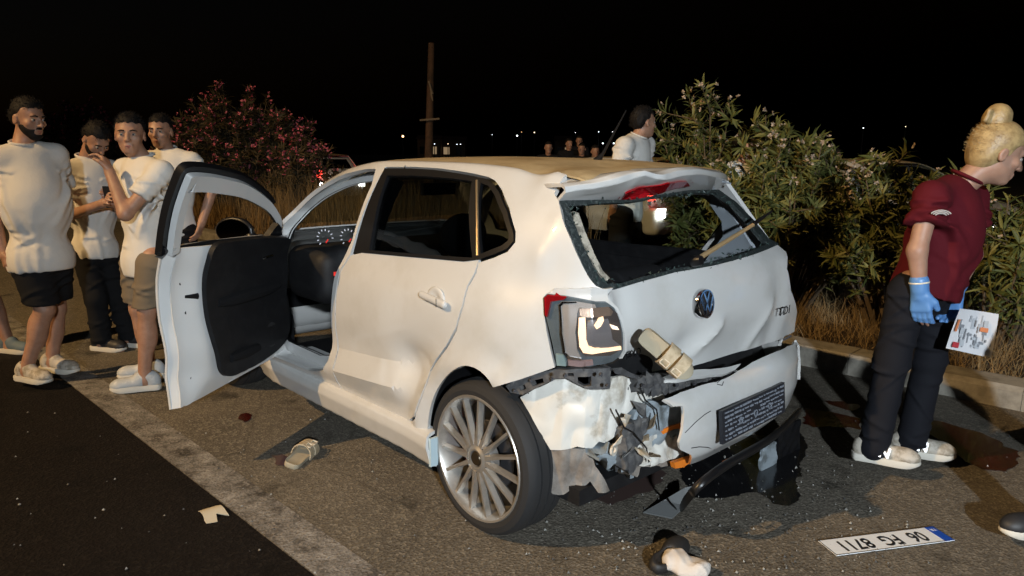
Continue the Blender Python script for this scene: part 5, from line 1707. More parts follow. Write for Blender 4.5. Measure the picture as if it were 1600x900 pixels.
    if hair in ('short', 'bun') and fine:
        src = [o for o in root.children if o.name.startswith(('hair', 'cap'))][0].data
        nv = len(src.vertices); co = np.empty(nv * 3); no = np.empty(nv * 3)
        src.vertices.foreach_get('co', co); src.vertices.foreach_get('normal', no)
        co = co.reshape(-1, 3); no = no.reshape(-1, 3)
        rh = np.random.default_rng(nv)
        loc_ = (co - head) @ RH
        okh = np.where(loc_[:, 2] > -.03)[0]
        kk = rh.choice(okh, 1500)
        d_ = no[kk] * (.7 if hair == 'short' else .15) + rh.normal(0, .55 if hair == 'short' else .25, (1500, 3)) + (hf * .25 if hair == 'short' else -hf * 1.2) + np.array([0, 0, .1])
        d_ /= np.linalg.norm(d_, axis=1)[:, None]
        L_ = rh.uniform(.012, .026, 1500) if hair == 'short' else rh.uniform(.010, .022, 1500) 
        w_ = np.cross(d_, rh.normal(0, 1, (1500, 3))); w_ /= np.linalg.norm(w_, axis=1)[:, None]
        b0_ = co[kk] - no[kk] * .004
        Vh = np.stack([b0_ - w_ * .0016, b0_ + w_ * .0016, b0_ + d_ * L_[:, None]], 1).reshape(-1, 3)
        ho = mesh_obj("hair_strands", Vh, (np.arange(1500) * 3)[:, None] + np.array([0, 1, 2]), hm, root)
        ho["kind"] = "stuff"
    if beard:
        bfld = Field((-.06, -.10, -.15), (.13, .10, .05), .005)
        bfld.ell((.022, 0, -.037), (.0745, .0645, .0875), 0).ell((.062, 0, -.092), (.031, .034, .026), .02)
        bfld.box((.08, 0, .03), (.16, .2, .055), .02, .01, 'sub')
        bfld.box((.10, 0, -.068), (.03, .024, .012), .008, .006, 'sub')
        bfld.ell((-.06, 0, -.05), (.055, .2, .3), .01, 'sub')
        bfld.ell((.075, .038, -.030), (.05, .024, .022), .012, 'sub').ell((.075, -.038, -.030), (.05, .024, .022), .012, 'sub')
        head_obj("beard", bfld, hm)
    # ---- clothes
    c = clothes
    ch = .009 if fine else .018
    seed = int(abs(foot_px[0] * 7 + foot_px[1])) % 997 if foot_px is not None else 5
    if 'shirt' in c:
        g = Field(lo, hi, ch)
        hem = c.get('hem', .10)
        g.ell(sho - up * .10, np.array([.122, .180, .19]) * b, .05, R=RT)
        g.ell((hip + sho) / 2 + fwd * belly * .6, np.array([.124 + belly, .174 + belly * .35, .24]) * b, .07, R=RT)
        g.ell(hip + fwd * belly * .3 - up * .02, np.array([.134 + belly * .6, .172 + belly * .25, .19]) * b, .07, R=RT)
        g.cone(sho + up * .015 + left * .05, P['sho_l'] - up * .010, .064, .064 * b, .04)
        g.cone(sho + up * .015 - left * .05, P['sho_r'] - up * .010, .064, .064 * b, .04)
        g.cut(hip - up * hem, -up)
        s2 = Field(lo, hi, ch)
        for s in 'lr':
            S, E = P['sho_' + s], P['elb_' + s]
            k = c.get('sleeve', .62)
            en = S + (E - S) * k
            s3 = Field(lo, hi, ch)
            s3.cone(S - up * .012, S + (E - S) * (k + .25), .069 * b, .080 * b, 0)
            s3.cut(en, E - S)
            s2.F = np.minimum(s2.F, s3.F)
        hh = np.maximum(.04 - np.abs(g.F - s2.F), 0) / .04
        g.F = np.minimum(g.F, s2.F) - hh * hh * .04 * .25
        # neck hole
        g.ell(neck + up * .035 + fwd * .012, (.075, .078, .05), .012, 'sub', R=RT)
        Lt = np.linalg.norm(sho - hip)
        g.torso_folds(hip, RT, Lt, c.get('folds', .013), seed)
        for s in 'lr':
            g.limb_folds(P['sho_' + s], P['elb_' + s], .09, .010, 6, .9, .15, .6, seed + ord(s))
        sho_o = g.build("tshirt", c['shirt'], root)
        # collar band
        cb = MB()
        ring_ = [tuple(neck + up * .012 + fwd * (.012 + .062 * math.cos(a)) + left * .066 * math.sin(a) - up * .018 * math.cos(a)) for a in np.linspace(0, 2 * math.pi, 21)]
        cb.tube(ring_, .008, 6, False); cb.build("collar", c['shirt'], sho_o)
    if 'legs' in c:
        g = Field(lo, hi, ch)
        g.ell(hip, np.array([.116 + belly * .4, .150 + belly * .1, .15]) * b, .05, R=RT)
        wide = c.get('wide', 1.0)
        cut = c.get('cut', None)
        for s in 'lr':
            hipp, K, A = P['hip_' + s], P['kne_' + s], P['ank_' + s]
            g.cone(hipp - up * .04, K, .100 * b * wide, .085 * b * wide, .04)
            if cut is None:
                g.cone(K, A + np.array([0, 0, -.02]), .080 * b * wide, .072 * wide, .03)
            else:
                g.cone(K, K * .8 + A * .2, .085 * b * wide, .09 * wide, .02)
        if cut is not None:
            g.cut(np.array([0, 0, cut]), (0, 0, -1))
        else:
            g.cut(np.array([0, 0, .055]), (0, 0, -1))
        g.cut(hip + up * .05, up)
        for s in 'lr':
            g.limb_folds(P['hip_' + s], P['kne_' + s], .12, .008, 7, 1.4, .1, 1.0, seed + ord(s))
            if cut is None:
                g.limb_folds(P['kne_' + s], P['ank_' + s], .10, .0075, 9, 1.6, .0, 1.05, seed + 7 + ord(s))
        g.build("shorts" if cut is not None else "trousers", c['legs'], root)
    if 'shoes' in c:
        for s in 'lr':
            A = P['ank_' + s]
            a = toes[s]
            SM = Matrix.Translation((A[0], A[1], max(0.0, A[2] - .085))) @ Matrix.Rotation(a, 4, 'Z')
            so = empty("shoe", (0, 0, 0)); so.parent = root
            if c.get('sole', True):
                out = [(-.085, -.032), (-.07, -.042), (.0, -.040), (.08, -.052), (.14, -.050), (.185, -.032), (.20, 0), (.185, .030), (.14, .046), (.08, .046), (.0, .036), (-.07, .040), (-.085, .032), (-.095, 0)]
                sp = smooth_poly(out, 2)
                mb = MB(); n = len(sp)
                rings = []
                for sc_, z_ in ((.96, 0.0), (1.0, .006), (1.01, .022), (.99, .034)):
                    rings.append([(x * sc_, y * sc_, z_ + (.012 if x > .15 else 0) * (x - .15) / .05 * (z_ < .01)) for x, y in sp])
                vs = [p for r_ in rings for p in r_]
                fs = [(i * n + j, i * n + (j + 1) % n, (i + 1) * n + (j + 1) % n, (i + 1) * n + j) for i in range(3) for j in range(n)] + [tuple(range(n))[::-1], tuple(range(3 * n, 4 * n))]
                mb.add(vs, fs, SM); mb.build("sole", c.get('sole_mat', M_SOLE), so)
            u = Field((-.13, -.08, .0), (.24, .08, .18), .006)
            u.ell((.135, -.002, .040), (.062, .045, .040), 0).cone((.03, 0, .055), (.13, -.002, .042), .042, .038, .02)
            u.ell((-.045, 0, .055), (.046, .038, .058), .02).cone((-.02, 0, .09), (.03, 0, .085), .038, .034, .02)
            u.ell((-.01, 0, .135), (.034, .028, .04), .008, 'sub').cut((0, 0, .028), (0, 0, -1))
            V, Q = u.mesh()
            M3 = np.array(SM)
            V = V @ M3[:3, :3].T + M3[:3, 3]
            mesh_obj("upper", V, Q, c['shoes'], so)
            lc = MB()
            for k in range(4):
                x_ = .035 + k * .022; z_ = .098 - k * .007
                lc.tube([(x_, -.026, z_ - .016), (x_ + .004, 0, z_), (x_, .026, z_ - .016)], .0035, 5, M=SM)
            lc.build("laces", c.get('laces', M_SOLE), so)
    return root, P, foot, (fwd, left, up), hand, RH, head

CAMW = math.atan2(-FH[1], -FH[0])                    # heading that looks at the camera
RIGHT = math.atan2(_R0[1], _R0[0])                   # heading towards the right of the picture
LEFT = RIGHT + math.pi
GL = "men standing by the open door"
# 1 bearded man, far left
person("heavyset bearded man in white T-shirt and black shorts, arms hanging", (62, 598),
       dict(head=(44, 186, .02), neck=(34, 226, .0), sho_l=(86, 240, .12), sho_r=(2, 246, -.08), elb_l=(98, 318, .22), wri_l=(96, 372, .25), elb_r=(-12, 330, -.06), wri_r=(4, 392, -.10),
            hip_l=(80, 398, .06), hip_r=(46, 400, -.06), kne_l=(88, 482, .10), kne_r=(70, 484, -.06), ank_l=(82, 560, .10), ank_r=(42, 574, -.08)),
       dict(shirt=M_TEE2, hem=.09, legs=M_DARKCLOTH, cut=.52, wide=1.12, shoes=M_SHOEW), GL, face=(RIGHT - .35, -.12), beard=True, belly=.055, toes=dict(l=RIGHT - .25, r=RIGHT - .35), build=1.0)
# 2 man looking down at his phone
p2 = person("man in white T-shirt and black trousers bending his head over a phone", (186, 546),
       dict(head=(150, 218, -.02), neck=(134, 246, .05), sho_l=(172, 262, .12), sho_r=(106, 264, -.06), elb_l=(192, 335, .10), wri_l=(178, 314, -.10), elb_r=(112, 336, -.10), wri_r=(160, 318, -.22),
            hip_l=(164, 388, .06), hip_r=(132, 388, -.04), kne_l=(184, 462, .06), kne_r=(150, 466, -.08), ank_l=(202, 525, .10), ank_r=(160, 538, -.02)),
       dict(shirt=M_TEE, hem=.07, legs=M_DARKCLOTH, wide=.95, shoes=M_SHOEB), GL, face=(RIGHT - .55, -.75), hair='short', beard=True, toes=dict(l=RIGHT - .1, r=RIGHT - .2), build=.92)
# 3 man with his hand raised to his chin
person("man in loose white T-shirt and khaki shorts with fist raised to chin", (229, 606),
       dict(head=(203, 211, .0), neck=(226, 247, .03), sho_l=(252, 266, -.12), sho_r=(196, 262, .14), elb_l=(196, 334, -.26), wri_l=(172, 270, -.18), elb_r=(196, 330, .16), wri_r=(178, 318, .02),
            hip_l=(240, 404, -.08), hip_r=(214, 402, .08), kne_l=(230, 486, -.08), kne_r=(216, 482, .08), ank_l=(226, 588, -.06), ank_r=(234, 570, .12)),
       dict(shirt=M_TEE, hem=.11, legs=M_KHAKI, cut=.53, wide=1.05, shoes=M_SHOEG), GL, face=(CAMW + .32, -.02), hair='short', toes=dict(l=LEFT + .35, r=LEFT + .2),
       hands=dict(l=dict(curl=1.15, palm=tuple(-_R0)), r=dict(curl=.9)), build=.93)
# 4 young man behind them
person("young man in white T-shirt facing forward behind the raised-fist man", (268, 538),
       dict(head=(251, 206, .0), neck=(262, 234, .03), sho_l=(300, 250, .0), sho_r=(234, 248, .0), elb_l=(332, 296, .06), wri_l=(316, 346, -.02), elb_r=(226, 310, .05), wri_r=(232, 360, 0),
            hip_l=(288, 352, 0), hip_r=(256, 352, 0), kne_l=(290, 440, 0), kne_r=(258, 440, 0), ank_l=(290, 524, .0), ank_r=(260, 528, 0)),
       dict(shirt=M_TEE, hem=.08, legs=M_DARKCLOTH, shoes=M_SHOEB), GL, face=(CAMW + .05, -.04), toes=dict(l=CAMW + .2, r=CAMW - .2), build=.92)
# phone in the second man's hands
pf = foot_plane(on_z(186, 546), 172, 308, -.28)
ph = MB().box((0, 0, 0), (.075, .15, .009), frame_matrix(pf, tuple(_R0), (-FH[0] * .2, -FH[1] * .2, .9)))
po = ph.build("phone", mat("phone_black", (.02, .02, .022), .2), None, smooth=False)
MB().box((0, 0, .006), (.066, .138, .002), frame_matrix(pf, tuple(-_R0), (-FH[0] * .2, -FH[1] * .2, .9))).build("screen", mat("phone_screen", (.3, .35, .5), .2, emit=(.6, .7, 1), emit_strength=.8), po, smooth=False)
tag(po, "black phone held by the man with bowed head", "phone")

# 5 the woman in maroon
wfoot = on_z(1412, 734)
wm_ = person("blonde woman in maroon T-shirt and blue gloves leaning forward beside the car", (1412, 734),
       dict(head=(1556, 240, .0), neck=(1505, 280, .03), sho_l=(1520, 306, .20), sho_r=(1456, 304, -.12), elb_l=(1520, 398, .16), wri_l=(1494, 452, .02), elb_r=(1433, 392, -.16), wri_r=(1437, 452, -.17),
            hip_l=(1466, 446, .10), hip_r=(1424, 442, -.06), kne_l=(1452, 562, .12), kne_r=(1394, 562, -.04), ank_l=(1424, 684, .10), ank_r=(1366, 692, -.05)),
       dict(shirt=M_MAROON, hem=.05, legs=M_NAVY, wide=.92, shoes=M_SHOEW, sleeve=.56, folds=.010), None, face=(RIGHT - .10, -.32), skin=M_SKIN2, hair='bun', hair_mat=M_BLONDE, toes=dict(l=RIGHT - .35, r=RIGHT - .45), belly=.035, build=.94,
       hands=dict(r=dict(curl=.45), l=dict(curl=.9, dir=(.1, 0, -1))), scale=1.08)
root5, P5, f5, ax5, hand5, RH5, head5 = wm_
for s in 'lr':
    W = P5['wri_' + s]
    gf = Field(W - .15, W + .15, .0048)
    hand5(gf, s, .0035)
    d5 = unit(P5['elb_' + s] - W)
    gf.cone(W, W + d5 * .035, .037, .039, .006)
    gf.build("glove", M_GLOVE, root5)
# bracelet
q5 = P5['wri_r'] * .82 + P5['elb_r'] * .18
dq = Vector(P5['wri_r'] - P5['elb_r'])
Mq = dq.to_track_quat('Z', 'Y').to_matrix().to_4x4(); Mq.translation = Vector(q5)
MB().lathe([(.0385 + .003 * math.cos(a), .004 * math.sin(a)) for a in np.linspace(0, 6.283, 7)[:-1]], 24, Mq, True).build("bracelet", mat("white_bracelet", (.7, .66, .55), .3), root5)
# sleeve print and shoe letters with the flash reflection put in as glow
fwd5, left5, up5 = ax5
sp5 = P5['sho_r'] * .72 + P5['elb_r'] * .28 - left5 * .0 - FH * .098
for k in range(3):
    a0 = np.linspace(math.radians(150), math.radians(30), 7)
    R_ = .040 - k * .009
    MB().tube([tuple(sp5 + _R0 * R_ * math.cos(a) * 1.2 + np.array([0, 0, 1]) * (R_ * .7 * math.sin(a) - .02) - FH * .004) for a in a0], .0028, 5).build("sleeve_print", mat("grey_print_cloth", (.45, .42, .40), .8), root5)
for s in 'lr':
    A = P5['ank_' + s]
    a = dict(l=RIGHT - .35, r=RIGHT - .45)[s]
    sd = np.array([math.sin(a), -math.cos(a), 0]); fd = np.array([math.cos(a), math.sin(a), 0])
    base = np.array([A[0], A[1], max(0, A[2] - .085)]) + sd * .047 + fd * .045 + np.array([0, 0, .062])
    NM = frame_matrix(base, tuple(fd), (sd[0] * -.45, sd[1] * -.45, 1))
    strokes("shoe_letter", [((-.020, -.020), (-.012, .020)), ((-.012, .020), (.012, -.020)), ((.012, -.020), (.020, .020))], .010, NM, mat("flash_glow_letter", (.85, .87, .9), .3, emit=(.9, .95, 1), emit_strength=.7), root5, .002)
# leaflet in her hand
quad = [foot_plane(wfoot, u, v, -.10 + d) for u, v, d in ((1500, 482, 0), (1561, 491, .05), (1546, 558, .05), (1480, 545, 0))]
nq = 8
G = []
for j in range(nq + 1):
    for i in range(nq + 1):
        a, b_ = i / nq, j / nq
        p = (quad[0] * (1 - a) + quad[1] * a) * (1 - b_) + (quad[3] * (1 - a) + quad[2] * a) * b_
        G.append(p + FH * .012 * math.sin(a * 3 + b_ * 2))
fs = [(j * (nq + 1) + i, j * (nq + 1) + i + 1, (j + 1) * (nq + 1) + i + 1, (j + 1) * (nq + 1) + i) for j in range(nq) for i in range(nq)]
leaf = mesh_obj("leaflet", G, fs, mat("printed_paper", (.62, .62, .64), .6), None)
solid(leaf, .0008)
tag(leaf, "printed white leaflet hanging from the woman's gloved hand", "leaflet")
def on_leaf(a, b_, lift=.003):
    p = (quad[0] * (1 - a) + quad[1] * a) * (1 - b_) + (quad[3] * (1 - a) + quad[2] * a) * b_
    return p + FH * (.012 * math.sin(a * 3 + b_ * 2)) - FH * lift
LIFT = [.0024]
def leaf_patch(name, a0, b0, a1, b1, m):
    LIFT[0] += .0003
    mesh_obj(name, [on_leaf(a0, b0, LIFT[0]), on_leaf(a1, b0, LIFT[0]), on_leaf(a1, b1, LIFT[0]), on_leaf(a0, b1, LIFT[0])], [(0, 1, 2, 3)], m, leaf, False)
mg1 = mat("print_grey", (.22, .23, .25), .7); mg2 = mat("print_orange", (.6, .2, .08), .7); mg3 = mat("print_red", (.4, .03, .04), .7); mg4 = mat("print_pale", (.42, .44, .47), .7)
rl = np.random.default_rng(3)
for k in range(34):
    a0 = rl.uniform(.08, .78); b0 = rl.uniform(.06, .85)
    leaf_patch("print_block", a0, b0, min(.84, a0 + rl.choice([.03, .05, .1])), min(.93, b0 + rl.choice([.06, .15, .25])), [mg1, mg4, mg4, mg1][k % 4])
leaf_patch("print_block", .03, .25, .09, .55, mg2)
leaf_patch("print_block", .08, .80, .22, .93, mg3)
leaf_patch("print_block", .60, .35, .78, .45, mg2)

# 6 man beyond the car, seen over the roof
person("dark-haired man in white T-shirt turned away beyond the car roof", None,
       dict(head=(1005, 192, 0), neck=(996, 214, -.02), sho_l=(1010, 224, .20), sho_r=(976, 226, -.18), elb_l=(1000, 275, .26), wri_l=(988, 315, .34), elb_r=(962, 280, -.2), wri_r=(958, 325, -.15),
            hip_l=(984, 330, .1), hip_r=(972, 330, -.1), kne_l=(980, 410, .1), kne_r=(966, 410, -.1), ank_l=(980, 470, .1), ank_r=(964, 475, -.1)),
       dict(shirt=M_TEE, hem=.07, legs=M_DARKCLOTH, shoes=M_SHOEB), None, face=(RIGHT + .45, .02), toes=dict(l=RIGHT + .3, r=RIGHT + .3), foot_world=tuple(at_depth(994, 478, 6.2) * np.array([1, 1, 0]) + np.array([0, 0, .08])))
# 7 at the right edge, only shoe and leg in the picture
person("person in black trousers cut off by the right edge, black shoe forward", (1622, 838),
       dict(head=(1860, 110, 0), neck=(1850, 165, 0), sho_l=(1830, 200, -.2), sho_r=(1860, 200, .2), elb_l=(1830, 330, -.2), wri_l=(1800, 430, -.2), elb_r=(1880, 330, .2), wri_r=(1860, 430, .2),
            hip_l=(1790, 430, -.1), hip_r=(1810, 425, .1), kne_l=(1690, 600, -.1), kne_r=(1760, 590, .15), ank_l=(1640, 800, -.06), ank_r=(1780, 770, .2)),
       dict(shirt=M_DARKCLOTH, legs=M_DARKCLOTH, shoes=M_SHOEB), None, face=(LEFT, -.2), fine=False, toes=dict(l=LEFT + .15, r=LEFT))
# 8 at the left edge, only a bare leg in the picture
person("person mostly outside the left edge stepping in with a bare leg", (8, 553),
       dict(head=(-95, 190, 0), neck=(-90, 225, 0), sho_l=(-65, 240, .1), sho_r=(-120, 240, -.1), elb_l=(-60, 310, .1), wri_l=(-50, 360, .1), elb_r=(-130, 310, -.1), wri_r=(-120, 370, -.1),
            hip_l=(-65, 380, .05), hip_r=(-90, 380, -.05), kne_l=(-12, 470, .05), kne_r=(-80, 470, -.05), ank_l=(14, 536, .05), ank_r=(-90, 540, -.05)),
       dict(shirt=M_DARKCLOTH, legs=M_DARKCLOTH, cut=.56, shoes=mat("blue_slipper", (.10, .14, .17), .7)), None, face=(RIGHT, -.1), fine=False, toes=dict(l=RIGHT - .2, r=RIGHT))
# onlookers on the far carriageway
onl = [(857, 231, 15.0, .1, "onlooker with short dark hair leftmost of the heads beyond the car roof"), (889, 225, 17.0, .5, "onlooker half hidden, second head from the left beyond the car roof"),
       (905, 220, 18.5, -.1, "rearmost onlooker whose head rises above his neighbours beyond the car roof"), (909, 233, 15.5, -.4, "onlooker with his face turned aside right of the tallest far head"), (930, 237, 14.0, .2, "shortest onlooker beside the aerial beyond the car roof")]
for (u, v, D, tw, lb) in onl:
    hp_ = at_depth(u, v, D)
    base = hp_ * np.array([1, 1, 0])
    zt_ = hp_[2]
    kpx = FPX / D
    def jp(dx, z, dd=0):
        q = base + _R0 * dx + np.array([0, 0, z]) + FH * dd
        uu = project(q); return (uu[0], uu[1], dd)
    s_ = zt_ / 1.63
    person(lb, None, dict(head=jp(0, zt_), neck=jp(0, zt_ - .15), sho_l=jp(.18, zt_ - .2), sho_r=jp(-.18, zt_ - .2), elb_l=jp(.24, zt_ - .5), wri_l=jp(.24, zt_ - .75), elb_r=jp(-.24, zt_ - .5), wri_r=jp(-.24, zt_ - .75),
           hip_l=jp(.1, .9 * s_), hip_r=jp(-.1, .9 * s_), kne_l=jp(.1, .48), kne_r=jp(-.1, .48), ank_l=jp(.1, .085), ank_r=jp(-.1, .085)),
           dict(shirt=M_NAVY, legs=M_DARKCLOTH, shoes=M_SHOEB), "onlookers beyond the car", face=(CAMW + tw, -.05), fine=False, toes=dict(l=CAMW, r=CAMW), foot_world=tuple(base))
for (u, v, D, lb) in ((1165, 232, 6.6, "person in white T-shirt half hidden behind the tallest oleander"), (1300, 250, 8.2, "person in white T-shirt screened by oleander leaves left of the woman")):
    hp_ = at_depth(u, v, D); base = hp_ * np.array([1, 1, 0]) + np.array([0, 0, .02]); zt_ = hp_[2]
    person(lb, None, dict(head=jp(0, zt_), neck=jp(0, zt_ - .15), sho_l=jp(.18, zt_ - .2), sho_r=jp(-.18, zt_ - .2), elb_l=jp(.24, zt_ - .5), wri_l=jp(.24, zt_ - .75), elb_r=jp(-.24, zt_ - .5), wri_r=jp(-.24, zt_ - .75),
           hip_l=jp(.1, .88), hip_r=jp(-.1, .88), kne_l=jp(.1, .48), kne_r=jp(-.1, .48), ank_l=jp(.1, .085), ank_r=jp(-.1, .085)),
           dict(shirt=M_TEE, legs=M_DARKCLOTH, shoes=M_SHOEB), "people behind the oleanders", face=(RIGHT, -.05), fine=False, toes=dict(l=RIGHT, r=RIGHT), foot_world=tuple(base))


# ------------------------------------------------------------------ oleanders, dry grass
def leaf_mat(name, c1, c2, rough=.5):
    m = bpy.data.materials.new(name); m.use_nodes = True
    nt = m.node_tree; b = nt.nodes["Principled BSDF"]
    gi = nt.nodes.new("ShaderNodeNewGeometry")
    rp = nt.nodes.new("ShaderNodeMix"); rp.data_type = 'RGBA'
    rp.inputs[6].default_value = (*c1, 1); rp.inputs[7].default_value = (*c2, 1)
    nt.links.new(gi.outputs['Random Per Island'], rp.inputs[0])
    nt.links.new(rp.outputs[2], b.inputs['Base Color'])
    b.inputs['Roughness'].default_value = rough
    b.inputs['Specular IOR Level'].default_value = .2
    return m
M_LEAF = leaf_mat("oleander_leaf", (.060, .076, .020), (.185, .175, .055))
M_LEAF2 = leaf_mat("dusky_leaf", (.035, .032, .016), (.070, .052, .030))
M_STEM = mat("oleander_stem", (.12, .085, .05), .8)
M_PINK = leaf_mat("pink_petal", (.50, .06, .12), (.70, .24, .30), .6)
M_PALE = leaf_mat("pale_petal", (.38, .28, .20), (.50, .40, .30), .6)
M_STRAW = leaf_mat("dry_straw", (.17, .115, .055), (.28, .20, .10), .8)
M_STRAW2 = leaf_mat("dark_straw", (.12, .070, .026), (.20, .125, .05), .8)
def leaves(P, D, N, L, W):
    """lanceolate leaves folded along the midrib: base P, direction D, normal N, length L, half width W"""
    n = len(P)
    S = np.cross(D, N); S /= np.maximum(np.linalg.norm(S, axis=1), 1e-9)[:, None]
    N = np.cross(S, D)
    mid1 = P + D * (L * .38)[:, None] - N * (L * .03)[:, None]; mid2 = P + D * (L * .72)[:, None] - N * (L * .09)[:, None]
    tip = P + D * L[:, None] - N * (L * .2)[:, None]
    up = N * (W * .35)[:, None]
    V = np.stack([P, mid1 + S * W[:, None] + up, mid1 - S * W[:, None] + up, mid1, mid2 + S * (W * .7)[:, None] + up, mid2 - S * (W * .7)[:, None] + up, mid2, tip], 1).reshape(-1, 3)
    k = (np.arange(n) * 8)[:, None]
    F3 = np.concatenate([k + np.array([0, 3, 1]), k + np.array([0, 2, 3]), k + np.array([4, 6, 7]), k + np.array([6, 5, 7])])
    F4 = np.concatenate([k + np.array([1, 3, 6, 4]), k + np.array([3, 2, 5, 6])])
    return V, F3, F4
def fast_mesh(name, V, F3, F4, material, parent=None):
    me = bpy.data.meshes.new(name)
    n3, n4 = len(F3), len(F4)
    me.vertices.add(len(V)); me.vertices.foreach_set('co', np.asarray(V, np.float32).ravel())
    loops = np.concatenate([np.asarray(F3).ravel(), np.asarray(F4).ravel()]).astype(np.int32)
    me.loops.add(len(loops)); me.loops.foreach_set('vertex_index', loops)
    me.polygons.add(n3 + n4)
    st_ = np.concatenate([np.arange(n3) * 3, n3 * 3 + np.arange(n4) * 4]).astype(np.int32)
    me.polygons.foreach_set('loop_start', st_)
    me.update(calc_edges=True)
    me.validate()
    me.materials.append(material)
    o = bpy.data.objects.new(name, me); COL.objects.link(o)
    if parent: o.parent = parent
    return o
def oleander(base, height, radius, label, seed, nstems=60, nleaf=70, flower=M_PALE, nfl=60, leafm=None, group="oleanders along the verge", lscale=1.0, dens=1.0):
    r = np.random.default_rng(seed)
    root = empty("oleander_bush", tuple(base), 0, label, "bush", group)
    stem = MB(); LP = []; LD = []; LN = []; tips = []
    for i in range(nstems):
        a = r.uniform(0, 2 * math.pi); rr_ = radius * math.sqrt(r.uniform(.02, 1))
        hgt = height * (1.05 - .42 * (rr_ / radius) ** 2) * r.uniform(.62, 1.04)
        b0 = np.array([math.cos(a), math.sin(a), 0]) * rr_ * .28
        tip = np.array([math.cos(a) * rr_, math.sin(a) * rr_, hgt])
        midp = b0 * .4 + tip * .6 + np.array([0, 0, hgt * .10]) + r.normal(0, .04, 3)
        t = np.linspace(0, 1, 7)[:, None]
        C = b0 * (1 - t) ** 2 + 2 * midp * t * (1 - t) + tip * t * t
        stem.tube([tuple(c) for c in C], list(np.linspace(.014, .004, 7)), 5, False)
        shoots = [(C, 1.0)]
        for b in range(4):
            t0 = r.uniform(.45, .9); p0 = b0 * (1 - t0) ** 2 + 2 * midp * t0 * (1 - t0) + tip * t0 * t0
            d = unit(r.normal(0, 1, 3) * np.array([1, 1, .5]) + np.array([0, 0, .7])); L_ = r.uniform(.18, .42) * height * .5
            Cs = p0 + np.linspace(0, 1, 4)[:, None] * d * L_
            stem.tube([tuple(c) for c in Cs], list(np.linspace(.006, .003, 4)), 4, False)
            shoots.append((Cs, .6))
        for Cs, wgt in shoots:
            m_ = int(nleaf * wgt * dens)
            tt = np.sqrt(r.uniform(.09 if wgt == 1 else .0, 1, m_))
            seg = tt * (len(Cs) - 1); k = np.clip(seg.astype(int), 0, len(Cs) - 2)
            p = Cs[k] + (Cs[k + 1] - Cs[k]) * (seg - k)[:, None]
            ax = Cs[k + 1] - Cs[k]; ax /= np.linalg.norm(ax, axis=1)[:, None]
            d = r.normal(0, 1, (m_, 3)); d -= ax * (d * ax).sum(1)[:, None]; d /= np.linalg.norm(d, axis=1)[:, None]
            d = d * .85 + ax * r.uniform(.1, 1.1, (m_, 1)); d /= np.linalg.norm(d, axis=1)[:, None]
            LP.append(p); LD.append(d); LN.append(ax + r.normal(0, .3, (m_, 3)))
            tips.append(Cs[-1])
    LP = np.concatenate(LP); LD = np.concatenate(LD); LN = np.concatenate(LN)
    n = len(LP)
    V, F3, F4 = leaves(LP, LD, LN, r.uniform(.055, .165, n) * lscale, r.uniform(.006, .0145, n) * lscale)
    stem.build("trunk", M_STEM, root)
    cr = fast_mesh("crown", V, F3, F4, leafm or M_LEAF, root)
    cr["kind"] = "stuff"
    # flowers at shoot tips
    tips = np.array(tips); tips = tips[np.argsort(-tips[:, 2] + r.uniform(0, .8, len(tips)))][:nfl]
    FP = []; FD = []
    for tp_ in tips:
        for _ in range(r.integers(2, 6)):
            c = tp_ + r.normal(0, .035, 3) * lscale
            nrm = unit(r.normal(0, 1, 3) + np.array([0, 0, .8])); a1 = unit(np.cross(nrm, [.3, .2, 1])); a2 = np.cross(nrm, a1)
            for q in range(5):
                a = q * 2 * math.pi / 5
                FP.append(c); FD.append(unit(a1 * math.cos(a) + a2 * math.sin(a) + nrm * .35))
    if len(FP):
        FP = np.array(FP); FD = np.array(FD); m_ = len(FP)
        V, F3, F4 = leaves(FP, FD, r.normal(0, 1, (m_, 3)), np.full(m_, .026 * lscale), np.full(m_, .009 * lscale))
        fo = fast_mesh("blossom", V, F3, F4, flower, root); fo["kind"] = "stuff"
    return root
def verge_pt(u, D, t=None):
    """ground point on the verge in the direction of picture column u"""
    d = ray(u, 300); d = d / np.linalg.norm(d[:2])
    p = CAM_POS + d * D
    return np.array([p[0], p[1], .07])
VB = "oleanders on the verge beside the car"
def verge_u(u, t):
    d = ray(u, 242); d = d[:2] / np.linalg.norm(d[:2])
    # distance until the verge line at offset t
    s = (t - CAM_POS[:2] @ RN[:2]) / (d @ RN[:2])
    return np.array([*(CAM_POS[:2] + d * s), .07])
oleander(verge_u(1108, KERB - 1.15), 1.80, .55, "slender oleander right behind the car's rear window, pale blossom at its tip", 21, 40, 40, nfl=26, group=VB)
oleander(verge_u(1225, KERB - 1.10), 1.70, .80, "tallest leafy oleander beside the car's right rear corner", 22, 66, 52, nfl=46, group=VB)
oleander(verge_u(1425, KERB - 1.20), 1.42, .60, "oleander bush directly behind the woman in maroon", 23, 46, 42, nfl=34, group=VB)
oleander(verge_u(1585, KERB - 1.25), 1.25, .55, "oleander bush at the right edge of the picture", 24, 38, 42, nfl=22, group=VB)
oleander(verge_u(1330, KERB - 2.2), 1.25, .5, "low oleander in the gap behind the two larger bushes", 25, 13, 30, nfl=10, group=VB)
oleander(verge_u(380, KERB - 1.6), 2.55, 1.45, "wide dusky oleander covered in pink blossom behind the open door", 26, 110, 80, M_PINK, 520, M_LEAF2, VB, 1.35)
oleander(verge_u(466, KERB - 1.9), 1.75, .75, "lower pink oleander growing at the foot of the wide pink one", 28, 34, 26, M_PINK, 70, M_LEAF2, VB, 1.25)
oleander(verge_u(130, KERB - 1.6), 2.6, 1.6, "distant pink oleander behind the men's heads", 27, 80, 50, M_PINK, 160, M_LEAF2, VB, 2.0)
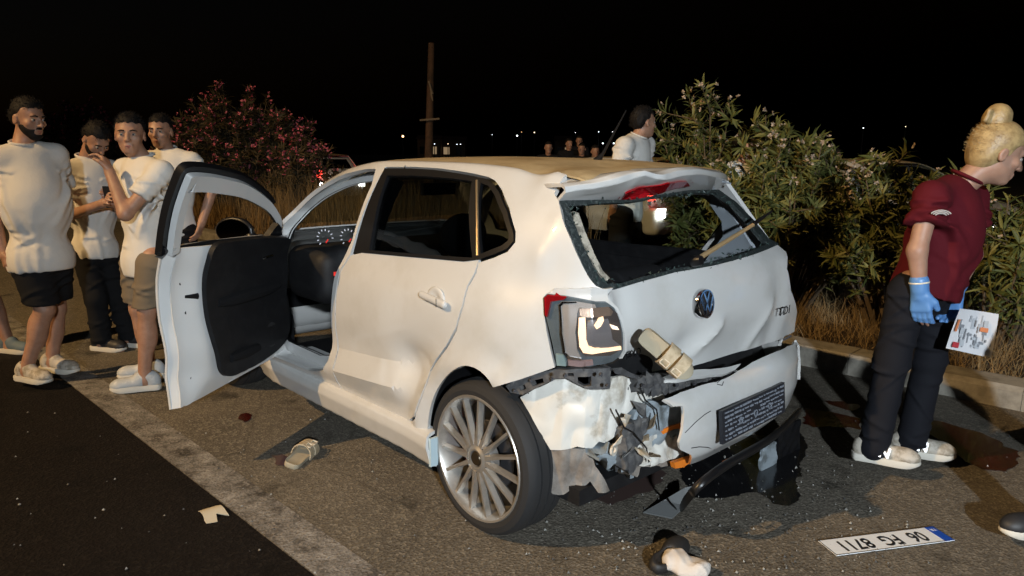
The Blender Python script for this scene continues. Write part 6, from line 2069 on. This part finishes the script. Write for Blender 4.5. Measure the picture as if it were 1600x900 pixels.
# dry grass: blades as one mass
def grass(name, pts, hmin, hmax, width, material, seed, lean=.35):
    r = np.random.default_rng(seed)
    n = len(pts)
    h = r.uniform(hmin, hmax, n)
    a = r.uniform(0, 2 * math.pi, n)
    side = np.stack([np.cos(a), np.sin(a), 0 * a], 1)
    ln = np.stack([r.normal(0, lean, n), r.normal(0, lean, n), np.ones(n)], 1); ln /= np.linalg.norm(ln, axis=1)[:, None]
    ln2 = ln + np.stack([r.normal(0, lean, n), r.normal(0, lean, n), r.normal(-.15, .2, n)], 1); ln2 /= np.linalg.norm(ln2, axis=1)[:, None]
    w = width * r.uniform(.6, 1.3, n)
    p1 = pts + ln * (h * .55)[:, None]
    p2 = p1 + ln2 * (h * .5)[:, None]
    V = np.stack([pts - side * w[:, None], pts + side * w[:, None], p1 + side * (w * .7)[:, None], p1 - side * (w * .7)[:, None], p2], 1).reshape(-1, 3)
    k = (np.arange(n) * 5)[:, None]
    return fast_mesh(name, V, k + np.array([3, 2, 4]), k + np.array([0, 1, 2, 3]), material)
rg = np.random.default_rng(12)
def scatter(n, s0, s1, t0, t1, z=.08):
    s_ = rg.uniform(s0, s1, n); t_ = rg.uniform(t0, t1, n)
    cl = np.sin(s_ * 4.1 + 1.3 * np.sin(t_ * 5)) * np.sin(t_ * 6.3 + s_) + rg.normal(0, .5, n)
    ok = cl > -.35
    return RD[None] * s_[ok][:, None] + RN[None] * t_[ok][:, None] + np.array([0, 0, z])
g1 = grass("dry_grass", scatter(26000, -5, 8, KERB - 1.5, KERB - .21), .10, .34, .0028, M_STRAW, 1, .5)
tag(g1, "dry brown grass growing along the kerb", "grass", kind="stuff")
g2 = grass("tall_dry_grass", scatter(16000, 4.6, 19, FAR_T + .2, KERB - .7), .45, 1.15, .004, M_STRAW, 2, .16)
tag(g2, "tall straw-coloured grass standing on the verge behind the car", "grass", kind="stuff")
g3 = grass("far_dry_grass", scatter(14000, 8, 34, FAR_T, KERB - .25), .25, .75, .008, M_STRAW2, 3, .3)
tag(g3, "dry grass along the verge further up the road", "grass", kind="stuff")


# ------------------------------------------------------------------ other vehicles beyond the verge
def copy_tree(o, parent, mirror=False):
    c = o.copy(); COL.objects.link(c); c.parent = parent
    for k in ("label", "category", "group"):
        if k in c: del c[k]
    for ch in list(o.children):
        copy_tree(ch, c)
    return c
wheel_src = [o for o in car.children if o.name.startswith("wheel") and o.type == 'EMPTY']
def parked_car(origin, heading, label, paint=None, tail=(1.0, .05, .03), tail_strength=6.0, white=0.0, group="cars beyond the verge"):
    r = empty("parked_car", (0, 0, 0), 0, label, "car", group)
    side = copy_tree(body_right, r)
    side2 = copy_tree(body_right, r); side2.scale = (1, -1, 1)
    for nm in ("roof", "windscreen", "bonnet", "front_bumper"):
        for o in [q for q in car.children if q.name.split('.')[0] == nm]:
            c = copy_tree(o, r)
            if nm == "roof":
                c.data = o.data
    for o in [q for q in car.children if q.name.startswith("front_wing")]:
        copy_tree(o, r)
    for o in wheel_src:
        copy_tree(o, r)
    flat = lambda y, z: hatch(y, z, False)
    tg = panel("tailgate", [(-.60, .60), (.60, .60), (.62, .80), (.60, 1.0), (.54, 1.32), (-.54, 1.32), (-.60, 1.0), (-.62, .80)], flat, [[(-.50, 1.0), (.50, 1.0), (.45, 1.28), (-.45, 1.28)]], .06, .02, False, M_PAINT, r, outward=(-1, 0, 0))
    panel("rear_window", [(-.51, .99), (.51, .99), (.46, 1.29), (-.46, 1.29)], lambda y, z: flat(y, z) + np.array([.01, 0, 0]), (), .1, .005, False, M_GLASS, tg, outward=(-1, 0, 0))
    bo = Field((-.75, -.9, .12), (-.2, .9, .75), .03); bo.box((-.45, 0, .42), (.16, .78, .22), .10, 0); bo.build("rear_bumper", M_PAINT, r)
    mt = mat("tail_glow_%d" % int(tail_strength * 10 + white * 100), (.5, .02, .02), .2, emit=tail, emit_strength=tail_strength)
    for s in (-1, 1):
        t = Field((-.55, s * .66 - .14, .7), (-.25, s * .66 + .14, 1.02), .016); t.box((-.40, s * .66, .86), (.055, .085, .11), .03, 0); t.build("tail_light", mt, r)
        if white:
            w_ = MB().box((-.62, s * .68, .56), (.03, .20, .16)); w_.build("reversing_light_glare", mat("reversing_glow", (.8, .8, .8), .2, emit=(1, .95, .9), emit_strength=white), r)  # oversized glowing box; the lamp's glare is built into it
    MB().box((.9, 0, .5), (2.4, 1.2, .5)).build("cabin_floor", M_BLACK, r)
    r.location = origin; r.rotation_euler = (0, 0, heading)
    return r
wp = on_z(940, 352, .305)
parked_car((wp[0] - .45, wp[1] - .80, .0), .04, "white hatchback standing beyond the verge, seen through the broken rear window", tail_strength=5.0, white=16.0)
parked_car((18.2, -8.6, 0), .10, "car with red tail lights glowing behind the pink oleander", tail_strength=12.0, white=16.0)

hq = verge_u(1335, KERB - 6.2)
fc = parked_car((hq[0] + .6, hq[1] - .4, 0), CAMW + .35, "white car with bright headlights facing the camera behind the oleanders", tail_strength=3.0)
for s in (-1, 1):
    MB().box((3.13, s * .52, .62), (.05, .26, .14)).build("headlight", mat("headlight_glow", (.9, .9, .9), .2, emit=(1, .97, .9), emit_strength=14.0), fc)
# ------------------------------------------------------------------ utility pole
pb = at_depth(668, 262, 24.0)
pr_ = empty("utility_pole", (pb[0], pb[1], 0), 0, "leaning wooden utility pole with a short crossbar", "pole")
ptop = at_depth(674, 68, 24.0) - np.array([pb[0], pb[1], 0]); pbt = np.array([0, 0, 0])
M_WOOD = mat("weathered_wood", (.16, .09, .05), .9, noise=(3, (.08, .05, .03), .4, .6), bump=(20, .5, .02))
MB().tube([tuple(pbt), tuple(ptop * .5), tuple(ptop)], [.15, .125, .10], 12).build("post", M_WOOD, pr_)
xb = at_depth(670.5, 187, 23.8) - np.array([pb[0], pb[1], 0])
MB().tube([tuple(xb - _R0 * .30 + np.array([0, 0, -.02])), tuple(xb + _R0 * .33 + np.array([0, 0, .03]))], [.03, .035], 6).build("crossbar", mat("pale_wood", (.30, .24, .16), .9), pr_)
rp_ = [at_depth(u, v, 23.8) - np.array([pb[0], pb[1], 0]) for u, v in ((670, 127), (673, 138), (675, 147), (674, 148), (676, 158))]
MB().tube([tuple(p) for p in rp_], [.025, .025, .05, .03, .02], 6).build("rope", mat("rope", (.34, .27, .18), .9), pr_)

# ------------------------------------------------------------------ far lights and houses
def far_light(u, v, D, color, strength, size, label):
    p = at_depth(u, v, D)
    r = empty("distant_lamp", (p[0], p[1], 0), 0, label, "lamp", "distant lamps on the horizon")
    MB().tube([(0, 0, 0), (0, 0, p[2])], [.09, .06], 6).build("post", M_DARKMETAL, r)
    MB().lathe([(1e-4, -size), (size * .7, -size * .7), (size, 0), (size * .7, size * .7), (1e-4, size)], 10, Matrix.Translation((0, 0, p[2]))).build("bulb", mat("far_glow_%02d%02d%02d_%d" % (color[0] * 10, color[1] * 10, color[2] * 10, int(strength)), (.5, .5, .5), .5, emit=color, emit_strength=strength), r)
W_ = (.85, .92, 1.0); O_ = (1, .55, .25); Y_ = (1, .8, .5)
lights = [(629.5, 213, O_, 5, .30, "flickering orange lamp left of the utility pole"), (679, 225, W_, 4, .12, "small white lamp just right of the utility pole"), (700, 225, Y_, 4, .11, "faint warm lamp second right of the utility pole"),
          (714, 225.6, W_, 4, .12, "left one of a close pair of white lamps"), (719.5, 225.6, W_, 4, .12, "right one of a close pair of white lamps"), (769, 210.6, W_, 3, .11, "lone faint lamp above the middle of the car roof"),
          (808, 212, W_, 5, .2, "brightest white lamp on the horizon above the roof"), (815, 206.5, O_, 3, .10, "faint orange lamp above the brightest white one"), (835, 207, Y_, 4, .14, "warm lamp left of the far onlookers"),
          (899, 207.5, W_, 3, .10, "small lamp right above the far onlookers"), (935.5, 206, W_, 4, .13, "white lamp over the car's aerial"), (942, 224, W_, 5, .18, "bright low lamp beside the car's aerial"), (959, 224, W_, 5, .18, "bright low lamp right of the car's aerial"),
          (957, 206, W_, 3, .11, "faint high lamp right of the car's aerial"), (1349, 200, W_, 5, .14, "white lamp in the dark sky gap between the oleanders"), (1415, 198, Y_, 4, .11, "lamp above the oleander behind the woman")]
for (u, v, c_, s_, z_, lb) in lights:
    far_light(u, v, 120.0, c_, s_, z_ * .62, lb)
def far_house(u0, u1, vtop, D, label, lit):
    a = at_depth(u0, vtop, D); b = at_depth(u1, vtop, D)
    w = np.linalg.norm((b - a)[:2]); c = (a + b) / 2
    r = empty("distant_house", (c[0], c[1], 0), math.atan2(_R0[1], _R0[0]), label, "house", "distant houses")
    h = a[2]
    MB().box((0, 0, h * .42), (w, 5, h * .84)).build("wall", mat("far_wall", (.30, .22, .15), .9), r, smooth=False)
    rf = MB().prism([(-3, h * .84), (3, h * .84), (0, h)], -w / 2 - .2, w / 2 + .2, Matrix.Rotation(math.pi / 2, 4, 'Z') @ Matrix.Rotation(math.pi / 2, 4, 'X'))
    rf.build("roof", mat("far_roof", (.16, .08, .05), .9), r, smooth=False)
    n = max(2, int(w / 3))
    for i in range(n):
        x = -w / 2 + (i + .5) * w / n
        m = mat("lit_far_window", (.6, .5, .3), .5, emit=(1, .7, .4), emit_strength=.25) if i in lit else mat("dark_far_window", (.02, .02, .025), .3)
        MB().box((x, -2.51, h * .45), (1.0, .06, 1.2)).build("window", m, r, smooth=False)
far_house(655, 688, 211, 125, "dim far house just left of the utility pole lamps", (1,))
far_house(690, 728, 213, 130, "dim far house with a lit window right of the utility pole", (0, 2))
far_house(868, 892, 212, 135, "dim far house above the onlookers", (1,))

# ------------------------------------------------------------------ on the ground
def blot(name, pix, z, material, label, cat, jag=.012, seed=0, step=.02, kind=None):
    r = np.random.default_rng(seed)
    poly = np.array([on_z(u, v, 0)[:2] for u, v in pix])
    poly = resample(poly, .05); poly = poly + r.normal(0, jag * .9, poly.shape)
    poly = smooth_poly(poly, 2)
    poly = resample(poly, step) 
    poly = poly + r.normal(0, jag * .18, poly.shape)
    V, T = triangulate(poly, (), .12)
    d = seg_dist(V, poly)
    P = np.stack([V[:, 0], V[:, 1], z + np.minimum(d, .03) * .06], 1)
    o = mesh_obj(name, P, T, material, None, True)
    return tag(o, label, cat, kind=kind)
M_BLOOD = mat("dark_blood", (.030, .0030, .0028), .25, coat=.5, noise=(14, (.050, .006, .005), .4, .7))
M_OIL = mat("spilled_fluid", (.010, .010, .011), .18, coat=.3)
blot("dark_stain", [(1445, 658), (1475, 660), (1500, 668), (1530, 676), (1560, 690), (1580, 704), (1596, 716), (1590, 728), (1566, 738), (1535, 735), (1510, 722), (1490, 708), (1470, 694), (1455, 680), (1425, 668)], .004, M_BLOOD, "large dark red stain on the asphalt beyond the woman's shoes", "stain", seed=1)
blot("dark_stain", [(1258, 640), (1290, 643), (1320, 650), (1345, 655), (1345, 672), (1300, 668), (1270, 668), (1256, 662)], .004, M_BLOOD, "dark streak between the bumper corner and the woman", "stain", seed=2)
blot("dark_stain", [(1290, 629), (1315, 627), (1342, 634), (1340, 643), (1318, 640)], .004, M_BLOOD, "thin dark streak nearer the kerb behind the woman", "stain", seed=3)
blot("fluid_puddle", [(1060, 735), (1120, 700), (1180, 680), (1240, 672), (1262, 690), (1250, 740), (1240, 790), (1205, 788), (1180, 770), (1130, 780), (1085, 778)], .0035, M_OIL, "glossy black fluid puddle under the broken rear bumper", "puddle", seed=4)
blot("dark_stain", [(372, 648), (388, 646), (396, 653), (384, 660), (370, 657)], .004, M_BLOOD, "small dark spot between the open door and the sandal", "stain", .008, 5, .01)
blot("dark_stain", [(426, 712), (444, 710), (456, 716), (452, 728), (436, 727)], .004, M_BLOOD, "small red spot under the edge of the lone sandal", "stain", .008, 6, .01)
blot("dark_stain", [(880, 742), (960, 735), (1020, 730), (1040, 740), (1010, 770), (950, 790), (900, 775)], .003, mat("reddish_smear", (.045, .026, .022), .7), "faint reddish smear on asphalt behind the rear wheel", "stain", seed=7)
# torn piece of body filler / paper
M_CREAM = mat("cream_plastic", (.52, .45, .33), .6)
deb = np.array([on_z(u, v, 0)[:2] for u, v in ((310, 803), (322, 797), (345, 797), (358, 806), (338, 807), (340, 815), (323, 818))])
V, T = triangulate(deb, (), .02)
o = mesh_obj("debris", np.stack([V[:, 0], V[:, 1], .012 + .012 * np.sin(V[:, 0] * 40)], 1), T, M_CREAM, None); solid(o, .004)
tag(o, "flat torn cream fragment lying on the dark asphalt", "debris")
rd_ = np.random.default_rng(31)
bits = MB()
for k in range(620):
    if k < 420: u, v = rd_.uniform(820, 1420), rd_.uniform(690, 890)
    else: u, v = rd_.uniform(20, 1580), rd_.uniform(640, 895)
    p = on_z(u, v, .004)
    s_ = rd_.uniform(.002, .008)
    a = rd_.uniform(0, 3.1)
    bits.add([p + np.array([math.cos(a) * s_, math.sin(a) * s_, 0]), p + np.array([-math.sin(a) * s_, math.cos(a) * s_, 0]), p + np.array([-math.cos(a) * s_ * .7, -math.sin(a) * s_, 0]), p + np.array([0, 0, s_ * .9])], [(0, 1, 3), (1, 2, 3), (2, 0, 3), (0, 2, 1)])
bo_ = bits.build("crash_fragments", mat("fragment_mix", (.30, .29, .26), .6, noise=(3, (.05, .05, .05), .45, .55)), None, smooth=False)
tag(bo_, "small scattered plastic and glass fragments on the road", "fragments", kind="stuff")

# registration plate lying upside down
pe = np.array([math.cos(-2.0759), math.sin(-2.0759), 0]); pn = np.array([math.sin(-2.0759), -math.cos(-2.0759), 0])
p0 = np.array([-.9206, -.1385, 0])
pcn = p0 + pe * .26 + pn * .055 + np.array([0, 0, .006])
PLM = frame_matrix(tuple(pcn), tuple(-pe), tuple(pn))          # letters read from the far side
plate = MB().box((0, 0, 0), (.52, .11, .003), PLM).build("registration_plate", mat("plate_white", (.74, .77, .80), .35), None, smooth=False)
tag(plate, "white registration plate with a blue end lying upside down on the road", "plate")
MB().box((-.239, 0, .002), (.042, .11, .0012), PLM).build("blue_band", mat("plate_blue", (.012, .07, .42), .4), plate, smooth=False)
M_INK = mat("plate_black", (.012, .012, .014), .4)
text_mesh("plate_lettering", "06  FG  8711", .098, M_INK, plate, PLM @ Matrix.Translation((.02, .0, .0022)), .0004, 0, .74, .0018)
text_mesh("country_letters", "TR", .022, mat("plate_print_white", (.7, .7, .72), .4), plate, PLM @ Matrix.Translation((-.239, -.03, .0030)), .0003)
rim_ = MB()
for (cx_, cy_, w_, h_) in ((0, .0535, .52, .002), (0, -.0535, .52, .002), (-.2588, 0, .002, .105), (.2588, 0, .002, .105)):
    rim_.box((cx_, cy_, .0022), (w_, h_, .0016), PLM)
rim_.build("plate_rim", M_INK, plate, smooth=False)

# sandals
M_SANDAL = mat("beige_sandal", (.46, .38, .26), .7, noise=(40, (.34, .27, .17), .45, .65))
M_SANDALSOLE = mat("sandal_footbed", (.36, .31, .22), .85)
def sandal(M, label, name="sandal", m1=M_SANDAL, m2=M_SANDALSOLE, buckles=True):
    r = empty(name, tuple(M.translation), 0, label, "sandal")
    L = Matrix.Translation(-M.translation) @ M
    out = [(-.125, -.030), (-.10, -.040), (-.02, -.036), (.06, -.048), (.105, -.044), (.135, -.018), (.135, .014), (.11, .040), (.05, .046), (-.03, .036), (-.10, .038), (-.128, .026)]
    sp = smooth_poly(out, 2)
    n = len(sp); mb = MB()
    rings = [(.97, 0), (1, .006), (1, .020), (.985, .027), (.90, .021), (.5, .019)]
    vs = [(x * s_, y * s_, z_) for s_, z_ in rings for x, y in sp]
    fs = [(i * n + j, i * n + (j + 1) % n, (i + 1) * n + (j + 1) % n, (i + 1) * n + j) for i in range(len(rings) - 1) for j in range(n)] + [tuple(range(n))[::-1], tuple(range((len(rings) - 1) * n, len(rings) * n))]
    mb.add(vs, fs, L); mb.build("footbed", m2, r)
    for x0, hgt in ((.012, .062), (.072, .052)):
        st_ = []
        for k, a in enumerate(np.linspace(0, math.pi, 11)):
            yy_ = -.049 * math.cos(a); zz = .012 + hgt * math.sin(a) ** .8
            st_.append([(x0 - .024, yy_, zz), (x0 + .024, yy_, zz - .006)])
        vs = [p for q in st_ for p in q]
        o = mesh_obj("strap", [tuple(L @ Vector(p)) for p in vs], [(2 * i, 2 * i + 1, 2 * i + 3, 2 * i + 2) for i in range(10)], m1, r); solid(o, .005, 0)
        if buckles:
            bm_ = MB()
            for dx_, dy_, w_, h_ in ((0, .012, .036, .004), (0, -.012, .036, .004), (.017, 0, .004, .026), (-.017, 0, .004, .026)):
                bm_.box((x0 + dx_, -.020 + dy_, .012 + hgt * .95), (w_, h_, .006), L @ Matrix.Rotation(0, 4, 'X'))
            bm_.build("buckle", mat("pale_buckle", (.60, .52, .40), .4), r, smooth=False)
    return r
sc_ = on_z(470, 717, .0)
sandal(frame_matrix(tuple(sc_ + np.array([0, 0, .005])), (.62, -.78, 0), (.78, .62, .12)) @ Matrix.Rotation(math.radians(10), 4, 'X'), "beige two-strap sandal lying alone on the asphalt by the front of the sill")
sb_ = on_x(1040, 551, -.56)
xa = on_x(1066, 575, -.60) - on_x(1012, 527, -.50)
sandal(frame_matrix(tuple(sb_), tuple(xa), tuple(np.array([-.45, -.35, .75]))) @ Matrix.Scale(.88, 4), "beige two-strap sandal caught on the crushed tailgate above the bumper")
# dark shoe and crumpled cloth at the bottom edge
bs_ = on_z(1042, 878, 0)
shf = Field((-.14, -.07, 0), (.14, .07, .10), .006)
shf.ell((.05, 0, .035), (.075, .045, .038), 0).ell((-.06, 0, .030), (.06, .038, .034), .03).ell((-.05, 0, .07), (.06, .028, .04), .01, 'sub').cut((0, 0, .004), (0, 0, -1))
sho_ = shf.build("shoe", mat("black_shoe", (.016, .015, .015), .6, bump=(80, .4, .003)), None)
sho_.location = bs_; sho_.rotation_euler = (.25, 0, math.atan2(_R0[1], _R0[0]) + .9)
tag(sho_, "single black shoe lying at the bottom edge of the picture", "shoe")
cl_ = on_z(1068, 893, 0)
cf = Field((-.12, -.12, -.01), (.12, .12, .12), .006)
cf.ell((0, 0, .025), (.085, .065, .035), 0).ell((.03, .02, .045), (.05, .045, .03), .03).ell((-.05, -.02, .03), (.05, .035, .03), .03).wrinkle(.035, 4, (40, 90), 6).cut((0, 0, .002), (0, 0, -1))
clo = cf.build("crumpled_cloth", mat("white_cloth", (.55, .50, .45), .9), None)
clo.location = cl_
tag(clo, "crumpled white cloth beside the black shoe", "cloth")
